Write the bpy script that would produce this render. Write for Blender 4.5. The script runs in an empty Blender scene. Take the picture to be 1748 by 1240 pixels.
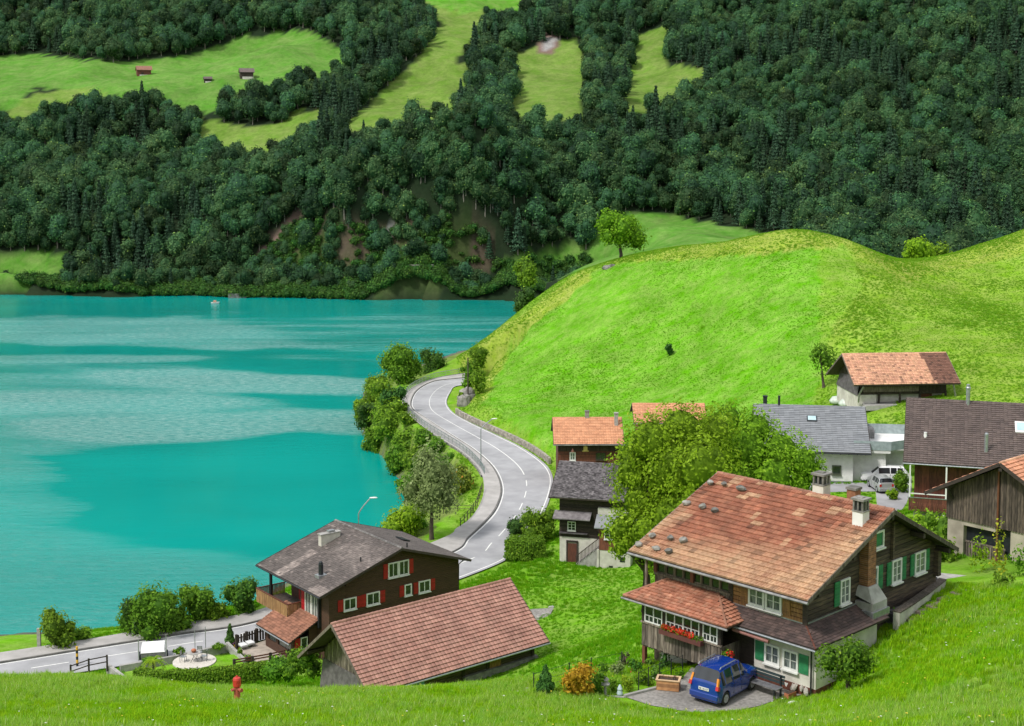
import bpy, math, random
import numpy as np
from mathutils import Vector, Matrix
R = math.radians
sc = bpy.context.scene
# ------------------------------------------------------------------ camera, sky, sun, exposure
F_, YH, PITCH = 2428.0, 230.0, R(5)
CY = YH + F_ * math.tan(PITCH)
cam = bpy.data.cameras.new("camera"); camo = bpy.data.objects.new("camera", cam)
sc.collection.objects.link(camo); sc.camera = camo
camo.location = (0, 0, 50); camo.rotation_euler = (R(90) - PITCH, 0, 0)
cam.sensor_fit = 'HORIZONTAL'; cam.sensor_width = 36; cam.lens = F_ / 1748 * 36
cam.shift_y = -(620 - CY) / 1748; cam.clip_start = 0.5; cam.clip_end = 5000
SUN_AZ, SUN_EL = R(-128), R(52)        # azimuth measured clockwise from +Y
w = bpy.data.worlds.new("World"); sc.world = w; w.use_nodes = True
nt = w.node_tree; nt.nodes.clear()
sky = nt.nodes.new('ShaderNodeTexSky'); sky.sky_type = 'NISHITA'; sky.sun_disc = False
sky.sun_elevation = SUN_EL; sky.sun_rotation = SUN_AZ
sky.air_density = 1.0; sky.dust_density = 4.0; sky.ozone_density = 1.0
hs = nt.nodes.new('ShaderNodeHueSaturation'); hs.inputs['Saturation'].default_value = 0.62
bg = nt.nodes.new('ShaderNodeBackground'); bg.inputs[1].default_value = 0.078
wo = nt.nodes.new('ShaderNodeOutputWorld')
tcw = nt.nodes.new('ShaderNodeTexCoord'); cn_ = nt.nodes.new('ShaderNodeTexNoise'); cn_.inputs['Scale'].default_value = 2.2; cn_.inputs['Detail'].default_value = 7; cn_.inputs['Distortion'].default_value = .4
cr_ = nt.nodes.new('ShaderNodeMapRange'); cr_.inputs[1].default_value = .38; cr_.inputs[2].default_value = .6; cr_.inputs[3].default_value = .5; cr_.inputs[4].default_value = .95
cm_ = nt.nodes.new('ShaderNodeMix'); cm_.data_type = 'RGBA'; cm_.inputs[7].default_value = (12.5, 12.9, 13.6, 1)       # broken bright cloud over the blue
nt.links.new(tcw.outputs['Generated'], cn_.inputs['Vector']); nt.links.new(cn_.outputs['Fac'], cr_.inputs[0]); nt.links.new(cr_.outputs[0], cm_.inputs[0])
nt.links.new(sky.outputs[0], hs.inputs['Color']); nt.links.new(hs.outputs[0], cm_.inputs[6]); nt.links.new(cm_.outputs[2], bg.inputs[0]); nt.links.new(bg.outputs[0], wo.inputs[0])
sun = bpy.data.lights.new("sun", 'SUN'); suno = bpy.data.objects.new("sun", sun); sc.collection.objects.link(suno)
sun.energy = 2.8; sun.angle = R(8); sun.color = (1.0, 0.96, 0.9)
sd = Vector((math.sin(SUN_AZ) * math.cos(SUN_EL), math.cos(SUN_AZ) * math.cos(SUN_EL), math.sin(SUN_EL)))
suno.rotation_euler = sd.to_track_quat('Z', 'Y').to_euler(); suno.location = sd * 200
vs = sc.view_settings; sc.display_settings.display_device = 'sRGB'
vs.view_transform = 'Standard'; vs.look = 'None'; vs.gamma = 1; vs.use_curve_mapping = False; vs.exposure = 0.25
sc.cycles.max_bounces = 6; sc.cycles.diffuse_bounces = 3; sc.cycles.glossy_bounces = 3
sc.cycles.transmission_bounces = 4; sc.cycles.transparent_max_bounces = 6

# ------------------------------------------------------------------ helpers
COL = sc.collection
rng = np.random.default_rng(7)
random.seed(7)

def tag(o, label=None, cat=None, group=None, kind=None):
    if label: o['label'] = label
    if cat: o['category'] = cat
    if group: o['group'] = group
    if kind: o['kind'] = kind
    return o

def empty(name, loc, rz=0.0, **kw):
    o = bpy.data.objects.new(name, None); COL.objects.link(o)
    o.location = loc; o.rotation_euler = (0, 0, rz); o.empty_display_size = .3
    return tag(o, **kw)

def copy_tree(o, parent=None):
    c = o.copy(); COL.objects.link(c)
    if parent is not None: c.parent = parent
    for ch in list(o.children): copy_tree(ch, c)
    return c

def link(name, me, parent=None, loc=(0, 0, 0), rz=0.0):
    o = bpy.data.objects.new(name, me); COL.objects.link(o)
    o.parent = parent; o.location = loc; o.rotation_euler = (0, 0, rz)
    return o

class MB:
    def __init__(s): s.v = []; s.f = []; s.m = []; s.r = []; s.c = []
    def add(s, pts, faces, mi=0, rnd=None, col=None):
        b = len(s.v); s.v += [tuple(map(float, p)) for p in pts]
        rr = random.random() if rnd is None else rnd
        for f in faces:
            s.f.append([i + b for i in f]); s.m.append(mi); s.r.append(rr); s.c.append(col or (1, 1, 1))
    def poly(s, pts, mi=0, **k): s.add(pts, [list(range(len(pts)))], mi, **k)
    def box(s, x0, x1, y0, y1, z0, z1, mi=0, **k):
        p = [(x0, y0, z0), (x1, y0, z0), (x1, y1, z0), (x0, y1, z0), (x0, y0, z1), (x1, y0, z1), (x1, y1, z1), (x0, y1, z1)]
        s.add(p, [[0, 3, 2, 1], [4, 5, 6, 7], [0, 1, 5, 4], [1, 2, 6, 5], [2, 3, 7, 6], [3, 0, 4, 7]], mi, **k)
    def beam(s, a, b, w, h, mi=0, up=(0, 0, 1), **k):
        a = Vector(a); b = Vector(b); d = (b - a).normalized(); up = Vector(up)
        sx = d.cross(up)
        if sx.length < 1e-4: sx = d.cross(Vector((0, 1, 0)))
        sx.normalize(); uz = sx.cross(d)
        sx *= w / 2; uz *= h / 2
        p = [a - sx - uz, a + sx - uz, a + sx + uz, a - sx + uz, b - sx - uz, b + sx - uz, b + sx + uz, b - sx + uz]
        s.add(p, [[0, 1, 2, 3], [7, 6, 5, 4], [0, 4, 5, 1], [1, 5, 6, 2], [2, 6, 7, 3], [3, 7, 4, 0]], mi, **k)
    def tube(s, pts, rad, n=6, mi=0, cap=True, **k):
        pts = [Vector(p) for p in pts]; rings = []; P = []
        rad = rad if hasattr(rad, '__len__') else [rad] * len(pts)
        for i, p in enumerate(pts):
            d = (pts[min(i + 1, len(pts) - 1)] - pts[max(i - 1, 0)]).normalized()
            x = d.cross(Vector((0, 0, 1)))
            if x.length < 1e-3: x = Vector((1, 0, 0))
            x.normalize(); y = x.cross(d)
            for j in range(n):
                a = 2 * math.pi * j / n; P.append(p + (x * math.cos(a) + y * math.sin(a)) * rad[i])
        fs = []
        for i in range(len(pts) - 1):
            for j in range(n):
                a, b = i * n + j, i * n + (j + 1) % n; fs.append([a, b, b + n, a + n])
        if cap: fs.append(list(range(n))[::-1]); fs.append([len(P) - n + j for j in range(n)])
        s.add(P, fs, mi, **k)
    def lathe(s, prof, cx=0, cy=0, n=12, mi=0, **k):
        P = [(cx + r * math.cos(2 * math.pi * j / n), cy + r * math.sin(2 * math.pi * j / n), z) for r, z in prof for j in range(n)]
        fs = [[i * n + j, i * n + (j + 1) % n, (i + 1) * n + (j + 1) % n, (i + 1) * n + j] for i in range(len(prof) - 1) for j in range(n)]
        fs.append(list(range(n))[::-1]); fs.append([(len(prof) - 1) * n + j for j in range(n)])
        s.add(P, fs, mi, **k)
    def mesh(s, name, mats, smooth=False):
        me = bpy.data.meshes.new(name); me.from_pydata(s.v, [], s.f)
        for m_ in (mats if isinstance(mats, (list, tuple)) else [mats]): me.materials.append(m_)
        me.polygons.foreach_set('material_index', s.m)
        if smooth: me.polygons.foreach_set('use_smooth', [True] * len(s.f))
        a = me.attributes.new('rnd', 'FLOAT', 'FACE'); a.data.foreach_set('value', s.r)
        a = me.attributes.new('Col', 'FLOAT_COLOR', 'FACE'); a.data.foreach_set('color', [x for c in s.c for x in (*c, 1)])
        me.update(); return me
    def build(s, name, mats, parent=None, loc=(0, 0, 0), rz=0.0, smooth=False, kind=None):
        o = link(name, s.mesh(name, mats, smooth), parent, loc, rz)
        if kind: o['kind'] = kind
        return o

def mesh_np(name, V, Fq, mats, rnd=None, smooth=False, col=None):
    me = bpy.data.meshes.new(name); k = Fq.shape[1]
    me.vertices.add(len(V)); me.vertices.foreach_set('co', np.ascontiguousarray(V, np.float32).ravel())
    me.loops.add(Fq.size); me.loops.foreach_set('vertex_index', np.ascontiguousarray(Fq, np.int32).ravel())
    me.polygons.add(len(Fq)); me.polygons.foreach_set('loop_start', np.arange(0, Fq.size, k, dtype=np.int32))
    me.polygons.foreach_set('loop_total', np.full(len(Fq), k, np.int32))
    for m_ in mats: me.materials.append(m_)
    if smooth: me.polygons.foreach_set('use_smooth', np.ones(len(Fq), bool))
    me.update(calc_edges=True)
    if rnd is not None:
        a = me.attributes.new('rnd', 'FLOAT', 'FACE'); a.data.foreach_set('value', rnd.astype(np.float32))
    if col is not None:
        a = me.attributes.new('Col', 'FLOAT_COLOR', 'POINT'); c4 = np.ones((len(V), 4), np.float32); c4[:, :3] = col
        a.data.foreach_set('color', c4.ravel())
    return me

# camera maths: turns a place seen in the photograph into a place in the world
CAM = np.array([0, 0, 50.])
def ray(px, py):
    u = (px - 874) / F_; v = (CY - py) / F_
    d = np.array([u, math.cos(PITCH) + v * math.sin(PITCH), -math.sin(PITCH) + v * math.cos(PITCH)]); return d / d[1]
def at(px, py, D): return CAM + ray(px, py) * D
def atz(px, py, z): d = ray(px, py); return CAM + d * ((z - 50) / d[2])
def proj(P):
    P = np.asarray(P, float) - CAM; x, y, z = P[..., 0], P[..., 1], P[..., 2]
    zc = y * math.cos(PITCH) - z * math.sin(PITCH); up = y * math.sin(PITCH) + z * math.cos(PITCH)
    return 874 + F_ * x / zc, CY - F_ * up / zc
def inpoly(X, Y, poly):
    X = np.asarray(X); Y = np.asarray(Y); r = np.zeros(X.shape, bool); n = len(poly); j = n - 1
    for i in range(n):
        xi, yi = poly[i]; xj, yj = poly[j]
        if yi != yj:
            r ^= ((yi > Y) != (yj > Y)) & (X < (xj - xi) * (Y - yi) / (yj - yi) + xi)
        j = i
    return r

def catmull(P, step):
    P = np.array(P, float); out = []
    Q = np.vstack([2 * P[0] - P[1], P, 2 * P[-1] - P[-2]])
    for i in range(1, len(Q) - 2):
        n = max(2, int(np.linalg.norm(Q[i + 1] - Q[i]) / step))
        for k in range(n):
            t = k / n; a, b, c, d = Q[i - 1], Q[i], Q[i + 1], Q[i + 2]
            out.append(.5 * ((2 * b) + (c - a) * t + (2 * a - 5 * b + 4 * c - d) * t * t + (3 * b - a - 3 * c + d) * t ** 3))
    out.append(P[-1]); return np.array(out)

def vnoise(X, Y, s, seed=0):
    """smooth value noise on arrays, 0..1"""
    r = np.random.default_rng(seed); T = r.random((256, 256)); x = X / s + 1000; y = Y / s + 1000
    xi = np.floor(x).astype(int); yi = np.floor(y).astype(int); fx = x - xi; fy = y - yi
    fx = fx * fx * (3 - 2 * fx); fy = fy * fy * (3 - 2 * fy)
    g = lambda a, b: T[a % 256, b % 256]
    return (g(xi, yi) * (1 - fx) + g(xi + 1, yi) * fx) * (1 - fy) + (g(xi, yi + 1) * (1 - fx) + g(xi + 1, yi + 1) * fx) * fy

# ------------------------------------------------------------------ materials
def pm(name, c1, c2=None, scale=3.0, rough=.8, bump=0.0, bscale=None, stretch=(1, 1, 1), rnd=0.0, col=False,
       objcol=False, metal=0.0, spec=.5, contrast=(.35, .65), coord='Object', trans=0.0, dirt=0.0, dscale=.4, coat=0.0, objrnd=0.0, detail=6):
    m = bpy.data.materials.new(name); m.use_nodes = True; t = m.node_tree; N = t.nodes; L = t.links
    b = N['Principled BSDF']; b.inputs['Roughness'].default_value = rough; b.inputs['Metallic'].default_value = metal
    b.inputs['Specular IOR Level'].default_value = spec; b.inputs['Coat Weight'].default_value = coat
    if coord == 'World':
        g = N.new('ShaderNodeNewGeometry'); src = g.outputs['Position']
    else:
        g = N.new('ShaderNodeTexCoord'); src = g.outputs['Object']
    mp = N.new('ShaderNodeMapping'); mp.inputs['Scale'].default_value = stretch; L.new(src, mp.inputs[0])
    def noise(sc_, det=detail):
        n = N.new('ShaderNodeTexNoise'); n.inputs['Scale'].default_value = sc_; n.inputs['Detail'].default_value = det
        L.new(mp.outputs[0], n.inputs['Vector']); return n.outputs['Fac']
    def ramp(fac, lo, hi):
        r = N.new('ShaderNodeMapRange'); r.inputs['From Min'].default_value = lo; r.inputs['From Max'].default_value = hi
        L.new(fac, r.inputs['Value']); return r.outputs[0]
    def mix(fac, a, b_, mode='MIX'):
        x = N.new('ShaderNodeMix'); x.data_type = 'RGBA'; x.blend_type = mode
        if isinstance(fac, (int, float)): x.inputs[0].default_value = fac
        else: L.new(fac, x.inputs[0])
        for k, q in ((6, a), (7, b_)):
            if isinstance(q, tuple): x.inputs[k].default_value = (*q, 1)
            else: L.new(q, x.inputs[k])
        return x.outputs[2]
    c2 = c2 or tuple(x * .75 for x in c1)
    out = mix(ramp(noise(scale), *contrast), tuple(c1), tuple(c2))
    if dirt:
        out = mix(ramp(noise(dscale), .35, .7), out, mix(1.0, out, (1 - dirt,) * 3, 'MULTIPLY'))
    def scalemul(val, amt):
        r = N.new('ShaderNodeMapRange'); r.inputs['To Min'].default_value = 1 - amt; r.inputs['To Max'].default_value = 1 + amt
        L.new(val, r.inputs['Value']); cc = N.new('ShaderNodeCombineColor')
        for i in range(3): L.new(r.outputs[0], cc.inputs[i])
        return cc.outputs[0]
    if rnd:
        a = N.new('ShaderNodeAttribute'); a.attribute_name = 'rnd'; out = mix(1.0, out, scalemul(a.outputs['Fac'], rnd), 'MULTIPLY')
    if objrnd:
        oi = N.new('ShaderNodeObjectInfo'); out = mix(1.0, out, scalemul(oi.outputs['Random'], objrnd), 'MULTIPLY')
    if col:
        a = N.new('ShaderNodeAttribute'); a.attribute_name = 'Col'; out = mix(1.0, out, a.outputs['Color'], 'MULTIPLY')
    if objcol:
        oi = N.new('ShaderNodeObjectInfo'); out = mix(1.0, out, oi.outputs['Color'], 'MULTIPLY')
    L.new(out, b.inputs['Base Color'])
    if bump:
        bp = N.new('ShaderNodeBump'); bp.inputs['Strength'].default_value = bump; bp.inputs['Distance'].default_value = .05
        L.new(noise(bscale or scale * 4, 4), bp.inputs['Height']); L.new(bp.outputs[0], b.inputs['Normal'])
    return m

def leafmat(name, c1, c2, c3=None, trans=.35, objvar=.18, rough=.6, hue=.03):
    """foliage: colour varies leaf by leaf (face attribute rnd) and tree by tree"""
    m = bpy.data.materials.new(name); m.use_nodes = True; t = m.node_tree; N = t.nodes; L = t.links; N.clear()
    a = N.new('ShaderNodeAttribute'); a.attribute_name = 'rnd'
    cr = N.new('ShaderNodeValToRGB'); e = cr.color_ramp.elements
    e[0].color = (*c1, 1); e[1].color = (*c2, 1)
    if c3: x = e.new(.93); x.color = (*c2, 1); e[2].color = (*c3, 1)
    L.new(a.outputs['Fac'], cr.inputs[0])
    oi = N.new('ShaderNodeObjectInfo'); hsv = N.new('ShaderNodeHueSaturation')
    r = N.new('ShaderNodeMapRange'); r.inputs['To Min'].default_value = 1 - objvar; r.inputs['To Max'].default_value = 1 + objvar
    L.new(oi.outputs['Random'], r.inputs['Value']); L.new(r.outputs[0], hsv.inputs['Value'])
    mu = N.new('ShaderNodeMath'); mu.operation = 'MULTIPLY_ADD'; mu.inputs[1].default_value = hue; mu.inputs[2].default_value = .5 - hue * .6
    m2 = N.new('ShaderNodeMath'); m2.operation = 'FRACT'; m3 = N.new('ShaderNodeMath'); m3.operation = 'MULTIPLY'; m3.inputs[1].default_value = 37.3
    L.new(oi.outputs['Random'], m3.inputs[0]); L.new(m3.outputs[0], m2.inputs[0]); L.new(m2.outputs[0], mu.inputs[0]); L.new(mu.outputs[0], hsv.inputs['Hue'])
    L.new(cr.outputs[0], hsv.inputs['Color'])
    d = N.new('ShaderNodeBsdfPrincipled'); d.inputs['Roughness'].default_value = rough; d.inputs['Specular IOR Level'].default_value = .12
    tr = N.new('ShaderNodeBsdfTranslucent'); mx = N.new('ShaderNodeMixShader'); mx.inputs[0].default_value = trans
    L.new(hsv.outputs[0], d.inputs['Base Color']); L.new(hsv.outputs[0], tr.inputs[0])
    L.new(d.outputs[0], mx.inputs[1]); L.new(tr.outputs[0], mx.inputs[2])
    o = N.new('ShaderNodeOutputMaterial'); L.new(mx.outputs[0], o.inputs[0]); return m

M = {}
M['ground'] = None
def ground_mat(name, vs_=1.0):
    m = bpy.data.materials.new(name); m.use_nodes = True; t = m.node_tree; N = t.nodes; L = t.links
    b = N['Principled BSDF']; b.inputs['Roughness'].default_value = .9; b.inputs['Specular IOR Level'].default_value = .05
    a = N.new('ShaderNodeAttribute'); a.attribute_name = 'Col'
    g = N.new('ShaderNodeNewGeometry')
    def noise(s, d=8, rough=.6):
        n = N.new('ShaderNodeTexNoise'); n.inputs['Scale'].default_value = s; n.inputs['Detail'].default_value = d; n.inputs['Roughness'].default_value = rough
        L.new(g.outputs['Position'], n.inputs['Vector']); return n.outputs['Fac']
    def mr(f, lo, hi, a0, a1):
        r = N.new('ShaderNodeMapRange'); r.inputs[1].default_value = lo; r.inputs[2].default_value = hi; r.inputs[3].default_value = a0; r.inputs[4].default_value = a1
        L.new(f, r.inputs[0]); return r.outputs[0]
    n1 = mr(noise(1.6 * vs_, 10, .7), .3, .7, .78, 1.2); n2 = mr(noise(.16 * vs_, 4), .3, .7, .82, 1.2); n3 = mr(noise(.45 * vs_, 6, .65), .35, .65, 0, 1)
    mu = N.new('ShaderNodeMath'); mu.operation = 'MULTIPLY'; L.new(n1, mu.inputs[0]); L.new(n2, mu.inputs[1])
    cc = N.new('ShaderNodeCombineColor')
    for i in range(3): L.new(mu.outputs[0], cc.inputs[i])
    x = N.new('ShaderNodeMix'); x.data_type = 'RGBA'; x.blend_type = 'MULTIPLY'; x.inputs[0].default_value = 1
    L.new(a.outputs['Color'], x.inputs[6]); L.new(cc.outputs[0], x.inputs[7])
    hv = N.new('ShaderNodeHueSaturation'); hv.inputs['Hue'].default_value = .472; hv.inputs['Saturation'].default_value = .86; hv.inputs['Value'].default_value = 1.12
    L.new(x.outputs[2], hv.inputs['Color'])
    y = N.new('ShaderNodeMix'); y.data_type = 'RGBA'; L.new(n3, y.inputs[0]); L.new(x.outputs[2], y.inputs[6]); L.new(hv.outputs[0], y.inputs[7])
    L.new(y.outputs[2], b.inputs['Base Color'])
    bp = N.new('ShaderNodeBump'); bp.inputs['Strength'].default_value = .9; bp.inputs['Distance'].default_value = .25
    L.new(noise(2.2 * vs_, 8, .7), bp.inputs['Height']); L.new(bp.outputs[0], b.inputs['Normal'])
    return m
M['ground'] = ground_mat('ground'); M['mountain'] = ground_mat('mountain', .35)
M['asphalt'] = pm('asphalt', (.38, .38, .395), (.32, .32, .335), .7, .85, .15, 40, coord='World', dirt=.26, dscale=.22)
M['pavement'] = pm('pavement', (.44, .42, .405), (.36, .345, .33), .9, .88, .12, 40, coord='World', dirt=.2, dscale=.3)
M['kerb'] = pm('kerb', (.17, .16, .15), (.1, .1, .095), 2, .9, coord='World')
M['roadpaint'] = pm('road_paint', (.78, .78, .75), (.62, .62, .6), 5, .7, coord='World')
M['gravel'] = pm('gravel', (.33, .31, .29), (.2, .19, .175), 6, .95, .5, 30, coord='World', dirt=.35, dscale=.5)
M['stone'] = pm('stone', (.26, .25, .23), (.14, .135, .12), 2.5, .9, .6, 9, coord='World', rnd=.35)
M['concrete'] = pm('concrete', (.42, .41, .39), (.3, .29, .27), 3, .85, .2, 20, dirt=.3)
M['white'] = pm('white_paint', (.78, .78, .76), (.66, .66, .64), 2.5, .6, .1, 12, dirt=.12)
M['plaster'] = pm('plaster', (.66, .63, .57), (.52, .49, .44), 1.6, .85, .25, 14, dirt=.22)
M['metal'] = pm('galvanised', (.45, .47, .49), (.33, .35, .37), 5, .4, metal=.7)
M['darkmetal'] = pm('dark_metal', (.035, .04, .045), (.02, .024, .03), 5, .45, metal=.4)
M['gutter'] = pm('gutter', (.36, .35, .35), (.2, .2, .2), 3, .5, metal=.5)
M['darkwood'] = pm('dark_weathered_wood', (.055, .04, .03), (.024, .018, .014), 3, .85, .5, 12, stretch=(1, 1, 6), rnd=.4)
M['greywood'] = pm('grey_weathered_wood', (.2, .165, .135), (.075, .058, .045), 4, .9, .5, 14, stretch=(3, 3, .5), rnd=.5)
M['logwood'] = pm('log_wood', (.10, .07, .045), (.035, .026, .02), 3, .85, .6, 10, stretch=(.6, .6, 5), rnd=.4)
M['honeywood'] = pm('honey_wood', (.34, .17, .06), (.17, .08, .03), 4, .7, .3, 14, stretch=(3, 3, .6), rnd=.3)
M['orangewood'] = pm('planter_wood', (.45, .23, .10), (.3, .14, .06), 3, .75, .2, 12, rnd=.25)
M['brownwall'] = pm('brown_boarding', (.085, .040, .023), (.058, .027, .016), 2, .75, .25, 8, stretch=(1, 1, 5), rnd=.1, dirt=.12)
M['redbrown'] = pm('redbrown_wood', (.16, .05, .028), (.09, .028, .018), 3, .75, .2, 10, stretch=(3, 3, .6), rnd=.3)
M['balcony'] = pm('balcony_boards', (.42, .25, .11), (.26, .14, .06), 3, .75, .2, 12, stretch=(3, 3, .6), rnd=.3)
M['red'] = pm('red_shutter', (.42, .012, .018), (.3, .008, .012), 4, .55, .1, rnd=.15)
M['green'] = pm('green_shutter', (.03, .22, .085), (.018, .14, .06), 4, .55, .1, rnd=.2)
M['glass'] = pm('window_glass', (.03, .036, .038), (.015, .018, .02), 1.5, .06, spec=.8)
M['curtain'] = pm('curtained_glass', (.22, .25, .24), (.04, .05, .05), 6, .12, spec=.7, stretch=(3, 3, .4))
M['skylight'] = pm('skylight_glass', (.45, .6, .62), (.35, .5, .54), 1, .08, spec=.9)
M['tileA'] = pm('old_clay_tile', (1, 1, 1), (.72, .66, .62), 5, .85, .35, 18, col=True, objcol=True, rnd=.16, dirt=.3, dscale=.7)
M['tileC'] = pm('rose_clay_tile', (.40, .21, .165), (.33, .16, .125), 1.3, .62, .1, 20, rnd=.16, spec=.4, dirt=.2, dscale=.5)
M['tileB'] = pm('slate_grey_shingle', (.15, .14, .137), (.10, .092, .09), .9, .7, .3, 14, rnd=.28, dirt=-.35, dscale=.35)
M['tileBrown'] = pm('brown_clay_tile', (.36, .17, .11), (.26, .12, .075), 2, .75, .2, 14, rnd=.25, dirt=.2)
M['tileO'] = pm('orange_clay_tile', (.60, .30, .165), (.5, .235, .125), 1.2, .75, .2, 10, rnd=.12)
M['tileH'] = pm('mottled_clay_tile', (.57, .33, .215), (.42, .22, .14), 1.5, .8, .2, 10, rnd=.3, dirt=.25, dscale=.9)
M['tileDark'] = pm('dark_brown_tile', (.115, .085, .075), (.085, .062, .056), 1.5, .65, .2, 12, rnd=.2)
M['tileE'] = pm('lichened_shingle', (.17, .155, .16), (.085, .075, .08), 2.2, .8, .3, 10, rnd=.55)
M['slate'] = pm('pale_slate', (.23, .24, .255), (.19, .2, .215), 1.5, .6, .1, rnd=.12)
M['skirt'] = pm('skirt_roof_tile', (.095, .06, .052), (.055, .037, .034), 2, .75, .3, 14, rnd=.35)
M['brick'] = pm('brick', (.33, .15, .07), (.2, .085, .045), 5, .9, .3, 20, rnd=.3)
M['barnboard'] = pm('barn_boards', (.12, .092, .07), (.045, .035, .028), 4, .9, .5, 14, stretch=(3, 3, .5), rnd=.5)
M['bark'] = pm('bark', (.10, .075, .055), (.05, .04, .03), 6, .95, .6, 12, stretch=(2, 2, .4))
M['palebark'] = pm('pale_bark', (.26, .24, .2), (.14, .12, .1), 6, .95, .3, 12, stretch=(2, 2, .4))
M['cobble'] = pm('dark_slabs', (.085, .083, .085), (.045, .044, .046), 3, .85, .5, 10, rnd=.4)
M['terracotta'] = pm('terracotta', (.42, .14, .07), (.3, .1, .05), 5, .8)
M['soil'] = pm('soil', (.08, .05, .035), (.04, .028, .02), 8, .95, .5, 30)
M['cloth'] = pm('white_cloth', (.8, .8, .8), (.7, .7, .71), 1.2, .8, .3, 4)

M['lf_forest'] = leafmat('forest_leaves', (.028, .080, .034), (.074, .168, .056), (.15, .28, .06), .3, .55, hue=.06)
M['lf_conifer'] = leafmat('conifer_needles', (.018, .048, .028), (.05, .11, .05), None, .1, .25)
M['lf_big'] = leafmat('walnut_leaves', (.14, .26, .014), (.28, .46, .020), (.40, .58, .06), .45, .05)
M['lf_shore'] = leafmat('shore_leaves', (.085, .20, .018), (.22, .42, .030), (.34, .54, .06), .45, .18)
M['lf_olive'] = leafmat('olive_leaves', (.16, .23, .08), (.34, .44, .17), (.46, .56, .27), .45, .08)
M['lf_hedge'] = leafmat('hedge_leaves', (.075, .18, .014), (.18, .35, .024), (.28, .44, .04), .38, .08)
M['lf_bright'] = leafmat('lime_leaves', (.16, .30, .016), (.32, .50, .022), (.42, .58, .06), .42, .1)
M['lf_orange'] = leafmat('orange_leaves', (.36, .19, .015), (.58, .34, .03), (.6, .46, .05), .35, .05)
M['lf_dark'] = leafmat('dark_leaves', (.028, .085, .016), (.07, .17, .028), None, .2, .1)
M['grassleaf'] = leafmat('grass_blades', (.17, .36, .006), (.31, .58, .010), (.46, .68, .10), .5, .12)
M['grassfar'] = leafmat('meadow_blades', (.11, .32, .004), (.17, .42, .006), (.29, .52, .04), .5, .10)
M['grassolive'] = leafmat('long_meadow_blades', (.13, .33, .010), (.22, .45, .018), (.42, .54, .12), .55, .10)

# ------------------------------------------------------------------ terrain
CP = []
def cz(px, py, z): CP.append(atz(px, py, z))
def cd(px, py, D): CP.append(at(px, py, D))
def cw(x, y, z): CP.append(np.array([x, y, z], float))
# foreground bank
for x in (-40, -20, 0, 20, 40): cw(x, 0, 47.2); cw(x, 15, 41.2); cw(x, 30, 35.6)
cw(-90, 20, 40); cw(-90, 60, 26); cw(90, 20, 43); cw(90, 60, 33)
for q in ((0, 1240, 30.5), (400, 1240, 30), (800, 1240, 29.3), (1000, 1240, 29), (1200, 1240, 28.9), (1400, 1240, 30.2), (1748, 1240, 35.2)): cz(*q)
for q in ((0, 1157, 66), (120, 1160, 66), (200, 1166, 66), (300, 1180, 65), (405, 1180, 64.5), (540, 1178, 64), (680, 1176, 64), (830, 1174, 64.5)): cd(*q)
for x, y, z in ((-45, 78, 18.8), (-25, 78, 18.6), (-12, 78, 18.0), (0, 78, 18.6), (8, 78, 20.3), (-55, 95, 11.5), (-30, 95, 11.0), (-14, 90, 11.2), (-2, 91, 12.3),
                (-8, 102, 10.5), (-60, 110, 7), (-33, 107.5, 7.2), (-22, 107.5, 7.2), (-10, 108, 8)): cw(x, y, z)
# village
for q in ((1240, 1205, 25), (1100, 1195, 25), (1310, 1175, 25), (1390, 1197, 25.4), (1100, 1148, 24.4), (1150, 1160, 24.6), (960, 1180, 24.8), (1050, 1180, 24.9), (900, 1178, 24.6),
          (950, 960, 6.9), (950, 1050, 9), (950, 1100, 11), (940, 1130, 13.2), (900, 1146, 12.2), (930, 1160, 19.3), (1050, 1000, 8), (1050, 1060, 11), (1050, 1110, 17), (1090, 1135, 22.5),
          (820, 1000, 7.2), (870, 975, 6.8), (1020, 955, 6.9), (1100, 965, 7.5), (850, 1020, 7.9),
          (1604, 1002, 27.2), (1545, 1052, 26.9), (1640, 978, 26.4), (1748, 1000, 28.6), (1748, 1100, 31.2), (1500, 1100, 26.6), (1500, 1180, 27.6), (1420, 1190, 26.4), (1620, 1060, 28.2), (1620, 1150, 30),
          (1440, 850, 15.8), (1500, 880, 16.2), (1380, 860, 15.6), (1450, 824, 16), (1530, 824, 16.2), (1560, 870, 17.5), (1400, 1000, 25)): cz(*q)
cw(17, 84, 25); cw(24, 92, 23); cw(30, 100, 20); cw(14, 100, 15.5); cw(45, 105, 22); cw(55, 90, 28); cw(9, 115, 10.8); cw(20, 118, 13); cw(40, 122, 17); cw(60, 125, 19)
for q in ((930, 795, 7.2), (960, 830, 7.4), (1060, 800, 8), (1100, 740, 11), (1200, 740, 12.5)): cz(*q)
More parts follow.
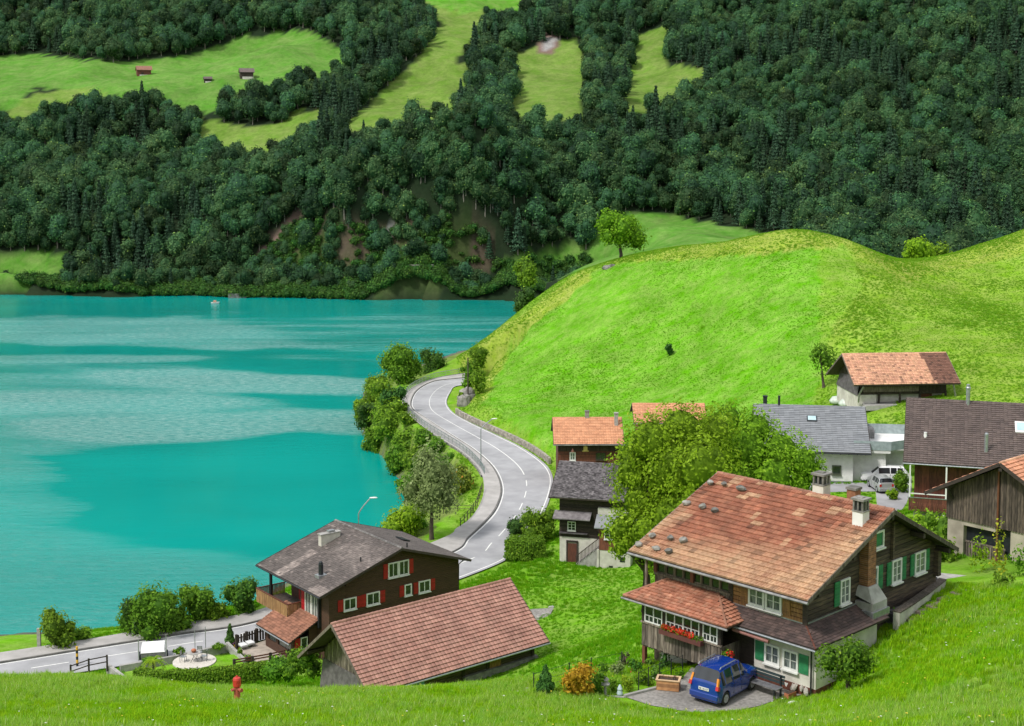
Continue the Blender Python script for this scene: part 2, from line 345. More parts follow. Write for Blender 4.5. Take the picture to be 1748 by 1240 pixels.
# hill
for q in ((782, 668, 7.2), (800, 700, 8), (835, 712, 8.2), (880, 735, 8.2), (935, 765, 8.2), (1000, 705, 9.5), (1100, 695, 11.3), (1200, 690, 12.8), (1300, 692, 14.5), (1400, 690, 16.5), (1530, 699, 18.8), (1640, 699, 19.3), (1748, 690, 19.8)): cz(*q)
for q in ((790, 615, 258), (1055, 441, 270), (1150, 422, 262), (1250, 413, 255), (1360, 394, 240), (1440, 408, 238), (1500, 435, 240), (1570, 447, 245), (1650, 425, 255), (1748, 395, 262),
          (1000, 461, 275), (950, 497, 278), (900, 532, 278), (850, 563, 272), (812, 592, 263),
          (880, 620, 240), (1000, 570, 236), (1200, 550, 222), (1400, 550, 200), (1360, 470, 220), (1600, 580, 188), (1650, 500, 221), (1748, 560, 194), (1500, 520, 206), (870, 680, 220)): cd(*q)
for px, D, z in ((812, 285, 2), (900, 305, 2), (1000, 305, 8), (1100, 300, 12), (1250, 290, 16), (1360, 275, 20), (1500, 275, 16), (1570, 282, 14), (1748, 300, 20),
                 (1000, 340, 4), (1250, 340, 8), (1500, 340, 9), (1748, 350, 12), (830, 330, -4)):
    p = at(px, 500, D); cw(p[0], D, z)
# near lake shore (z=0) and lake bed
for q in ((0, 1082), (150, 1078), (300, 1062), (420, 1030), (560, 960), (650, 905), (690, 862), (690, 826), (662, 790), (630, 755), (611, 710), (618, 672), (650, 645), (720, 622), (785, 596)): cz(*q, 0)
for q in ((0, 1000), (200, 1000), (400, 950), (600, 840), (560, 740), (540, 650), (640, 590), (740, 565), (0, 800), (300, 700), (0, 600), (400, 570)): cz(*q, -5)
for q in ((0, 1097, 5.6), (60, 1090, 5.4), (200, 1082, 5.4), (350, 1055, 5.6), (440, 1038, 5.8), (690, 915, 5.4), (740, 880, 5), (790, 850, 5.4), (800, 815, 4), (720, 770, 3.4), (670, 715, 3.6), (660, 672, 4), (740, 632, 4.5)): cz(*q)
# far side: shore and slopes
for px in (-200, 0, 200, 400, 600, 800, 950): cd(px, 510, 433); cz(px, 528, -6)
cd(1050, 480, 425)
for q in ((1030, 450, 405), (1180, 430, 402), (1100, 400, 440), (1090, 370, 470), (1250, 400, 440), (870, 470, 442), (920, 435, 462), (1400, 440, 400), (1600, 440, 400), (1748, 440, 400)): cd(*q)
for q in ((0, 475, 452), (100, 440, 468), (0, 432, 474), (-200, 440, 470), (200, 420, 475), (200, 480, 445), (0, 300, 525), (200, 300, 525), (400, 300, 515), (400, 400, 468), (600, 400, 458), (600, 480, 441), (600, 300, 486), (600, 230, 508), (700, 215, 515),
          (700, 400, 458), (750, 470, 443), (900, 300, 490), (900, 225, 522), (800, 400, 456), (1000, 350, 478), (1000, 225, 524), (-200, 300, 520),
          (245, 122, 602), (150, 150, 575), (0, 180, 560), (350, 160, 575), (350, 100, 640), (500, 125, 590), (540, 60, 650), (0, 100, 640), (300, 50, 670), (300, -20, 715), (0, 0, 700), (600, 30, 680), (420, 240, 540), (500, 215, 550),
          (590, 222, 528), (700, 140, 592), (780, 60, 655), (850, -10, 740), (950, 190, 548), (950, 90, 630), (1100, 180, 555), (1100, 60, 650), (1000, 0, 690),
          (1250, 330, 485), (1400, 390, 440), (1400, 250, 505), (1400, 100, 575), (1400, 0, 640), (1700, 390, 430), (1700, 200, 515), (1700, 0, 605), (1950, 200, 500), (1200, 200, 545), (1200, 60, 640)): cd(*q)
for px in (-400, 0, 400, 800, 1200, 1748, 2100):
    for D, z in ((780, 160), (900, 235), (1050, 330), (1250, 450)):
        p = at(px, 0, D); cw(p[0], D, z)
CP = np.array(CP)
# thin plate spline on (x, y)
S_ = 100.0
def _tps(a, b):
    d2 = ((a[:, None, :] - b[None, :, :]) ** 2).sum(-1); return np.where(d2 > 0, .5 * d2 * np.log(d2 + 1e-20), 0)
_P = CP[:, :2] / S_; n_ = len(_P)
A_ = np.zeros((n_ + 3, n_ + 3)); A_[:n_, :n_] = _tps(_P, _P) + np.eye(n_) * 2e-4
A_[:n_, n_] = 1; A_[:n_, n_ + 1:] = _P; A_[n_, :n_] = 1; A_[n_ + 1:, :n_] = _P.T
W_ = np.linalg.solve(A_, np.r_[CP[:, 2], 0, 0, 0])
def tps(X, Y):
    Q = np.stack([np.ravel(X), np.ravel(Y)], 1) / S_; out = np.empty(len(Q))
    for i in range(0, len(Q), 20000):
        q = Q[i:i + 20000]; out[i:i + 20000] = _tps(q, _P) @ W_[:n_] + W_[n_] + q @ W_[n_ + 1:]
    return out.reshape(np.shape(X))

# the road, read off the photograph at the lake-side level z = 6.5 (sidewalk edge, left line, right line)
RZ = 6.5
ST = [((812, 636), (812, 643), (812, 655)), ((781, 640), (779, 647), (778, 659)), ((738, 648), (740, 652), (768, 669)), ((702, 665), (714, 666), (761, 684)), ((689, 682), (703, 684), (764, 696)), ((692, 700), (706, 699), (776, 708)),
      ((720, 727), (734, 719), (803, 723)), ((752, 748), (771, 743), (845, 743)), ((790, 772), (808, 767), (885, 763)), ((815, 795), (837, 792), (918, 785)), ((827, 815), (852, 815), (935, 803)),
      ((829, 842), (857, 840), (940, 825)), ((820, 868), (848, 868), (930, 862)), ((803, 890), (830, 891), (908, 900)), ((780, 905), (800, 919), (880, 935)), ((757, 921), (770, 945), (838, 965)),
      ((600, 982), (610, 1001), (640, 1036)), ((440, 1045), (440, 1062), (440, 1092)), ((300, 1069), (300, 1085), (300, 1119)), ((150, 1095), (150, 1109), (150, 1143)), ((0, 1118), (0, 1133), (0, 1166)), ((-150, 1140), (-150, 1156), (-150, 1190)), ((-400, 1176), (-400, 1192), (-400, 1226))]
rS = catmull([atz(*s[0], RZ)[:2] for s in ST], 1.0); rL = []; rR = []
def _dense(k):
    P = np.array([atz(*s[k], RZ)[:2] for s in ST]); Q = np.vstack([2 * P[0] - P[1], P, 2 * P[-1] - P[-2]]); out = []
    for i in range(1, len(Q) - 2):
        for t in np.arange(12) / 12:
            a, b, c, d = Q[i - 1], Q[i], Q[i + 1], Q[i + 2]
            out.append(.5 * ((2 * b) + (c - a) * t + (2 * a - 5 * b + 4 * c - d) * t * t + (3 * b - a - 3 * c + d) * t ** 3))
    out.append(P[-1]); return np.array(out)
rS, rL, rR = _dense(0), _dense(1), _dense(2)
def _near(X, Y):
    """distance to the strip between the outer sidewalk edge and the right edge line"""
    mid = (rS + rR) / 2; hw = np.linalg.norm(rS - rR, axis=1) / 2
    q = np.stack([np.ravel(X), np.ravel(Y)], 1); out = np.empty(len(q))
    for i in range(0, len(q), 20000):
        d = np.linalg.norm(q[i:i + 20000, None] - mid[None], axis=2) - hw[None]; out[i:i + 20000] = d.min(1)
    return out.reshape(np.shape(X))
PADS = []   # (list of world xy, z, blend)
def pad_px(pts, z, bl=1.5): PADS.append(([tuple(atz(*p, z)[:2]) for p in pts], z, bl))
pad_px([(1030, 1190), (1100, 1160), (1180, 1150), (1260, 1120), (1420, 1130), (1400, 1190), (1330, 1195), (1290, 1215), (1200, 1220), (1090, 1212)], 25.0, 1.2)
pad_px([(196, 1134), (300, 1119), (440, 1093), (520, 1090), (560, 1150), (470, 1160), (330, 1168), (240, 1172)], 7.0, .8)
pad_px([(1290, 830), (1480, 826), (1560, 812), (1560, 835), (1540, 880), (1500, 880), (1490, 838), (1290, 850)], 16.0, 2)
def sdist(X, Y, poly):
    P = np.array(poly); d = np.full(np.shape(X), 1e9)
    for a, b in zip(P, np.roll(P, -1, 0)):
        ab = b - a; t = np.clip(((X - a[0]) * ab[0] + (Y - a[1]) * ab[1]) / (ab @ ab), 0, 1)
        d = np.minimum(d, np.hypot(X - a[0] - t * ab[0], Y - a[1] - t * ab[1]))
    return np.where(inpoly(X, Y, poly), -d, d)
sm = lambda t: t * t * (3 - 2 * t)
LAKE = [tuple(atz(*q, 0)[:2]) for q in ((-600, 1050), (-150, 1090), (0, 1083), (150, 1078), (300, 1062), (420, 1030), (560, 962), (650, 905), (690, 866), (692, 832), (664, 792), (632, 757), (611, 712), (616, 676), (650, 648), (710, 626), (785, 600), (850, 590), (880, 560),
    (930, 540), (935, 517), (880, 513), (800, 512), (700, 511), (600, 512), (500, 509), (400, 509), (330, 505), (200, 507), (100, 504), (0, 503), (-400, 502))]
def height(X, Y):
    X = np.asarray(X, float); Y = np.asarray(Y, float); Z = tps(X, Y)
    f = np.clip((Y - 340) / 40, 0, 1)
    Z = Z + f * np.clip(Z / 10, 0, 1) * ((vnoise(X, Y, 26, 3) - .5) * 7 + (vnoise(X, Y, 9, 4) - .5) * 2.2)
    Z = Z + (1 - f) * ((vnoise(X, Y, 9, 5) - .5) * .5 + (vnoise(X, Y, 3.1, 6) - .5) * .16)
    for poly, z, bl in PADS:
        d = sdist(X, Y, poly); t = sm(np.clip(1 - d / bl, 0, 1)); Z = Z * (1 - t) + (z - .03) * t
    d = sdist(X, Y, LAKE); Z = np.where(d < 0, np.minimum(Z, np.maximum(-6, d * .35)), np.maximum(Z, np.minimum(.12 + d * .12, 1.2)))
    sel = Y < 345
    if sel.any():
        d = _near(X[sel] if X.ndim else X, Y[sel] if X.ndim else Y)
        t = sm(np.clip(1 - (d - 1.0) / 2.5, 0, 1)); zz = Z[sel] if X.ndim else Z
        zz = zz * (1 - t) + (RZ - .14) * t
        if X.ndim: Z[sel] = zz
        else: Z = zz
    return Z
def h1(x, y): return float(height(np.array([x]), np.array([y]))[0])
def hit(px, py, z0=None):
    """where the line of sight through a place in the photograph meets the ground"""
    D = np.concatenate([np.arange(40, 345, .5), np.arange(345, 900, 2.)]); d = ray(px, py)
    P = CAM[None] + D[:, None] * d[None]; below = P[:, 2] < height(P[:, 0], P[:, 1])
    i = int(np.argmax(below)) if below.any() else len(D) - 1
    a, b = D[max(i - 1, 0)], D[i]
    for _ in range(12):
        m_ = (a + b) / 2; p = CAM + d * m_
        if p[2] < h1(p[0], p[1]): b = m_
        else: a = m_
    return CAM + d * b

# colours of the ground by place
G_BRIGHT, G_MEADOW, G_OLIVE, G_STRAW = (.098, .32, .003), (.125, .33, .005), (.140, .315, .008), (.21, .315, .025)
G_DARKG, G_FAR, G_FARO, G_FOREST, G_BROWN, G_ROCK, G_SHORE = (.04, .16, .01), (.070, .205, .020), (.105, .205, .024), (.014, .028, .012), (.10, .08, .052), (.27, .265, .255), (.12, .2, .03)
MOWN = [(1015, 462), (1060, 450), (1200, 442), (1330, 428), (1440, 416), (1458, 450), (1472, 490), (1440, 540), (1412, 580), (1400, 640), (1385, 700), (1300, 720), (1000, 780), (930, 770), (870, 720), (820, 690), (850, 640), (900, 560), (950, 505)]
YELL = [(790, 690), (790, 600), (830, 570), (900, 530), (1000, 455), (1010, 480), (940, 530), (880, 590), (850, 640), (830, 680)]
CREST = [(1030, 452), (1100, 425), (1250, 405), (1360, 385), (1460, 405), (1560, 450), (1660, 420), (1748, 385), (1800, 420), (1640, 460), (1540, 480), (1440, 420), (1200, 441), (1100, 447)]
MEADOWS = {
 'm1': ([(-40, 100), (60, 92), (200, 108), (330, 92), (420, 62), (520, 50), (592, 84), (590, 120), (548, 132), (492, 130), (480, 148), (380, 165), (380, 190), (350, 195), (270, 175), (150, 158), (60, 150), (25, 190), (-40, 200)], G_FAR),
 'm2': ([(332, 200), (400, 214), (480, 214), (500, 190), (552, 186), (560, 212), (505, 238), (480, 262), (340, 262)], G_FARO),
 'm3': ([(650, -20), (930, -20), (880, 28), (830, 15), (812, 60), (778, 108), (804, 106), (790, 186), (706, 216), (578, 226), (622, 186), (722, 90), (752, 40), (735, 6)], G_FARO),
 'm4': ([(868, 98), (930, 72), (985, 68), (1003, 130), (992, 200), (930, 214), (858, 194), (890, 150), (876, 115)], G_FARO),
 'm5': ([(1085, 62), (1145, 36), (1132, 108), (1215, 118), (1172, 152), (1125, 192), (1062, 194), (1076, 105)], G_FARO),
 'm6': ([(985, 480), (1000, 440), (1020, 385), (1080, 362), (1160, 370), (1300, 398), (1400, 420), (1300, 440), (1100, 470)], G_FAR),
 'm6b': ([(795, 480), (830, 445), (930, 425), (1000, 415), (990, 470), (900, 480)], G_FAR),
 'm7': ([(-40, 428), (60, 432), (112, 437), (116, 472), (84, 484), (-40, 476)], G_FAR),
 'm8': ([(130, 150), (200, 160), (60, 200), (20, 215), (10, 190), (60, 160)], G_FARO)}
SCRUB = [(395, 482), (450, 425), (480, 395), (540, 382), (640, 392), (700, 390), (760, 370), (830, 385), (868, 400), (850, 430), (800, 476), (700, 492), (520, 490), (430, 494)]
GULLY = [[(400, 482), (408, 480), (500, 385), (530, 350), (515, 350), (480, 385)], [(1372, 330), (1380, 328), (1392, 385), (1386, 388)], [(712, 66), (740, 52), (744, 58), (716, 74)], [(925, 55), (955, 60), (950, 92), (920, 88)]]
ROCK = [[(650, 398), (664, 388), (674, 410), (668, 428), (654, 426)], [(772, 360), (800, 352), (806, 388), (786, 392)], [(928, 62), (950, 66), (946, 84), (926, 82)]]

def ground_colour(X, Y, Z):
    px, py = proj(np.stack([X, Y, Z], -1)); px = px + (vnoise(X, Y, 4, 8) - .5) * 14 * np.clip(150 / Y, .3, 1.5); py = py + (vnoise(X, Y, 3, 9) - .5) * 8
    C = np.empty(X.shape + (3,)); C[:] = G_MEADOW
    def setp(poly, c, mask=True):
        m_ = inpoly(px, py, poly) & mask; C[m_] = c
    near = Y < 340
    hill = near & (Y > 150) & (px > 770)
    C[hill] = G_OLIVE
    setp(MOWN, G_BRIGHT, hill); setp(YELL, G_STRAW, hill); setp(CREST, G_STRAW, hill)
    C[near & (Y < 72)] = (.15, .36, .005)
    C[near & (Y > 150) & (px < 850) & (Z < 6.2)] = G_SHORE
    C[(Z < .35)] = (.11, .12, .09)
    n = vnoise(X, Y, 14, 11)[..., None]; k = hill & (px > 1400); C[k] = C[k] * (1 - .5 * n[k]) + np.array(G_STRAW) * .5 * n[k]
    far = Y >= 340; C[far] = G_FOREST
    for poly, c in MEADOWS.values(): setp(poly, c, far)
    setp([(655, -20), (930, -20), (880, 25), (830, 14), (790, 26), (745, 8)], (.075, .24, .014), far)
    setp([(120, 112), (330, 96), (420, 66), (520, 55), (560, 90), (540, 128), (300, 140), (150, 128)], (.075, .21, .022), far)
    nn = vnoise(X, Y, 5, 12) > .42
    setp(SCRUB, (.05, .085, .022), far); setp(SCRUB, G_BROWN, far & nn & (py < 450))
    for g in GULLY: setp(g, (.17, .12, .09), far)
    for g in ROCK: setp(g, G_ROCK, far)
    return C

def sheet(name, xs, ys, mat):
    X, Y = np.meshgrid(xs, ys); Z = height(X, Y); C = ground_colour(X, Y, Z)
    V = np.stack([X, Y, Z], -1).reshape(-1, 3); nx, ny = len(xs), len(ys)
    i = np.arange((ny - 1) * (nx - 1)); r_, c_ = i // (nx - 1), i % (nx - 1); a = r_ * nx + c_
    me = mesh_np(name, V, np.stack([a, a + 1, a + nx + 1, a + nx], 1), [mat], smooth=True, col=C.reshape(-1, 3))
    return tag(link(name, me), kind='structure')
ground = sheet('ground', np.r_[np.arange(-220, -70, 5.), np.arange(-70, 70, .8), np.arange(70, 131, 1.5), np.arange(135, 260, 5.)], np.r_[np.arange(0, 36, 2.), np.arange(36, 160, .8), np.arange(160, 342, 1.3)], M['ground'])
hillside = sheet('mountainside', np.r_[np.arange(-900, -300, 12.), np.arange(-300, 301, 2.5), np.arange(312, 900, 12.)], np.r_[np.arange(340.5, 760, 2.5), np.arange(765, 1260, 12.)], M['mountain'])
# water
def water_mat():
    m = bpy.data.materials.new('lake_water'); m.use_nodes = True; t = m.node_tree; N = t.nodes; L = t.links
    b = N['Principled BSDF']; b.inputs['IOR'].default_value = 1.33; b.inputs['Roughness'].default_value = .12
    g = N.new('ShaderNodeNewGeometry')
    def nz(sx, sy, s, d=4, r=.5, dist=0.):
        mp = N.new('ShaderNodeMapping'); mp.inputs['Scale'].default_value = (sx, sy, 1); mp.inputs['Rotation'].default_value = (0, 0, R(-6))
        L.new(g.outputs['Position'], mp.inputs[0]); n = N.new('ShaderNodeTexNoise'); n.inputs['Scale'].default_value = s
        n.inputs['Detail'].default_value = d; n.inputs['Roughness'].default_value = r; n.inputs['Distortion'].default_value = dist; L.new(mp.outputs[0], n.inputs['Vector']); return n.outputs['Fac']
    def mr(f, a, b_, c, d):
        q = N.new('ShaderNodeMapRange'); q.interpolation_type = 'SMOOTHSTEP'
        for i, v in enumerate((a, b_, c, d)): q.inputs[i + 1].default_value = v
        L.new(f, q.inputs[0]); return q.outputs[0]
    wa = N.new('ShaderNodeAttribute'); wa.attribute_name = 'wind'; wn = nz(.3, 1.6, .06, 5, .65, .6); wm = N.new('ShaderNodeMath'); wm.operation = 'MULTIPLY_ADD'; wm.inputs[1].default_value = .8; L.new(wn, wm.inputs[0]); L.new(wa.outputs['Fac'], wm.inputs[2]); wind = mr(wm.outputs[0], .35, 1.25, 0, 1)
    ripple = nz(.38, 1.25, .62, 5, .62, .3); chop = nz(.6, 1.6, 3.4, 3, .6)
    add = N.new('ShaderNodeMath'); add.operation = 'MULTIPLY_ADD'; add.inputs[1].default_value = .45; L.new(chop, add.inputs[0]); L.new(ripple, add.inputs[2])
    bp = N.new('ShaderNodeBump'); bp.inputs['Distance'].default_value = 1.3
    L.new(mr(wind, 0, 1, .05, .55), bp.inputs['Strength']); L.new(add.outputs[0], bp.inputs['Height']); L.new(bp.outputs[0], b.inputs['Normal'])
    L.new(mr(wind, 0, 1, 0, 1), b.inputs['Specular IOR Level']) if False else None; b.inputs['Specular IOR Level'].default_value = .6; b.inputs['Sheen Roughness'].default_value = .35; sw = N.new('ShaderNodeMath'); sw.operation = 'MULTIPLY'; L.new(mr(wind, 0.08, 1, 0, .78), sw.inputs[0]); L.new(mr(nz(.45, 1.5, 1.3, 3, .7), .36, .62, .25, 1.15), sw.inputs[1]); L.new(sw.outputs[0], b.inputs['Sheen Weight']); L.new(mr(wind, 0, 1, .05, .22), b.inputs['Roughness'])  # sheen on the ruffled bands imitates reflected bright sky
    c = N.new('ShaderNodeMix'); c.data_type = 'RGBA'; L.new(mr(nz(.5, 1.2, .03, 3), .3, .7, 0, 1), c.inputs[0])
    c.inputs[6].default_value = (.0, .24, .208, 1); c.inputs[7].default_value = (.0, .30, .262, 1)
    L.new(c.outputs[2], b.inputs['Base Color']); return m
M['water'] = water_mat()
wx, wy_ = np.r_[np.arange(-900, -160, 37.), np.arange(-160, 60, 2.), np.arange(60, 901, 40.)], np.r_[np.arange(60, 440, 1.5), np.arange(440, 1001, 40.)]
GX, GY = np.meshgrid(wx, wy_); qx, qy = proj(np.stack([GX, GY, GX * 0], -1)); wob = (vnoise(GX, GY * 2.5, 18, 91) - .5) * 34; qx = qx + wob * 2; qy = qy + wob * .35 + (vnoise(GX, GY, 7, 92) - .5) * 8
wd = np.full(GX.shape, .30); wd[qy < 540] = .12  # hand-laid band mask: steers ripples, roughness and the imitated sky sheen
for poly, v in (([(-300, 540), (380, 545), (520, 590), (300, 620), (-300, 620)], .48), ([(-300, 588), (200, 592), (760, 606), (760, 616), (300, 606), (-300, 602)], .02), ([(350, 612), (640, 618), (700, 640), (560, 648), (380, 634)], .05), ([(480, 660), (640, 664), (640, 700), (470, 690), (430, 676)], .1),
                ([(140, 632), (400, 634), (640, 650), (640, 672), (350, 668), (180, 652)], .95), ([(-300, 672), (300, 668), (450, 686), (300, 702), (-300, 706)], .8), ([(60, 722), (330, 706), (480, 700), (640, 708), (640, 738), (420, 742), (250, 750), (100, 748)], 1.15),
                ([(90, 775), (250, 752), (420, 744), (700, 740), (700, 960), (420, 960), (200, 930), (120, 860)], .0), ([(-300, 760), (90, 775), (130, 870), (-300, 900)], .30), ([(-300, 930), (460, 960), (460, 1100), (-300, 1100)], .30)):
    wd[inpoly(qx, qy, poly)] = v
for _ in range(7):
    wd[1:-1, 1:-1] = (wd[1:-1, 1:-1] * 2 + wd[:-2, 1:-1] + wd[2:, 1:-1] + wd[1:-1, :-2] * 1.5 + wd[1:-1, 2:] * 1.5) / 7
nx, ny = len(wx), len(wy_); i_ = np.arange((ny - 1) * (nx - 1)); a_ = (i_ // (nx - 1)) * nx + i_ % (nx - 1)
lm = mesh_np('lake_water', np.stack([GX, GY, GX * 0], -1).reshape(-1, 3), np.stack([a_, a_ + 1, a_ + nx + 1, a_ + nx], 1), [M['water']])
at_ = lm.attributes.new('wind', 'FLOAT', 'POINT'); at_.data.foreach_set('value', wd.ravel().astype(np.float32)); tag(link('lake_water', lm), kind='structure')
# ------------------------------------------------------------------ road
def ribbon(name, A, B, z, mat, kind='structure', za=None):
    n = min(len(A), len(B)); V = []
    for i in range(n): V += [(*A[i], z), (*B[i], z)]
    F = [[2 * i, 2 * i + 1, 2 * i + 3, 2 * i + 2] for i in range(n - 1)]
    mb = MB(); mb.add(V, F, rnd=.5); return tag(mb.build(name, mat), kind=kind)
def offs(P, Q, d): u = Q - P; return P + u / np.linalg.norm(u, axis=1)[:, None] * d
ribbon('road', rL, offs(rR, rL, -.35), RZ, M['asphalt'])
ribbon('pavement', offs(rS, rL, -.25), offs(rL, rS, .22), RZ + .12, M['pavement'])
mb = MB(); k0, k1 = offs(rL, rS, .22), offs(rL, rS, .02)
for i in range(len(rL) - 1):
    a, b, c, d = k0[i], k0[i + 1], k1[i + 1], k1[i]
    mb.add([(*a, RZ + .124), (*b, RZ + .124), (*c, RZ + .124), (*d, RZ + .124), (*c, RZ - .05), (*d, RZ - .05)], [[0, 1, 2, 3], [3, 2, 4, 5]])
tag(mb.build('kerb', M['kerb']), kind='structure')
def line(A, B, d0, d1, i0, i1, name):
    return ribbon(name, offs(A, B, d0)[i0:i1], offs(A, B, d1)[i0:i1], RZ + .006, M['roadpaint'])
NS = len(rL)
line(rL, rR, .12, .26, 0, NS, 'edge_line'); line(rR, rL, .0, .14, 0, 12 * 16, 'edge_line')
cm = (rL + rR) / 2; cmL = offs(cm, rL, .07); cmR = offs(cm, rR, .07)
ribbon('centre_line', cmL[0:12 * 10 + 2], cmR[0:12 * 10 + 2], RZ + .01, M['roadpaint'])
mb = MB(); acc = 0; on = False; seg = []
i = 12 * 10 + 4; cum = np.r_[0, np.cumsum(np.linalg.norm(np.diff(cm, axis=0), axis=1))]
Lt = cum[i] + 1.2
while Lt < cum[-1]:
    ss = np.linspace(Lt, Lt + 3.0, 5); fl = lambda P, s_: np.array([np.interp(s_, cum, P[:, 0]), np.interp(s_, cum, P[:, 1])])
    pts = [(*fl(cmL, s_), RZ + .01) for s_ in ss] + [(*fl(cmR, s_), RZ + .01) for s_ in ss[::-1]]
    for q in range(4): mb.add([pts[q], pts[q + 1], pts[8 - q], pts[9 - q]], [[0, 1, 2, 3]])
    Lt += 5.6
tag(mb.build('dashed_centre_line', M['roadpaint']), kind='structure')

# ------------------------------------------------------------------ foliage
def leaves(P, Nrm, size, seed, aspect=.6, jit=.8):
    r = np.random.default_rng(seed); n = len(P)
    N_ = Nrm + r.normal(0, jit, (n, 3)) * .6; N_[:, 2] += .25; N_ /= np.linalg.norm(N_, axis=1)[:, None]
    T = np.cross(N_, r.normal(0, 1, (n, 3))); T /= np.linalg.norm(T, axis=1)[:, None]; B = np.cross(N_, T)
    s = (size * r.uniform(.6, 1.35, n))[:, None] / 2
    V = np.stack([P - T * s, P + B * s * aspect + N_ * s * .2, P + T * s, P - B * s * aspect + N_ * s * .2], 1).reshape(-1, 3)
    return V, np.arange(4 * n).reshape(n, 4)
def crown_pts(lobes, n, seed, inner=.25, lump=.22):
    r = np.random.default_rng(seed); vol = np.array([l[3] * l[4] + l[3] * l[5] + l[4] * l[5] for l in lobes]); k = r.choice(len(lobes), n, p=vol / vol.sum())
    L_ = np.array(lobes)[k]; d = r.normal(0, 1, (n, 3)); d /= np.linalg.norm(d, axis=1)[:, None]
    rad = np.where(r.random(n) < inner, r.uniform(.4, .9, n), r.uniform(.82, 1.04, n))
    # clumps: push out in some directions, pull in (gaps) in others
    ph = r.uniform(0, 6, 6); cl = np.sin(d[:, 0] * 7 + ph[0] + k) * np.sin(d[:, 1] * 7 + ph[1] + k * 2) + .6 * np.sin(d[:, 2] * 9 + ph[2]) * np.sin(d[:, 0] * 12 + ph[3])
    rad = rad * (1 + lump * cl)
    P = L_[:, :3] + d * rad[:, None] * L_[:, 3:]; return P, d, cl
def crown_mesh(name, lobes, n, size, mat, seed=0, core=.72, inner=.25, lump=.2, aspect=.6, coremat=None, cull=True):
    P, d, cl = crown_pts(lobes, n, seed, inner, lump); r = np.random.default_rng(seed + 1)
    if cull and len(lobes) > 1:
        keep = np.ones(len(P), bool)
        for l in lobes: keep &= (((P - np.array(l[:3])) / np.array(l[3:])) ** 2).sum(1) > .5
        P, d, cl = P[keep], d[keep], cl[keep]
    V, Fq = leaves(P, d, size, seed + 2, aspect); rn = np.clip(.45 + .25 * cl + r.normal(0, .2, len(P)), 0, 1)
    if core:
        CV, CF, o = [], [], len(V)
        for l in lobes:
            nu, nv = 10, 6; b0 = o + len(CV)
            for j in range(nv + 1):
                th = math.pi * j / nv
                for i in range(nu):
                    a = 2 * math.pi * i / nu; q = core * (1 + .12 * math.sin(3 * a + j + seed)); CV.append((l[0] + l[3] * q * math.sin(th) * math.cos(a), l[1] + l[4] * q * math.sin(th) * math.sin(a), l[2] + l[5] * q * math.cos(th)))
            CF += [[b0 + j * nu + i, b0 + j * nu + (i + 1) % nu, b0 + (j + 1) * nu + (i + 1) % nu, b0 + (j + 1) * nu + i] for j in range(nv) for i in range(nu)]
        V = np.vstack([V, CV]); Fq = np.vstack([Fq, CF]); rn = np.r_[rn, np.zeros(len(CF))]  # core gets the darkest leaf tone: shade inside the crown put into colour
    return mesh_np(name, V, Fq, [mat], rn)
def trunk_mb(h, r0, r1, limbs=(), seed=0):
    r = random.Random(seed); mb = MB(); pts = [(0, 0, -.4)]; x = y = 0
    for i in range(1, 6): x += r.uniform(-.04, .04) * h; y += r.uniform(-.04, .04) * h; pts.append((x, y, h * i / 5))
    mb.tube(pts, [r0 * 1.3] + [r0 + (r1 - r0) * i / 5 for i in range(1, 6)], 8)
    for (t, dx, dy, dz) in limbs:
        b = Vector(pts[min(5, max(1, int(t * 5)))]); e = b + Vector((dx, dy, dz)); m_ = (b + e) / 2 + Vector((0, 0, abs(dz) * .12)); mb.tube([b, m_, e], [r1 * 1.1, r1 * .7, r1 * .25], 6)
    return mb
def put_tree(name, label, cat, px, py, meshc, trunk, s=1.0, rz=0, group=None, z=None, pos=None, sink=0.0):
    p = pos if pos is not None else hit(px, py)
    e = empty(name, (p[0], p[1], p[2] - sink), rz, label=label, cat=cat, group=group); e.scale = (s, s, s) if not isinstance(s, tuple) else s
    if trunk is not None: link('trunk', trunk, e)
    link('crown' if 'tree' in name else 'foliage', meshc, e); return e

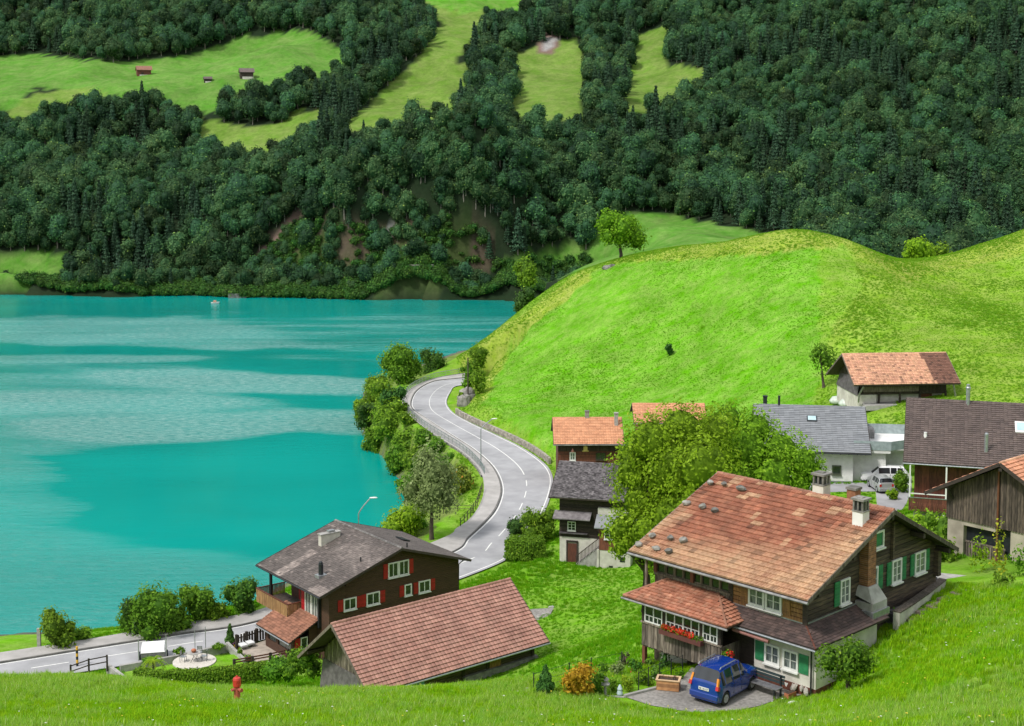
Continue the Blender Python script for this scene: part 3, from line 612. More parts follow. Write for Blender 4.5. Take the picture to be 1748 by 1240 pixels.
# far forest: broadleaf and conifer kinds
def forest_kind(i):
    if i < 6:
        r = random.Random(i + 50); lob = [(0, 0, 4.4 + .5 * (i % 3), 2.0 + .35 * (i % 4), 2.2 + .3 * (i % 3), 2.8 + .6 * (i % 3))]
        for k in range(4 + i % 3):
            a = r.uniform(0, 6.28); lob.append((math.cos(a) * 1.5, math.sin(a) * 1.5, r.uniform(2.6, 6.6), r.uniform(1.5, 2.1), r.uniform(1.5, 2.1), r.uniform(1.5, 2.3)))
        me = crown_mesh('forest_tree', lob, 1150, .62, M['lf_forest'], 100 + i, core=.78, lump=.16, inner=.1)
        t = 5.0; mb = MB(); mb.tube([(0, 0, -1.5), (.1, 0, 2), (0, .1, t)], [.2, .16, .12], 5); col = 1
    else:
        P = []; D_ = []; r = np.random.default_rng(i); h = 11.0
        n = 900; z = r.beta(1.1, 1.5, n) * h * .9 + 1.1; rad = (1 - (z - 1) / h) * 2.3 * (.75 + .25 * np.sin(z * 6)); a = r.uniform(0, 6.28, n); rr = rad * r.uniform(.55, 1.05, n)
        P = np.stack([np.cos(a) * rr, np.sin(a) * rr, z - rr * .25], 1); D_ = np.stack([np.cos(a), np.sin(a), np.full(n, .4)], 1)
        V, Fq = leaves(P, D_, .75, i, .45); me = mesh_np('forest_tree', V, Fq, [M['lf_conifer']], r.random(n))
        mb = MB(); mb.tube([(0, 0, -1.5), (0, 0, h)], [.2, .05], 5)
    # trunk joined as second material
    me.materials.append(M['palebark']); V0 = len(me.vertices)
    tm = mb.mesh('t', M['palebark']); import bmesh
    bm = bmesh.new(); bm.from_mesh(me); nf = len(bm.faces); bm.from_mesh(tm)
    bm.faces.ensure_lookup_table()
    for f in bm.faces[nf:]: f.material_index = 1
    bm.to_mesh(me); bm.free(); bpy.data.meshes.remove(tm); return me
KINDS = [forest_kind(i) for i in range(9)]
# scatter
LMK = [(40, 60, 'above the left end of the high meadow'), (200, 70, 'above the red-roofed mountain barn'), (420, 40, 'above the right part of the high meadow'), (560, 150, 'between the high meadow and the steep middle meadow'), (620, 60, 'left of the top of the steep middle meadow'), (440, 190, 'in the dark clump below the two small barns'),
    (60, 260, 'on the left edge of the photo below the high meadow'), (180, 240, 'below the left part of the high meadow'), (300, 240, 'left of the small lower meadow'), (430, 300, 'below the small lower meadow'), (60, 360, 'above the left shore meadow'), (190, 350, 'right above the left shore meadow'), (320, 360, 'above the far shore left of the gully'), (160, 460, 'between the left shore meadow and the water'), (300, 460, 'at the far shore left of the gully'),
    (430, 400, 'beside the gully'), (540, 330, 'above the left end of the cliffs'), (640, 280, 'on the wooded spur above the grey rock'), (700, 350, 'just above the grey rock'), (740, 240, 'on top of the wooded spur'), (820, 330, 'above the right end of the cliffs'), (880, 420, 'at the right end of the cliffs'), (830, 150, 'in the clump right of the steep middle meadow'), (860, 60, 'at the top between the steep and the second meadow'),
    (900, 280, 'below the second meadow'), (1000, 300, 'above the lone hill tree'), (1040, 150, 'between the second and third meadow'), (1050, 40, 'at the top between the second and third meadow'), (1130, 280, 'below the third meadow'), (1120, 345, 'along the upper edge of the low hill meadow'), (1220, 180, 'right of the third meadow'), (1200, 60, 'above the third meadow'), (1250, 360, 'right behind the crest of the grass hill'), (1350, 300, 'beside the brown forest gully'),
    (1340, 180, 'above the brown forest gully'), (1420, 80, 'at the top right of the third meadow'), (1450, 380, 'behind the highest point of the grass hill'), (1560, 390, 'behind the saddle of the grass hill'), (1500, 280, 'above the saddle of the grass hill'), (1540, 160, 'high above the saddle'), (1680, 360, 'behind the right flank of the grass hill'), (1680, 250, 'on the right edge above the grass hill'), (1660, 120, 'near the upper right corner'), (1560, 40, 'at the top right of the photo')]
FX = []; tries = rng.random((60000, 2)); X = (tries[:, 0] - .5) * 2; Dd = 345 + tries[:, 1] * 420; X = X * (Dd * .40)
order = []; grid = {}
Z = height(X, Dd); SL = (height(X, Dd + 2) - Z) / 2; px, py = proj(np.stack([X, Dd, Z], -1))
clear = np.zeros(len(X), bool)
for nme, (poly, c) in MEADOWS.items():
    clear |= inpoly(px, py, poly)
    if nme not in ('m7',): clear |= inpoly(px, py - (28 if nme in ('m3', 'm4', 'm5') else 20), poly) & (rng.random(len(X)) < .93)
    clear |= inpoly(px, py - 9, poly)
for g in GULLY[:3] + ROCK: clear |= inpoly(px, py - 3, g)
scrub = inpoly(px, py, SCRUB)
clear |= scrub & (py < 468) & (rng.random(len(X)) < .72)
clear |= Z < .8
clear |= (Dd < 434) & (px < 1330)
top = inpoly(px, py, [(-50, 40), (1748, 40), (1748, -20), (-50, -20)])
keep = ~clear & (py > -60) & (px > -90) & (px < 1838)
for i in np.nonzero(keep)[0]:
    x, y = X[i], Dd[i]; r0 = (3.35 if y < 560 else 3.9) / math.sqrt(1 + max(0, SL[i]) ** 2)
    k = (int(x // 4), int(y // 4)); ok = True
    for a in (-1, 0, 1):
        for b in (-1, 0, 1):
            for (u, v) in grid.get((k[0] + a, k[1] + b), ()):
                if (u - x) ** 2 + (v - y) ** 2 < r0 * r0: ok = False; break
            if not ok: break
        if not ok: break
    if ok: grid.setdefault(k, []).append((x, y)); FX.append(i)
FX = np.array(FX); scl = (.62 + .75 * rng.random(len(FX)) ** 1.3) * np.where(scrub[FX] | (py[FX] > 478), .72, 1.0)
# conifers cluster by noise
cn = vnoise(X[FX], Dd[FX], 18, 21) + rng.random(len(FX)) * .35; kd = np.where(cn > .90, 6 + rng.integers(0, 3, len(FX)), rng.integers(0, 6, len(FX)))
rz_ = rng.uniform(0, 6.28, len(FX))
vis = (px[FX] > 5) & (px[FX] < 1743) & (py[FX] < 505) & (py[FX] > 25) & ~((px[FX] > 1000) & (py[FX] > 395)) & ~((px[FX] > 880) & (py[FX] > 455))
cand = np.nonzero(vis)[0]; cand = cand[np.argsort(-(scl[cand] / Dd[FX][cand]) * (1 + .12 * rng.random(len(cand))))][:290]
single = set(cand.tolist())
ROOTS = {}
for c in sorted(single):
    i = FX[c]; sp = ('tall ' if scl[c] > 1.08 else ('small ' if scl[c] < .86 else '')) + ('pointed dark conifer' if kd[c] > 5 else 'round broadleaf tree')
    lm_ = min(LMK, key=lambda t: (t[0] - px[i]) ** 2 + 1.6 * (t[1] - py[i]) ** 2)[2]
    o = link('conifer_tree' if kd[c] > 5 else 'broadleaf_tree', KINDS[kd[c]], None, (X[i], Dd[i], Z[i] - .2), rz_[c]); o.scale = (scl[c],) * 3
    tag(o, f'{sp} {lm_}', 'tree', f'far forest trees {lm_}')
rest = np.array([c for c in range(len(FX)) if c not in single])
print('forest trees', len(FX), 'single', len(single))
def instancer(name, pts, kinds, kid, rot, scale, kind='stuff', mats=()):
    """one object: points that carry instances of the given meshes (geometry nodes)"""
    me = bpy.data.meshes.new(name); me.vertices.add(len(pts)); me.vertices.foreach_set('co', np.ascontiguousarray(pts, np.float32).ravel())
    for nme, val, ty in (('kid', kid, 'INT'), ('rz', rot, 'FLOAT'), ('sc', scale, 'FLOAT')):
        a = me.attributes.new(nme, ty, 'POINT'); a.data.foreach_set('value', np.asarray(val, np.int32 if ty == 'INT' else np.float32))
    o = link(name, me); o['kind'] = kind
    ng = bpy.data.node_groups.new(name + '_nodes', 'GeometryNodeTree'); ng.interface.new_socket('Geometry', in_out='INPUT', socket_type='NodeSocketGeometry'); ng.interface.new_socket('Geometry', in_out='OUTPUT', socket_type='NodeSocketGeometry')
    N = ng.nodes; L = ng.links; gi = N.new('NodeGroupInput'); go = N.new('NodeGroupOutput'); jn = N.new('GeometryNodeJoinGeometry')
    def attr(nm, ty):
        a = N.new('GeometryNodeInputNamedAttribute'); a.data_type = ty; a.inputs[0].default_value = nm; return a.outputs[0]
    cx = N.new('ShaderNodeCombineXYZ'); L.new(attr('rz', 'FLOAT'), cx.inputs[2]); m2p = N.new('GeometryNodeMeshToPoints'); L.new(gi.outputs[0], m2p.inputs[0])
    for j, src in enumerate(kinds):
        oi = N.new('GeometryNodeObjectInfo'); oi.inputs['Object'].default_value = src; oi.transform_space = 'ORIGINAL'
        ip = N.new('GeometryNodeInstanceOnPoints'); cmp_ = N.new('FunctionNodeCompare'); cmp_.data_type = 'INT'; cmp_.operation = 'EQUAL'
        L.new(attr('kid', 'INT'), cmp_.inputs[2]); cmp_.inputs[3].default_value = j
        L.new(m2p.outputs[0], ip.inputs['Points']); L.new(cmp_.outputs[0], ip.inputs['Selection']); L.new(oi.outputs['Geometry'], ip.inputs['Instance'])
        L.new(cx.outputs[0], ip.inputs['Rotation']); L.new(attr('sc', 'FLOAT'), ip.inputs['Scale']); L.new(ip.outputs[0], jn.inputs[0])
    L.new(jn.outputs[0], go.inputs[0]); md = o.modifiers.new('scatter', 'NODES'); md.node_group = ng; return o
first = {}
for o in COL.objects:
    if o.name.startswith(('conifer_tree', 'broadleaf_tree')) and o.data not in first: first[o.data] = o
srcs = [first[k] for k in KINDS if k in first]; idx = {k: j for j, k in enumerate([k for k in KINDS if k in first])}
kid = [idx.get(KINDS[k], 0) for k in kd[rest]]
instancer('forest', np.stack([X[FX[rest]], Dd[FX[rest]], Z[FX[rest]] - .2], 1), srcs, kid, rz_[rest], scl[rest])
# scrub and young growth on the cleared cliff and along the far shore
xs = rng.uniform(-175, 60, 11000); ys = rng.uniform(424, 470, 11000); zs = height(xs, ys); qx, qy = proj(np.stack([xs, ys, zs], -1))
m_ = ((inpoly(qx, qy, SCRUB) & (vnoise(xs, ys, 6, 31) > np.where(qy > 440, .12, .42))) | ((qy > 478) & (zs > .2)) | ((qx > 840) & (qx < 1010) & (qy > 440) & (rng.random(len(xs)) < .5))) & (zs > .2) & ~inpoly(qx, qy, GULLY[0])
m_ &= ~np.logical_or.reduce([inpoly(qx, qy, g) for g in ROCK]); xs, ys, zs = xs[m_], ys[m_], zs[m_]
sb = crown_mesh('shrub_clump', [(0, 0, .9, 1.3, 1.3, 1.1), (.8, .3, .7, .9, .9, .8)], 260, .42, leafmat('undergrowth_leaves', (.03, .09, .018), (.075, .19, .03), (.13, .27, .04), .3, .25), 5, core=.7)
so = link('shore_shrub', sb, None, tuple(at(300, 500, 436)[:2]) + (h1(*at(300, 500, 436)[:2]),)); tag(so, 'low green shrub at the water line of the far shore below the forest', 'shrub')
instancer('undergrowth', np.stack([xs, ys, zs], 1), [so], np.zeros(len(xs)), rng.uniform(0, 6, len(xs)), rng.uniform(.5, 1.5, len(xs)))
# ------------------------------------------------------------------ buildings: shared builders
# a house frame: x along the ridge, -y towards the near eave, z up from its base
def tile_field(parent, O, U, Dn, L, S, tw, th, mat, name='roof_tiles', prof='roman', colf=None, jit=.006, single=None, lift=.015, clip=None, seed=0, thick=.055):
    """courses of overlapping tiles: O top corner, U unit along the ridge, Dn unit down the slope"""
    O, U, Dn = Vector(O), Vector(U).normalized(), Vector(Dn).normalized(); Nn = U.cross(Dn); Nn = Nn if Nn.z > 0 else -Nn
    nr = max(1, round(S / th)); th = S / nr; nc = max(1, round(L / tw)); tw = L / nc; r = random.Random(seed); mb = MB()
    if prof == 'roman': fx, fh = [0, .12, .38, .5, .62, .88, 1], [0, .045, .045, 0, .045, .045, 0]
    elif prof == 'wave': fx, fh = [0, .3, .7, 1], [0, .03, .03, 0]
    else: fx, fh = [0, .02, .98, 1], [-.01, 0, 0, -.01]
    def shape():
        P = [(tw * a, 0, h + thick + lift) for a, h in zip(fx, fh)] + [(tw * a, th * 1.1, h * .9 + lift) for a, h in zip(fx, fh)] + [(tw * a, 0, lift - .01) for a in fx]
        n = len(fx); return P, [[i, i + 1, n + i + 1, n + i] for i in range(n - 1)] + [[2 * n + i, 2 * n + i + 1, i + 1, i] for i in range(n - 1)]
    P, Fc = shape(); me1 = None; cand = []
    for j in range(nr):
        for i in range(nc):
            b = O + U * (i * tw) + Dn * ((j + 1) * th)
            if clip and not clip((i + .5) * tw, (j + .5) * th): continue
            cand.append((j, i, b, colf((i + .5) / nc, (j + .5) / nr, i, j, r) if colf else (1, 1, 1)))
    singles = set()
    if single:
        k = sorted(range(len(cand)), key=lambda q: -single(cand[q][0], cand[q][1]))[:300]; singles = set(k)
        m1 = MB(); m1.add(P, Fc, rnd=.5); me1 = m1.mesh('tile', mat)
    for q, (j, i, b, c) in enumerate(cand):
        dz = r.uniform(-jit, jit); sk = r.uniform(-jit, jit)
        if q in singles:
            o = bpy.data.objects.new('tile', me1); COL.objects.link(o); o.parent = parent
            mt = Matrix((U, -Dn, Nn)).transposed().to_4x4(); mt.translation = b + Nn * dz; o.matrix_basis = mt; o.color = (*c, 1)
        else:
            mb.add([b + U * (p[0] + sk) - Dn * p[1] + Nn * (p[2] + dz) for p in P], Fc, col=c)
    if mb.v: mb.build(name, mat, parent, kind='stuff')

def slab(mb, pts, t, mi=0):
    pts = [Vector(p) for p in pts]; n = len(pts); b = [p - Vector((0, 0, t)) for p in pts]
    mb.add(pts + b, [list(range(n)), list(range(2 * n - 1, n - 1, -1))] + [[i, n + i, n + (i + 1) % n, (i + 1) % n] for i in range(n)], mi)

def win(h, side, pos, a0, a1, z0, z1, fr, glass, nx=2, nz=2, shut=None, sw=.4, sides='lr', sill=True, fw=.06, open_=0, slats=7, label=None):
    """window of house h on side N (y = pos), R or L (x = pos); a0..a1 along the wall"""
    w_, h_ = abs(a1 - a0), z1 - z0
    if side == 'N': loc, rz = (min(a0, a1), pos, z0), 0
    elif side == 'R': loc, rz = (pos, min(a0, a1), z0), R(90)
    else: loc, rz = (pos, max(a0, a1), z0), R(-90)
    mb = MB(); d0 = -.075
    mb.box(-.02, fw, d0, 0, -.02, h_ + .02); mb.box(w_ - fw, w_ + .02, d0, 0, -.02, h_ + .02); mb.box(fw, w_ - fw, d0, 0, -.02, fw); mb.box(fw, w_ - fw, d0, 0, h_ - fw, h_ + .02)
    for k in range(1, nx): x = w_ * k / nx; mb.box(x - .03, x + .03, d0 + .01, 0, fw, h_ - fw)
    for k in range(1, nz): z = h_ * k / nz; mb.box(fw, w_ - fw, d0 + .03, 0, z - .014, z + .014)
    o = mb.build('window', fr, h, loc, rz)
    g = MB(); g.box(fw * .6, w_ - fw * .6, -.03, -.004, fw * .6, h_ - fw * .6); g.build('pane', glass, o)
    if sill: s = MB(); s.box(-.06, w_ + .06, -.16, 0, -.09, -.022); s.build('sill', fr, o)
    if shut is not None:
        m4 = Matrix.Translation(loc) @ Matrix.Rotation(rz, 4, 'Z')
        for c in sides:
            x0 = -.05 - sw if c == 'l' else w_ + .05; s = MB(); s.box(0, sw, -.045, -.01, 0, h_)
            for k in range(slats): zz = .06 + (h_ - .12) * (k + .5) / slats; s.box(.05, sw - .05, -.058, -.044, zz - .3 * h_ / slats, zz + .25 * h_ / slats)
            so = s.build('shutter', shut, h); so.matrix_basis = m4 @ Matrix.Translation((x0, 0, 0))
    return o

def gable_z(y, zr, w1, d1, w2, d2): return zr - (d1 * (-y) / w1 if y < 0 else d2 * y / w2)

def walls(h, x0, x1, y0, y1, zb, G, mat, drop=.14, name='wall', courses=None, cmat=None, faces='RN', vert=None):
    """prism up to the underside of the roof; courses = height of horizontal timbers, vert = width of vertical boards"""
    gz = lambda y: gable_z(y, *G) - drop
    mb = MB(); pr = [(y0, zb), (y1, zb), (y1, gz(y1)), (0, gz(0)), (y0, gz(y0))] if y0 < 0 < y1 else [(y0, zb), (y1, zb), (y1, gz(y1)), (y0, gz(y0))]
    n = len(pr); V = [(x0, *p) for p in pr] + [(x1, *p) for p in pr]
    mb.add(V, [list(range(n)), list(range(2 * n - 1, n - 1, -1))] + [[i, (i + 1) % n, n + (i + 1) % n, n + i] for i in range(n)])
    wobj = mb.build(name, mat, h)
    if courses:
        c = MB(); z = zb + .02
        while z < G[0] - .2:
            zt = z + courses - .03; rj = random.uniform(-.01, .01)
            if 'N' in faces and zt < gz(y0): c.box(x0 - .02, x1 + .02, y0 - .045 + rj, y0 - .003, z, zt)
            for f, xx in (('R', x1), ('L', x0)):
                if f in faces:
                    ya = y0 if zt < gz(y0) else -(G[0] - drop - zt) * G[1] / G[2]; yb = y1 if zt < gz(y1) else (G[0] - drop - zt) * G[3] / G[4]
                    if yb - ya > .2: c.box(*( (xx + .003, xx + .045 + rj) if f == 'R' else (xx - .045 - rj, xx - .003)), ya + .01, yb - .01, z, zt)
            z += courses
        c.build('timber', cmat or mat, wobj, kind='stuff')
    if vert:
        c = MB(); zt0 = vert[1]; vw = vert[0]
        if 'N' in faces:
            x = x0
            while x < x1 - .02: c.box(x, min(x + vw - .02, x1), y0 - .03 - random.random() * .015, y0 - .003, zb + zt0, gz(y0) - .02); x += vw
        for f, xx in (('R', x1), ('L', x0)):
            if f in faces:
                y = y0
                while y < y1 - .02:
                    a, b = y, min(y + vw - .02, y1); t = .03 + random.random() * .015; A0, A1 = (xx + .003, xx + t) if f == 'R' else (xx - t, xx - .003)
                    c.add([(A0, a, zb + zt0), (A1, a, zb + zt0), (A1, b, zb + zt0), (A0, b, zb + zt0), (A0, a, gz(a)), (A1, a, gz(a)), (A1, b, gz(b)), (A0, b, gz(b))],
                          [[0, 3, 2, 1], [4, 5, 6, 7], [0, 1, 5, 4], [1, 2, 6, 5], [2, 3, 7, 6], [3, 0, 4, 7]]); y += vw
        c.build('boarding', cmat or mat, wobj, kind='stuff')
    return wobj

def roof(h, L, G, under, t=.12, fascia=None, gut=None, ends='RL', x0=0):
    zr, w1, d1, w2, d2 = G; mb = MB()
    slab(mb, [(x0, 0, zr), (L, 0, zr), (L, -w1, zr - d1), (x0, -w1, zr - d1)], t); slab(mb, [(x0, 0, zr), (x0, w2, zr - d2), (L, w2, zr - d2), (L, 0, zr)], t)
    r = mb.build('roof', under, h)
    for x in ([L + .012] if 'R' in ends else []) + ([x0 - .012] if 'L' in ends else []):
        f = MB(); f.beam((x, .0, zr - .05), (x, -w1 - .02, zr - d1 - .05), .05, .2); f.build('bargeboard', fascia or under, r)
        f = MB(); f.beam((x, .0, zr - .05), (x, w2 + .02, zr - d2 - .05), .05, .2); f.build('bargeboard', fascia or under, r)
    if gut is not None:
        for y, z in ((-w1 - .07, zr - d1 - .08),):
            g = MB(); g.tube([(x0 - .05, y, z), (L + .05, y, z)], .065, 8); g.build('gutter', gut, r)
        rafters = MB(); x = x0 + .3
        while x < L: rafters.beam((x, -w1 * .8, zr - d1 * .8 - t - .06), (x, -w1 + .05, zr - d1 - t - .05), .08, .1); x += .8
        rafters.build('rafter_ends', fascia or under, r, kind='stuff')
    return r
def slope_tiles(r, L, G, side, tw, th, mat, x0=0, **k):
    zr, w1, d1, w2, d2 = G; w, d, s = (w1, d1, -1) if side == 'N' else (w2, d2, 1); S = math.hypot(w, d)
    tile_field(r, (x0, 0, zr), (1, 0, 0), (0, s * w, -d), L - x0, S, tw, th, mat, **k)
def ridge_caps(r, L, zr, mat, step=.38, rad=.1, x0=0):
    mb = MB(); x = x0
    while x < L - .05:
        mb.tube([(x, 0, zr + .02), (min(x + step * 1.08, L), 0, zr + .035)], [rad, rad * 1.12], 8); x += step
    mb.build('ridge_tiles', mat, r, kind='stuff')
def chimney(h, x, y, z0, z1, sx, sy, mat, capmat, label=None, open_cap=True, name='chimney'):
    mb = MB(); ch = empty(name, (x, y, z0)); ch.parent = h
    H_ = z1 - z0; hb = H_ * .62 if open_cap else H_ - .12
    mb.box(-sx / 2, sx / 2, -sy / 2, sy / 2, 0, hb); mb.build('stack', mat, ch)
    c = MB()
    if open_cap:
        c.box(-sx / 2 - .03, sx / 2 + .03, -sy / 2 - .03, sy / 2 + .03, hb + .002, hb + .06)
        for a in (-1, 0, 1):
            for b in (-1, 0, 1):
                if a or b: c.box(a * (sx / 2 - .05) - .045, a * (sx / 2 - .05) + .045, b * (sy / 2 - .05) - .045, b * (sy / 2 - .05) + .045, hb + .06, H_ - .1)
        c.box(-sx / 2 + .1, sx / 2 - .1, -sy / 2 + .1, sy / 2 - .1, hb + .06, H_ - .12, 1)
        c.box(-sx / 2 - .07, sx / 2 + .07, -sy / 2 - .07, sy / 2 + .07, H_ - .1, H_); c.box(-sx / 4, sx / 4, -sy / 4, sy / 4, H_, H_ + .05)
    else: c.box(-sx / 2 - .05, sx / 2 + .05, -sy / 2 - .05, sy / 2 + .05, hb + .002, H_)
    c.build('cap', [capmat, M['darkmetal']], ch); return ch
def loc2(h_o, yaw, base):
    a = R(yaw)
    def f(px, py, z):   # photograph + absolute height -> house frame
        p = atz(px, py, z) - np.array([h_o[0], h_o[1], 0]); return (p[0] * math.cos(a) + p[1] * math.sin(a), -p[0] * math.sin(a) + p[1] * math.cos(a), z - base)
    return f

# ---- the red-roofed chalet
A0 = (10.74, 73); AB = 25.0; GA = (7.39, 6.95, 2.74, 6.1, 3.07)
A = empty('chalet', (*A0, AB), R(-46.1), label='large dark timber chalet with mottled red tile roof and green shutters beside the blue car', cat='house')
la = loc2(A0, -46.1, AB)
PAT = [(0.0, .26, .40, .5), (0.0, .40, .30, 1.02), (.75, .40, 1.01, 1.02), (.88, .16, 1.01, .45), (.62, .62, .95, 1.02), (.27, .13, .36, .21), (.1, .10, .2, .16)]
def colA(u, v, i, j, r):
    red, pale = (.37, .140, .080), (.55, .34, .205)
    # distance to the paler, re-laid areas: lower left, lower edge and right flank
    f = max(0, min(1, (v - .62 + .25 * (u - .3)) * 4)) * (1 if u < .55 else .9)
    f = max(f, max(0, min(1, (u - .70 + .30 * (v - .5)) * 5)) * max(0, min(1, (v - .12) * 5)))
    f = max(f, max(0, min(1, (.12 - u) * 9)) * max(0, min(1, (v - .2) * 3)))
    n = vnoise(np.array([i * 1.]), np.array([j * 1.]), 2.3, 77)[0]; f = f * (.55 + .9 * n)
    if n > .84 and v < .6: f = .9
    if .27 < u < .34 and .12 < v < .2 or .24 < u < .28 and .18 < v < .24: f = 1.15
    f = max(0, min(1.15, f + r.uniform(-.14, .14))); k = r.uniform(.8, 1.12)
    c = [(a * (1 - f) + b * f) * k for a, b in zip(red, pale)]
    if r.random() < .05: c = [x * .62 for x in c]
    return tuple(c)
ra = roof(A, 10.4, GA, M['darkwood'], fascia=M['greywood'], gut=M['gutter'])
slope_tiles(ra, 10.4, GA, 'N', .30, .335, M['tileA'], colf=colA, single=lambda j, i: j * 1.0 + i * .55, jit=.012, seed=3)
slope_tiles(ra, 10.4, GA, 'F', .30, .335, M['tileA'], colf=colA, jit=.012, prof='wave', seed=4)
ridge_caps(ra, 10.4, GA[0], M['tileBrown'], rad=.09)
walls(A, .8, 9.6, -5.92, 5.4, -1.5, GA, M['logwood'], courses=.21, faces='R', drop=.16)
# front timber wall above the skirt roof, right half, in warmer logs
mb = MB(); z = 3.22
while z < 4.85: mb.box(5.52, 9.55, -5.985, -5.925, z, z + .17); z += .2
mb.build('timber', M['honeywood'], A, kind='stuff')
for x in (5.5, 9.62): m_ = MB(); m_.box(x - .12, x + .12, -6.02, -5.93, 3.1, 5.0); m_.build('post', M['darkwood'], A)
win(A, 'N', -5.99, 6.55, 7.42, 3.40, 4.28, M['white'], M['curtain'], 2, 2, M['honeywood'], .42, 'l', fw=.09)
win(A, 'N', -5.99, 7.50, 8.37, 3.40, 4.28, M['white'], M['curtain'], 2, 2, M['honeywood'], .42, 'r', fw=.09)
# upper glazed gallery on the left
g = MB()
x = 1.0
while x < 5.4: g.box(x, x + .17, -6.0, -5.925, 2.7, 3.52, rnd=random.random()); x += .2
g.build('boarding', M['greywood'], A, kind='stuff')
r_ = MB(); r_.box(.85, 5.5, -6.06, -5.93, 3.53, 3.64); r_.box(.85, 5.5, -6.04, -5.93, 4.62, 4.72); r_.build('rail', M['greywood'], A)
for k in range(8):
    x = 1.0 + k * .555; win(A, 'N', -5.94, x + .02, x + .52, 3.66, 4.60, M['greywood'], M['glass'], 1, 1, fw=.045, sill=False)
for x in (.92, 3.22): m_ = MB(); m_.box(x - .1, x + .1, -6.07, -5.93, 3.64, 4.9); m_.build('post', M['redbrown'], A)
# outer corner post under the eave, left
m_ = MB(); m_.tube([(.95, -6.75, -.6), (.95, -6.75, 4.7)], .07, 8); m_.build('eave_post', M['greywood'], A)
# veranda box with its own hipped roof
V = (1.3, 6.05, -7.4)
m_ = MB(); x = V[0]
while x < V[1] - .05: m_.box(x, x + .17, V[2] - .03 - random.random() * .015, V[2], .40 + random.random() * .05, 1.55, rnd=random.random()); x += .19
y = V[2]
while y < -6.0: m_.box(V[0] - .04, V[0] - .005, y, y + .17, .42, 1.55); m_.box(V[1] + .005, V[1] + .04, y, y + .17, .42, 1.55); y += .19
m_.build('boarding', M['greywood'], A, kind='stuff')
m_ = MB(); m_.box(V[0], V[1], V[2] + .002, -5.95, .38, .5); m_.box(V[0], V[1], V[2] + .003, V[2] + .08, .5, 1.5); m_.build('veranda_floor', M['darkwood'], A)
m_ = MB(); m_.box(V[0] - .05, V[1] + .05, V[2] - .09, V[2] + .03, 1.552, 1.63); m_.box(V[0] - .03, V[1] + .03, V[2] - .04, V[2] + .03, 2.5, 2.62); m_.build('rail', M['greywood'], A)
for x in (1.36, 2.68, 4.92, 5.98):
    m_ = MB(); m_.box(x - .08, x + .08, V[2] - .05, V[2] + .1, 1.63, 2.5); m_.build('post', M['darkwood'], A)
for a, b, n in ((1.5, 2.56, 2), (2.82, 3.84, 2), (3.86, 4.80, 2), (5.04, 5.86, 2)):
    o = win(A, 'N', V[2], a, b, 1.66, 2.48, M['white'], M['glass'], 2, 1, fw=.035, sill=False)
    mm = MB(); w_ = b - a; mm.box(.03, w_ - .03, -.07, -.032, .30, .335)
    for q in (.25, .75): mm.box(w_ * q - .015, w_ * q + .015, -.07, -.032, .03, .30)
    mm.build('glazing_bar', M['white'], o)
for s_ in (-1,):
    win(A, 'L', V[0], V[2] + .2, -6.1, 1.66, 2.48, M['white'], M['glass'], 2, 1, fw=.035, sill=False)
for (x, y) in ((1.38, V[2] + .08),): m_ = MB(); m_.box(x - .09, x + .09, y - .09, y + .09, -1.0, .38); m_.build('post', M['redbrown'], A)
# veranda roof
vr = MB(); e = [(.45, -7.88, 2.72), (6.72, -7.88, 2.72), (6.72, -5.95, 2.72), (.45, -5.95, 2.72)]; tp = [(1.75, -5.95, 3.46), (4.75, -5.95, 3.46)]
slab(vr, [e[0], e[1], tp[1], tp[0]], .07); slab(vr, [e[3], e[0], tp[0]], .07); slab(vr, [e[1], e[2], tp[1]], .07)
vo = vr.build('veranda_roof', M['darkwood'], A)
def colV(u, v, i, j, r): k = r.uniform(.8, 1.12); f = r.random() ** 2 * .5; return tuple((a * (1 - f) + b * f) * k for a, b in zip((.47, .19, .115), (.56, .33, .22)))
Sv = math.hypot(1.93, .74)
tile_field(vo, (.45, -5.95, 3.46), (1, 0, 0), (0, -1.93, -.74), 6.27, Sv, .26, .21, M['tileA'], prof='wave', colf=colV, clip=lambda x, s: 1.3 * (1 - s / Sv) < x < 6.27 - 1.97 * (1 - s / Sv), seed=8, jit=.008)
tile_field(vo, (4.75, -7.88, 3.46), (0, 1, 0), (1.97, 0, -.74), 1.93, math.hypot(1.97, .74), .26, .21, M['tileA'], prof='wave', colf=colV, clip=lambda x, s: x > 1.93 * (1 - s / 2.1), seed=9)
tile_field(vo, (1.75, -7.88, 3.46), (0, 1, 0), (-1.3, 0, -.74), 1.93, math.hypot(1.3, .74), .26, .21, M['tileA'], prof='wave', colf=colV, clip=lambda x, s: x > 1.93 * (1 - s / 1.5), seed=10)
m_ = MB(); m_.tube([(4.75, -5.97, 3.50), (6.72, -7.88, 2.78)], .06, 6); m_.tube([(1.75, -5.97, 3.5), (.45, -7.88, 2.78)], .06, 6); m_.build('hip_tiles', M['tileBrown'], vo)
m_ = MB(); m_.tube([(.4, -7.95, 2.66), (6.8, -7.95, 2.66)], .05, 8); m_.build('gutter', M['gutter'], vo)
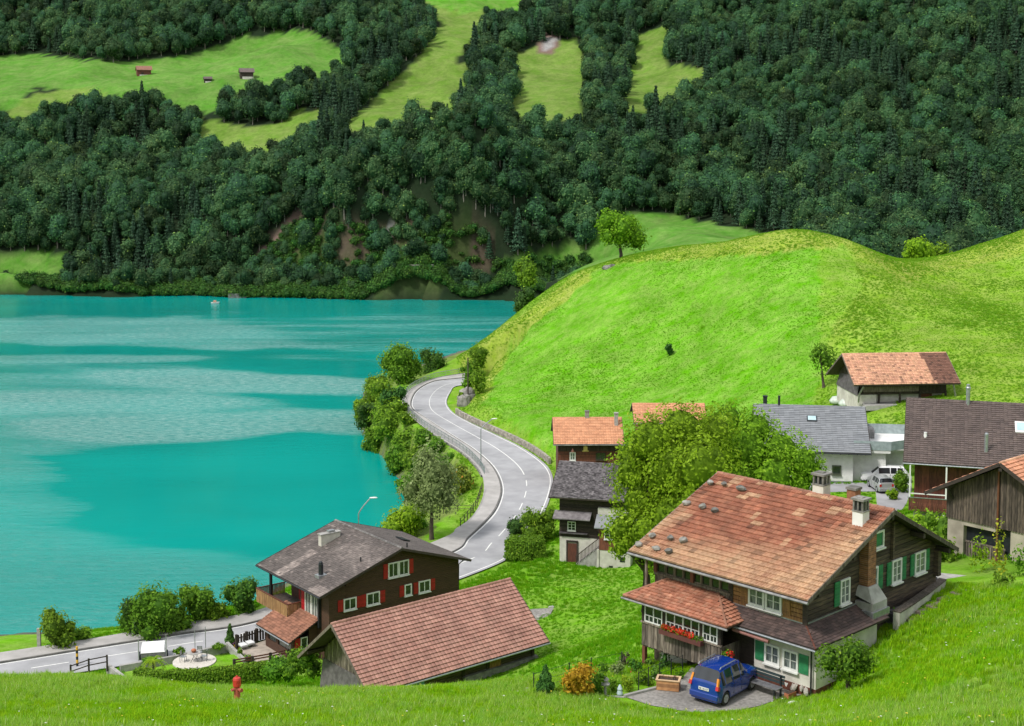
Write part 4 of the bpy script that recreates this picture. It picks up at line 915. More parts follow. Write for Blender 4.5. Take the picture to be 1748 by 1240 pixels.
# ground floor, white plaster with the pair of windows, and the skirt roof
m_ = MB(); m_.box(7.0, 10.35, -6.15, -1.2, .42, 2.7); m_.box(1.35, 6.0, -6.05, -5.93, -1.3, .38); m_.build('ground_floor_wall', M['plaster'], A)
m_ = MB(); m_.box(6.98, 10.37, -6.17, -1.18, -.6, .415); m_.build('plinth', M['redbrown'], A)
m_ = MB(); m_.box(3.0, 3.7, -6.1, -6.052, -.9, .2); m_.build('cellar_door', M['darkwood'], A)
m_ = MB(); m_.box(6.05, 7.0, -6.0, -5.93, -.3, 2.6); m_.build('dark_entrance_panel', M['darkwood'], A)  # dark panel standing in for the shade of the open entrance recess
win(A, 'N', -6.15, 7.62, 8.42, .98, 1.86, M['white'], M['curtain'], 2, 2, M['green'], .5, 'l', fw=.08, slats=2)
win(A, 'N', -6.15, 8.62, 9.42, .98, 1.86, M['white'], M['curtain'], 2, 2, M['green'], .5, 'r', fw=.08, slats=2)
sk = MB(); T0, T1, T2 = (5.5, -5.93, 3.16), (9.62, -5.93, 3.16), (9.62, -.55, 3.16); E0, E1, E2 = (5.85, -6.95, 2.60), (10.85, -6.95, 2.60), (10.85, -.95, 2.60)
slab(sk, [E0, E1, T1, T0], .06); slab(sk, [E1, E2, T2, T1], .06); so_ = sk.build('skirt_roof', M['darkwood'], A)
S1 = math.hypot(1.02, .56); tile_field(so_, (5.5, -5.93, 3.16), (1, 0, 0), (0, -1.02, -.56), 5.35, S1, .24, .145, M['skirt'], prof='flat', clip=lambda x, s: .35 * s / S1 < x < 4.12 + 1.23 * s / S1, seed=11, thick=.022)
S2 = math.hypot(1.23, .56); tile_field(so_, (9.62, -6.95, 3.16), (0, 1, 0), (1.23, 0, -.56), 6.4, S2, .24, .145, M['skirt'], prof='flat', clip=lambda x, s: x > 1.02 * (1 - s / S2) and x < 6.4 - .4 * s / S2, seed=12, thick=.022)
m_ = MB(); m_.tube([T1, E1], .05, 6); m_.build('hip_tiles', M['redbrown'], so_)
m_ = MB(); m_.tube([(5.9, -7.02, 2.53), (10.9, -7.02, 2.53)], .05, 8); m_.box(5.6, 9.6, -5.99, -5.93, 3.17, 3.23); m_.box(9.63, 9.69, -5.9, -.5, 3.17, 3.23); m_.build('gutter', M['metal'], so_)
m_ = MB(); m_.tube([(6.35, -6.92, 2.36), (8.35, -6.92, 2.30)], .09, 8); m_.build('rolled_awning', pm('awning', (.32, .15, .13), (.24, .1, .09), 4, .8), A)
m_ = MB(); m_.tube([(10.28, -6.9, 2.5), (10.2, -6.3, 2.2), (10.2, -6.3, -.2)], .045, 8); m_.build('downpipe', M['darkmetal'], A)
# gable end
def wy(a): return -a
win(A, 'R', 9.66, wy(3.30), wy(2.56), 3.46, 4.60, M['white'], M['curtain'], 2, 3, M['green'], .42, 'l', fw=.07)
win(A, 'R', 9.66, wy(.62), wy(-.28), 5.50, 6.30, M['white'], M['green'], 1, 1, None, fw=.08)
win(A, 'R', 9.66, wy(.55), wy(.18), 3.45, 4.62, M['white'], M['curtain'], 1, 2, M['green'], .42, 'r', fw=.07)
win(A, 'R', 9.66, wy(-1.12), wy(-1.95), 3.45, 4.58, M['white'], M['curtain'], 2, 3, M['green'], .40, 'lr', fw=.08)
win(A, 'R', 9.66, wy(-3.22), wy(-4.18), 3.45, 4.52, M['white'], M['curtain'], 2, 3, M['green'], .36, 'lr', fw=.08)
m_ = MB()
for zz in (.0,): m_.box(9.66, 9.80, 1.0, 1.14, 4.7, 6.5); m_.box(9.62, 9.9, 5.1, 5.4, 3.0, 4.3)
m_.build('post', M['logwood'], A)
for y in (0, 2.9, 5.35, -3.2, -5.95): m_ = MB(); zz = gable_z(y, *GA) - .34; m_.box(9.6, 10.36, y - .1, y + .1, zz - .1, zz + .14); m_.build('purlin', M['darkwood'], A)
# outside chimney breast of brick on its concrete foot
ch = empty('chimney_breast', (9.62, wy(1.35), 3.0)); ch.parent = A
n = 0
for k in range(27):
    zz = 1.05 + k * .095
    for s in range(3):
        m_ = MB() if k + s == 0 else m_
        off = (.0 if k % 2 else .11); m_.box(.0, .5, -.34 + s * .225 + .004, -.34 + (s + 1) * .225 - .006, zz, zz + .083, rnd=random.random())
m_.build('brick_courses', M['brick'], ch, kind='stuff')
m_ = MB(); m_.box(0, .49, -.33, .33, 1.0, 3.6); m_.build('mortar', M['concrete'], ch)
m_ = MB(); m_.add([(0, -.62, .62), (.95, -.62, .38), (.95, .62, .38), (0, .62, .62), (0, -.40, 1.04), (.56, -.40, 1.04), (.56, .40, 1.04), (0, .40, 1.04)], [[4, 5, 6, 7], [0, 1, 5, 4], [1, 2, 6, 5], [2, 3, 7, 6], [3, 0, 4, 7]]); m_.box(0, .95, -.62, .62, .0, .375); m_.build('foot', M['concrete'], ch)
m_ = MB(); m_.box(0, 1.05, -.7, .7, -.3, .0); m_.build('flashing', M['metal'], ch)
chimney(A, 6.2, .25, 6.9, 8.45, .62, .62, M['plaster'], M['stone'])
chimney(A, 7.75, .7, 6.7, 7.95, .48, .48, M['brick'], M['stone'], open_cap=False)
chimney(A, 9.45, -1.35, 6.4, 8.1, .56, .56, M['white'], M['stone'])
# roof stones, each a thing of its own
SP = [(.39, 1.12), (1.2, 1.0), (2.3, 1.06), (.38, 3.0), (1.37, 2.96), (2.18, 3.02), (.48, 5.79), (1.52, 5.63), (2.25, 5.55), (.3, 6.6), (1.37, 6.55), (2.14, 6.5)]
rowt = ['top row nearest the ridge', 'second row down', 'third row down', 'bottom row at the eave']; colt = ['left', 'middle', 'right']
def rock_mb(s, seed, fl=.7):
    r = random.Random(seed); mb = MB(); n, m = 7, 5; P = []
    for j in range(m + 1):
        for i in range(n):
            th = math.pi * j / m; a = 2 * math.pi * i / n; q = s * r.uniform(.8, 1.15); P.append((q * 1.25 * math.sin(th) * math.cos(a), q * .85 * math.sin(th) * math.sin(a), q * fl * math.cos(th)))
    mb.add(P, [[j * n + i, j * n + (i + 1) % n, (j + 1) * n + (i + 1) % n, (j + 1) * n + i][::-1] for j in range(m) for i in range(n)]); return mb
for k, (x, wv) in enumerate(SP):
    o = rock_mb(random.uniform(.17, .24), k).build('roof_stone', M['stone'], None, smooth=False)
    p = Matrix.Translation((*A0, AB)) @ Matrix.Rotation(R(-46.1), 4, 'Z') @ Vector((x, -wv, gable_z(-wv, *GA) + .22))
    o.location = p; o.rotation_euler = (0, 0, random.uniform(0, 3))
    tag(o, f'grey stone on the chalet roof, {rowt[k // 3]}, {colt[k % 3]} of three', 'stone', 'stones weighting the chalet roof')

# ---- the brown house by the lake
B0 = (-15.84, 125); BB = 7.0; GB = (8.54, 7.84, 2.6, 7.08, 2.27)
B = empty('brown_house', (*B0, BB), R(-52.7), label='dark brown house with grey shingle roof, red shutters and wooden balcony by the lake road', cat='house')
rb = roof(B, 10.99, GB, M['darkwood'], t=.16, gut=M['darkmetal'])
def colB(u, v, i, j, r):
    k = 1.0; d = abs((v - .25) - (.75 - u) * .5)
    if u > .45 and v < .55: k += .9 * max(0, 1 - abs(v - .28 - .2 * (u - .5)) * 4) * r.uniform(.4, 1)
    if abs(u - .30 - .06 * (v - .5)) < .05 and v > .5: k += r.uniform(.5, 1.8)
    if u > .82 and v > .86: k += 1.0
    if r.random() < .04: k += .8
    k *= r.uniform(.8, 1.15); return (k, k * .99, k * .97)
M['tileB2'] = pm('grey_shingle', (.112, .094, .086), (.078, .064, .059), .9, .7, .3, 14, rnd=.2, col=True)
slope_tiles(rb, 10.99, GB, 'N', .30, .22, M['tileB2'], prof='flat', colf=colB, jit=.01, seed=21, thick=.02)
slope_tiles(rb, 10.99, GB, 'F', .30, .22, M['tileB2'], prof='flat', jit=.008, seed=22, thick=.02)
ridge_caps(rb, 10.99, GB[0], M['tileB'], rad=.1)
walls(B, .9, 10.2, -5.0, 6.3, -.5, GB, M['brownwall'], courses=.16, cmat=M['brownwall'], faces='R', drop=.2)
m_ = MB(); m_.box(5.4, 10.2, -6.6, -5.002, -.5, gable_z(-6.6, *GB) - .2); m_.box(.9, 5.4, -6.6, -5.002, -.5, 2.75); m_.build('wing_wall', M['brownwall'], B)
m_ = MB(); zz = 0.
while zz < 6.0: m_.box(10.203, 10.23, -6.6, -5.0, zz, min(zz + .14, 6.0)); zz += .16
m_.build('boarding', M['brownwall'], B, kind='stuff')
for a, b, z0, z1, sd_, sl, n in ((.92, -.06, 6.0, 7.25, 'l', .42, 2), (-.12, -1.11, 6.0, 7.25, 'r', .42, 2), (5.24, 4.06, 4.08, 5.05, 'lr', .5, 2), (3.06, 1.80, 4.05, 5.08, 'lr', .5, 2), (-.69, -1.38, 4.15, 5.1, 'l', .45, 1), (-2.12, -3.28, 4.1, 5.1, 'lr', .46, 2)):
    win(B, 'R', 10.24, wy(a), wy(b), z0, z1, M['white'], M['glass'], n, 1, M['red'], sl, sd_, fw=.09)
win(B, 'N', -6.61, 6.35, 7.35, 3.15, 5.1, M['white'], M['curtain'], 2, 1, M['red'], .6, 'l', fw=.1, sill=False); win(B, 'N', -6.61, 7.45, 8.45, 3.15, 5.1, M['white'], M['curtain'], 2, 1, None, fw=.1, sill=False)
win(B, 'N', -5.01, 3.0, 4.6, 2.95, 5.0, M['white'], M['curtain'], 2, 1, M['red'], .6, 'l', fw=.1, sill=False)
m_ = MB(); m_.box(-.1, 5.45, -7.8, -5.01, 2.74, 2.9); m_.build('balcony_floor', M['darkwood'], B)
m_ = MB(); x = -.1
while x < 5.4: m_.box(x, x + .085, -7.86, -7.82, 2.65, 3.82, rnd=random.random()); x += .125
y = -7.8
while y < -5.05: m_.box(5.42, 5.46, y, y + .085, 2.9, 3.82, rnd=random.random()); m_.box(-.14, -.1, y, y + .085, 2.65, 3.82, rnd=random.random()); y += .125
bal = MB(); bal.box(-.16, 5.5, -7.9, -7.76, 3.82, 3.88); bal.box(5.38, 5.5, -7.76, -5.0, 3.82, 3.88); bal.box(-.16, -.04, -7.76, -5.0, 3.82, 3.88); bo = bal.build('balcony_railing', M['redbrown'], B)
m_.build('balusters', M['balcony'], bo, kind='stuff')
for x in (2.1,): m_ = MB(); m_.box(x - .1, x + .1, -7.7, -7.5, 2.9, 5.85); m_.build('post', M['darkmetal'], B)
m_ = MB(); m_.box(8.72, 8.98, -6.86, -6.62, 2.6, 5.95); m_.build('post', M['darkmetal'], B)
# lean-to with brown tiles
m_ = MB(); slab(m_, [(3.0, -9.5, 1.85), (8.8, -9.5, 1.85), (8.8, -6.62, 3.3), (3.0, -6.62, 3.3)], .1); lo = m_.build('lean_to_roof', M['darkwood'], B)
Sl = math.hypot(2.88, 1.45); tile_field(lo, (3.0, -6.62, 3.3), (1, 0, 0), (0, -2.88, -1.45), 5.8, Sl, .28, .25, M['tileBrown'], prof='roman', seed=23, jit=.008)
m_ = MB(); m_.tube([(2.95, -9.56, 1.76), (8.85, -9.56, 1.76)], .055, 8); m_.build('gutter', M['metal'], lo)
m_ = MB(); m_.box(3.5, 8.3, -8.9, -8.7, 0, .75); m_.box(3.5, 4.0, -8.9, -8.7, .75, 2.0); m_.box(5.3, 5.7, -8.9, -8.7, .75, 2.0); m_.box(7.9, 8.3, -8.9, -8.7, .0, 2.0); m_.box(8.1, 8.3, -8.7, -6.62, 0, 1.0); m_.box(8.1, 8.3, -7.4, -6.62, 1.0, 2.7); m_.box(3.5, 3.7, -8.7, -6.62, 0, 2.3); m_.build('porch_wall', M['brownwall'], B)
m_ = MB(); m_.box(4.05, 5.25, -8.8, -8.74, .76, 1.98); m_.box(5.75, 7.85, -8.8, -8.74, .76, 1.98); m_.build('porch_glazing', M['curtain'], B)
win(B, 'R', 8.31, -8.2, -7.6, .95, 1.9, M['white'], M['glass'], 1, 1, M['red'], .5, 'l')
chimney_w = MB(); chimney_w.box(2.75, 3.25, -3.3, -1.4, 6.8, 8.45); chimney_w.build('chimney', M['plaster'], B)
m_ = MB(); m_.box(2.68, 3.32, -3.38, -1.32, 8.452, 8.55); m_.build('chimney_cap', M['concrete'], B); m_ = MB(); m_.box(2.8, 3.2, -2.5, -1.9, 8.6, 8.72); m_.box(2.85, 2.9, -2.45, -1.95, 8.55, 8.6); m_.box(3.1, 3.15, -2.45, -1.95, 8.55, 8.6); m_.build('chimney_cowl', M['metal'], B)
m_ = MB(); m_.lathe([(.2, 5.6), (.2, 7.6), (.16, 7.62), (.16, 7.72), (.12, 7.8)], 7.9, -6.0, 12); m_.build('flue_pipe', M['darkmetal'], B)
m_ = MB(); m_.box(7.55, 8.25, -6.4, -5.6, gable_z(-6.0, *GB) - .1, gable_z(-6.0, *GB) + .16); m_.build('flashing', M['metal'], B)
for x, y in ((9.3, -3.0), (9.9, 1.2)): m_ = MB(); z0 = gable_z(y, *GB); m_.tube([(x, y, z0 - .1), (x, y, z0 + .42)], .06, 6); m_.build('vent_pipe', M['darkmetal'], B)
m_ = MB(); z0 = gable_z(3.6, *GB); m_.beam((5.6, 3.2, gable_z(3.2, *GB) + .12), (5.6, 3.9, gable_z(3.9, *GB) + .12), 1.3, .08); m_.build('roof_window', M['darkmetal'], B)
m_ = MB(); m_.tube([(10.15, 6.9, 6.1), (10.1, 6.4, 5.8), (10.1, 6.4, 0)], .05, 6); m_.build('downpipe', M['darkmetal'], B)

# ---- the shed with the rose tile roof
C0 = (-12.41, 95); CB = 11.5; GC = (5.03, 4.52, 3.6, 4.52, 3.6)
C = empty('shed', (*C0, CB), R(39.0), label='low old log shed with a large rose-pink tile roof behind the grass bank', cat='shed')
rc = roof(C, 15.8, GC, M['darkwood'], gut=M['metal'], fascia=M['greywood'])
def colC(u, v, i, j, r): return (1, 1, 1)
slope_tiles(rc, 15.8, GC, 'N', .30, .322, M['tileC'], prof='wave', jit=.004, seed=31, thick=.075)
slope_tiles(rc, 15.8, GC, 'F', .30, .322, M['tileC'], prof='wave', jit=.004, seed=32)
ridge_caps(rc, 15.8, GC[0], M['tileC'], rad=.11)
walls(C, 1.6, 15.0, -3.55, 3.55, -3.5, GC, M['darkwood'], courses=.24, cmat=M['logwood'], faces='NR', drop=.2)
m_ = MB(); y = -3.5
while y < 3.4: m_.box(1.54, 1.597, y, y + .2, 1.2, gable_z(y + .1, *GC) - .25, rnd=random.random()); y += .23
m_.build('boarding', M['greywood'], C, kind='stuff')
m_ = MB(); m_.add([(.9, -3.7, -3.5), (.9, 3.7, -3.5), (1.5, 3.6, 1.25), (1.5, -3.6, 1.25), (1.62, 3.6, 1.25), (1.62, -3.6, 1.25)], [[0, 3, 2, 1], [3, 5, 4, 2]]); m_.add([(.9, -3.7, -3.5), (1.62, -3.7, -3.5), (1.62, -3.6, 1.25), (1.5, -3.6, 1.25)], [[0, 1, 2, 3]])
m_.build('shingle_apron', M['tileE'], C)
for x in (15.0, 10.8, 8.6): m_ = MB(); m_.box(x - .12, x + .12, -3.68, -3.6, -1, 2.05); m_.build('post', M['darkwood'], C)
m_ = MB(); m_.box(4.2, 4.75, -4.3, -3.75, -1.0, 1.35); m_.build('shutter_panel', pm('blue_panel', (.06, .22, .38), (.05, .17, .3), 3, .6), C)
m_ = MB(); m_.box(11.0, 12.0, -3.63, -3.58, -.1, 1.6); m_.build('door', M['honeywood'], C)
m_ = MB(); m_.box(8.5, 15.3, -3.9, -3.3, -1.5, .35); m_.build('stone_footing', M['stone'], C)
m_ = MB(); m_.beam((.1, 0, 4.6), (15.6, 0, 4.6), .2, .2); m_.beam((.1, -3.4, 2.05), (15.6, -3.4, 2.05), .2, .2); m_.beam((.1, 3.4, 2.05), (15.6, 3.4, 2.05), .2, .2); m_.build('purlin', M['darkwood'], C)
# ---- D: orange-roofed house beside the road
def simple(name, label, o, yaw, base, G, L, tmat, tw, th, prof='wave', under=None, cat='house', gut=None, fascia=None, seed=0, colf=None, x0=0):
    h = empty(name, (o[0], o[1], base), R(yaw), label=label, cat=cat); r = roof(h, L, G, under or M['darkwood'], gut=gut, fascia=fascia, x0=x0)
    slope_tiles(r, L, G, 'N', tw, th, tmat, prof=prof, seed=seed, colf=colf, x0=x0); slope_tiles(r, L, G, 'F', tw * 2, th * 2, tmat, prof=prof, seed=seed + 1, colf=colf, x0=x0); ridge_caps(r, L, G[0], tmat, step=.4, rad=.08, x0=x0)
    return h, r
GD = (6.4, 4.3, 2.48, 4.3, 2.48)
D, rd = simple('village_house', 'small brown timber house with orange tile roof and white-framed window beside the road', (5.12, 178), 0.5, 7.8, GD, 8.8, M['tileO'], .3, .3, gut=M['gutter'], seed=41)
walls(D, .6, 8.2, -3.5, 3.5, -1, GD, M['redbrown'], courses=.2, faces='N')
m_ = MB(); x = .6
while x < 8.1: m_.box(x, x + .13, -3.60, -3.55, 2.9, 3.95, rnd=random.random()); x += .16
m_.build('boarding', M['darkwood'], D, kind='stuff')
win(D, 'N', -3.56, 2.05, 2.75, 1.75, 2.75, M['white'], M['curtain'], 2, 2, None, fw=.1)
win(D, 'N', -3.56, 5.3, 6.5, 1.8, 2.7, M['darkwood'], M['glass'], 2, 1)
m_ = MB(); m_.box(3.75, 4.25, -3.68, -3.61, 3.0, 3.5); m_.box(3.6, 4.4, -3.68, -3.61, 2.88, 2.98); m_.box(3.9, 4.1, -3.68, -3.61, 3.5, 3.7); m_.build('gold_ornament', pm('gilt', (.75, .55, .2), rough=.6), D)
m_ = MB(); m_.lathe([(.02, 2.82), (.2, 2.84), (.2, 2.94), (.1, 3.1), (.03, 3.25)], 2.4, -3.66, 8); m_.build('carved_ornament', pm('painted_carving', (.7, .3, .25), rough=.6), D)
chimney(D, 4.4, .1, 6.2, 7.3, .5, .5, M['stone'], M['stone'], open_cap=False); chimney(D, 8.0, -1.2, 5.5, 7.3, .45, .45, M['concrete'], M['concrete'], open_cap=False)
# ---- E: old dark house with the lichened roof
GE = (9.36, 5.0, 2.5, 5.0, 2.5); 
E_, re_ = simple('dark_house', 'old black timber house with lichened grey shingle roof, white cellar wall and brown door', (4.9, 145), -14, 6.9, GE, 8.6, M['tileE'], .22, .16, prof='flat', seed=51)
walls(E_, .9, 8.0, -3.9, 3.9, 2.6, GE, M['darkwood'], courses=.2, faces='NL')
m_ = MB(); m_.box(.9, 8.0, -3.9, 3.9, -1.0, 2.595); m_.build('cellar_wall', M['plaster'], E_)
m_ = MB(); m_.box(.9, 3.8, -4.25, -3.9, 3.0, 3.1); slab(m_, [(.4, -5.0, 4.75), (4.2, -5.0, 4.75), (4.2, -3.92, 5.3), (.4, -3.92, 5.3)], .1); m_.build('pent_roof', M['tileE'], E_)
win(E_, 'N', -3.96, 1.75, 2.55, 3.3, 4.2, M['white'], M['glass'], 2, 3, None)
m_ = MB(); m_.box(1.75, 2.65, -3.99, -3.905, .0, 1.95); m_.build('door', M['redbrown'], E_)
m_ = MB(); m_.box(1.6, 1.74, -4.02, -3.905, 0, 2.1); m_.box(2.66, 2.8, -4.02, -3.905, 0, 2.1); m_.box(1.6, 2.8, -4.04, -3.905, 2.1, 2.25); m_.build('door_frame', M['darkwood'], E_)
m_ = MB()
for k in range(12): m_.box(2.75 + k * .2, 2.97 + k * .2, -4.9, -4.0, -.3, .12 + k * .17)
m_.build('outside_stair', M['concrete'], E_)
rl = MB(); rl.beam((2.75, -4.95, .95), (5.1, -4.95, 2.95), .06, .08)
ro = rl.build('stair_rail', M['darkwood'], E_); m_ = MB()
for k in range(17): x = 2.78 + k * .14; m_.box(x, x + .05, -4.97, -4.93, .05 + (x - 2.75) * .85, .95 + (x - 2.75) * .85)
m_.build('balusters', M['darkwood'], ro, kind='stuff')
ex = MB(); ex.box(5.2, 8.4, -5.3, -3.91, 1.9, 4.25); ex.build('bay', M['redbrown'], E_); m_ = MB(); m_.box(5.25, 8.35, -5.25, -3.92, -1, 1.9); m_.box(5.0, 5.2, -5.35, -5.15, -1, 1.9); m_.build('bay_base', M['plaster'], E_)
m_ = MB(); slab(m_, [(4.8, -5.9, 4.3), (8.9, -5.9, 4.3), (8.9, -4.4, 5.25), (4.8, -4.4, 5.25)], .1); m_.build('bay_roof', M['slate'], E_)
m_ = MB(); m_.box(4.9, 8.8, -4.4, -3.95, 5.26, 5.9); m_.build('upper_panel', M['plaster'], E_)
win(E_, 'N', -5.31, 5.75, 6.75, 3.05, 4.05, M['white'], M['glass'], 2, 2, M['honeywood'], .22, 'lr'); win(E_, 'N', -5.31, 7.2, 8.0, 3.05, 4.05, M['white'], M['glass'], 2, 2, None)
m_ = MB(); m_.box(7.3, 7.8, -5.29, -5.251, .8, 1.3); m_.box(6.2, 6.6, -5.29, -5.251, -.1, .35); m_.build('cellar_window', M['glass'], E_)
# ---- F: orange roof behind the walnut tree
GF = (5.6, 3.4, 1.6, 3.4, 1.6)
Fh, rf = simple('small_house', 'small house with plain orange tile roof half hidden behind the big walnut tree', (14.1, 165), -1, 12.9, GF, 8.5, M['tileO'], .3, .3, gut=M['gutter'], seed=61)
walls(Fh, .6, 8.0, -2.8, 2.8, -1.5, GF, M['redbrown'], courses=.2, faces='N'); win(Fh, 'N', -2.86, 1.2, 2.2, 1.6, 2.6, M['white'], M['glass'])
# ---- G: white house with pale slate roof
GG = (6.4, 6.7, 3.25, 6.7, 3.25)
G_, rg = simple('white_house', 'white plastered house with pale grey slate roof and flat terrace beside the white car', (25.35, 144), -8.5, 16.0, GG, 10.6, M['slate'], .5, .3, prof='flat', seed=71, gut=M['darkmetal'], x0=-.6)
walls(G_, .2, 9.0, -5.7, 5.5, -1.5, GG, M['white'], drop=.2)
w_ = win(G_, 'N', -5.72, 7.0, 7.85, .75, 1.65, pm('olive_paint', (.08, .10, .06), rough=.6), M['glass'], 1, 1, None, fw=.1)
m_ = MB(); m_.box(.2, 9.0, -5.73, -5.705, -.5, .12); m_.build('plinth', M['slate'], G_)
m_ = MB(); m_.tube([(4.9, -5.8, 3.2), (4.9, -5.8, 0)], .05, 6); m_.build('downpipe', M['darkmetal'], G_)
m_ = MB(); z0 = gable_z(-2.0, *GG); m_.beam((5.2, -1.6, gable_z(-1.6, *GG) + .07), (5.2, -2.4, gable_z(-2.4, *GG) + .07), 1.0, .14); so_ = m_.build('roof_window', M['darkmetal'], rg); m_ = MB(); m_.beam((5.2, -1.7, gable_z(-1.7, *GG) + .15), (5.2, -2.3, gable_z(-2.3, *GG) + .15), .8, .03); m_.build('pane', M['skylight'], so_)
chimney(G_, .6, .3, 6.0, 7.3, .4, .4, M['darkmetal'], M['darkmetal'], open_cap=False); m_ = MB(); m_.tube([(2.0, 0, 6.3), (2.0, 0, 7.4)], .12, 8); m_.build('flue_pipe', M['darkmetal'], G_)
ax = MB(); ax.box(9.0, 12.2, -4.9, 3.0, -.5, 2.9); ax.box(12.2, 14.2, -2.5, 3.0, -.5, 2.9); ax.build('garage_wall', M['white'], G_)
ax = MB(); ax.box(9.0, 12.6, -5.3, 3.0, 2.9, 3.2); ax.box(12.6, 15.0, -3.6, 3.0, 2.9, 3.2); ax.build('terrace_slab', M['white'], G_)
ax = MB(); ax.box(9.05, 12.65, -5.34, -5.3, 3.2, 4.1); ax.beam((12.65, -5.32, 3.65), (15.0, -3.6, 3.65), .03, .9); ax.box(9.4, 15.0, 2.9, 2.94, 3.2, 4.2); ax.build('glass_balustrade', pm('frosted_glass', (.35, .42, .43), rough=.2), G_)
ax = MB(); ax.box(9.2, 11.6, 0.2, 2.0, 3.2, 4.1); ax.build('terrace_box', M['gutter'], G_); ax = MB(); ax.box(12.3, 12.34, -2.2, 0, 0, 2.2); ax.build('garage_door', M['gutter'], G_)
# ---- H: barn below the hill
GH = (5.32, 4.55, 2.9, 5.73, 3.33)
def colH(u, v, i, j, r): k = r.uniform(.85, 1.1) * (.55 if r.random() < .05 + .12 * v else 1); return (.32 * k, .27 * k, .29 * k) if u > .76 + .035 * (v - .5) else (k, k * r.uniform(.93, 1), k * .97)
M['tileH2'] = pm('mottled_clay', (.60, .345, .215), (.50, .27, .17), 1.5, .8, .2, 10, rnd=.15, col=True)
H_, rh = simple('barn', 'old hillside barn with half orange, half dark brown tile roof and shingled gable', (38.86, 166), 5.2, 18.9, GH, 12.67, M['tileH2'], .3, .27, cat='barn', seed=81, colf=colH, fascia=M['greywood'])
walls(H_, 1.3, 11.6, -3.0, 4.6, 1.0, GH, M['darkwood'], faces='NL', vert=(.22, .1), cmat=M['darkwood'], drop=.2)
m_ = MB(); m_.box(1.0, 3.2, -3.1, 4.5, -1, .995); m_.box(3.2, 11.4, -2.2, 4.4, -1, .995); m_.build('base_wall', M['plaster'], H_)
m_ = MB(); m_.add([(.9, -3.1, .9), (.9, 4.6, .9), (1.29, 4.4, gable_z(4.4, *GH) - .3), (1.29, 0, 5.0), (1.29, -3.0, gable_z(-3.0, *GH) - .3)], [[0, 4, 3, 2, 1]]); m_.build('shingle_gable', M['tileE'], H_)
m_ = MB(); m_.box(1.6, 8.2, -3.3, -3.05, 1.35, 2.0); m_.build('hay_rail', M['greywood'], H_)
m_ = MB(); m_.box(8.6, 10.2, -2.26, -2.21, -.3, 2.0); m_.build('door', M['redbrown'], H_)
for x in (3.5, 6.0, 8.4, 11.5): m_ = MB(); m_.box(x - .1, x + .1, -3.2, -3.0, -.3, 1.35); m_.build('post', M['darkwood'], H_)
m_ = MB(); m_.box(4.0, 5.0, -2.27, -2.21, .2, .8); m_.box(6.5, 7.5, -2.27, -2.21, .2, .8); m_.build('window_board', M['plaster'], H_); m_ = MB(); m_.box(1.5, 11.5, -4.4, -2.2, -.6, -.02); m_.build('forecourt', M['concrete'], H_)
m_ = MB(); m_.tube([(11.9, -4.4, 2.2), (12.3, -4.0, 1.0), (12.3, -3.6, -.5)], .12, 6); m_.tube([(1.2, -4.4, 2.2), (.9, -3.8, 1.2), (1.0, -3.3, .2)], .1, 6); m_.build('brace', M['gutter'], H_)
# ---- I: large house with dark brown tiles on the right edge
GI = (10.1, 8.3, 3.9, 8.3, 3.9)
I_, ri = simple('large_house', 'large house with dark brown tile roof, steel flue and red-brown balcony', (35.1, 125), -16.5, 16.5, GI, 17, M['tileDark'], .33, .30, cat='house', seed=91, gut=M['metal'])
walls(I_, .9, 16, -6.8, 6.8, -1.5, GI, M['redbrown'], vert=(.2, 1.6), faces='N', drop=.2)
m_ = MB(); m_.box(.5, 16.5, -8.5, -6.82, 2.35, 2.5); m_.build('balcony_floor', M['redbrown'], I_)
m_ = MB(); x = .5
while x < 12: m_.box(x, x + .15, -8.56, -8.52, 2.2, 3.3, rnd=random.random()); x += .18
bb = MB(); bb.box(.4, 12.2, -8.6, -8.5, 3.3, 3.36); bo = bb.build('balcony_railing', M['metal'], I_); m_.build('balusters', M['redbrown'], bo, kind='stuff')
m_ = MB(); m_.box(.5, .62, -8.5, -8.38, 3.36, 6.0); m_.box(3.4, 3.52, -8.5, -8.38, 3.36, 6.0); m_.box(.62, 3.4, -8.48, -8.4, 3.6, 3.68); m_.build('balcony_frame', M['white'], I_)
m_ = MB(); m_.box(.9, 16, -6.86, -6.82, -1.5, 2.2); m_.build('ground_floor_wall', M['plaster'], I_); m_ = MB(); m_.box(3.2, 3.4, -8.4, -8.2, -.5, 2.35); m_.build('post', M['white'], I_)
m_ = MB(); m_.lathe([(.34, 9.7), (.34, 9.78), (.17, 9.8), (.17, 11.3), (.22, 11.32), (.22, 11.42), (.15, 11.5), (.15, 11.7), (.0, 11.75)], 5.2, -.4, 12); m_.build('flue_pipe', M['metal'], I_)
m_ = MB(); m_.lathe([(.16, 6.4), (.16, 8.6), (.12, 8.7)], 6.6, -6.4, 10); m_.build('vent_pipe', M['metal'], I_); m_ = MB(); zz = gable_z(-5.0, *GI); m_.lathe([(.16, zz - .1), (.12, zz + .4), (.16, zz + .42)], 1.7, -5.0, 10); m_.build('vent_cap', M['white'], I_)
for k in (0,):
    m_ = MB(); m_.beam((10.3, -2.5, gable_z(-2.5, *GI) + .1), (10.3, -3.9, gable_z(-3.9, *GI) + .1), 2.6, .12); so_ = m_.build('roof_window', M['white'], ri); m_ = MB(); m_.beam((10.3, -2.7, gable_z(-2.7, *GI) + .18), (10.3, -3.7, gable_z(-3.7, *GI) + .18), 2.3, .03); m_.build('pane', M['skylight'], so_)
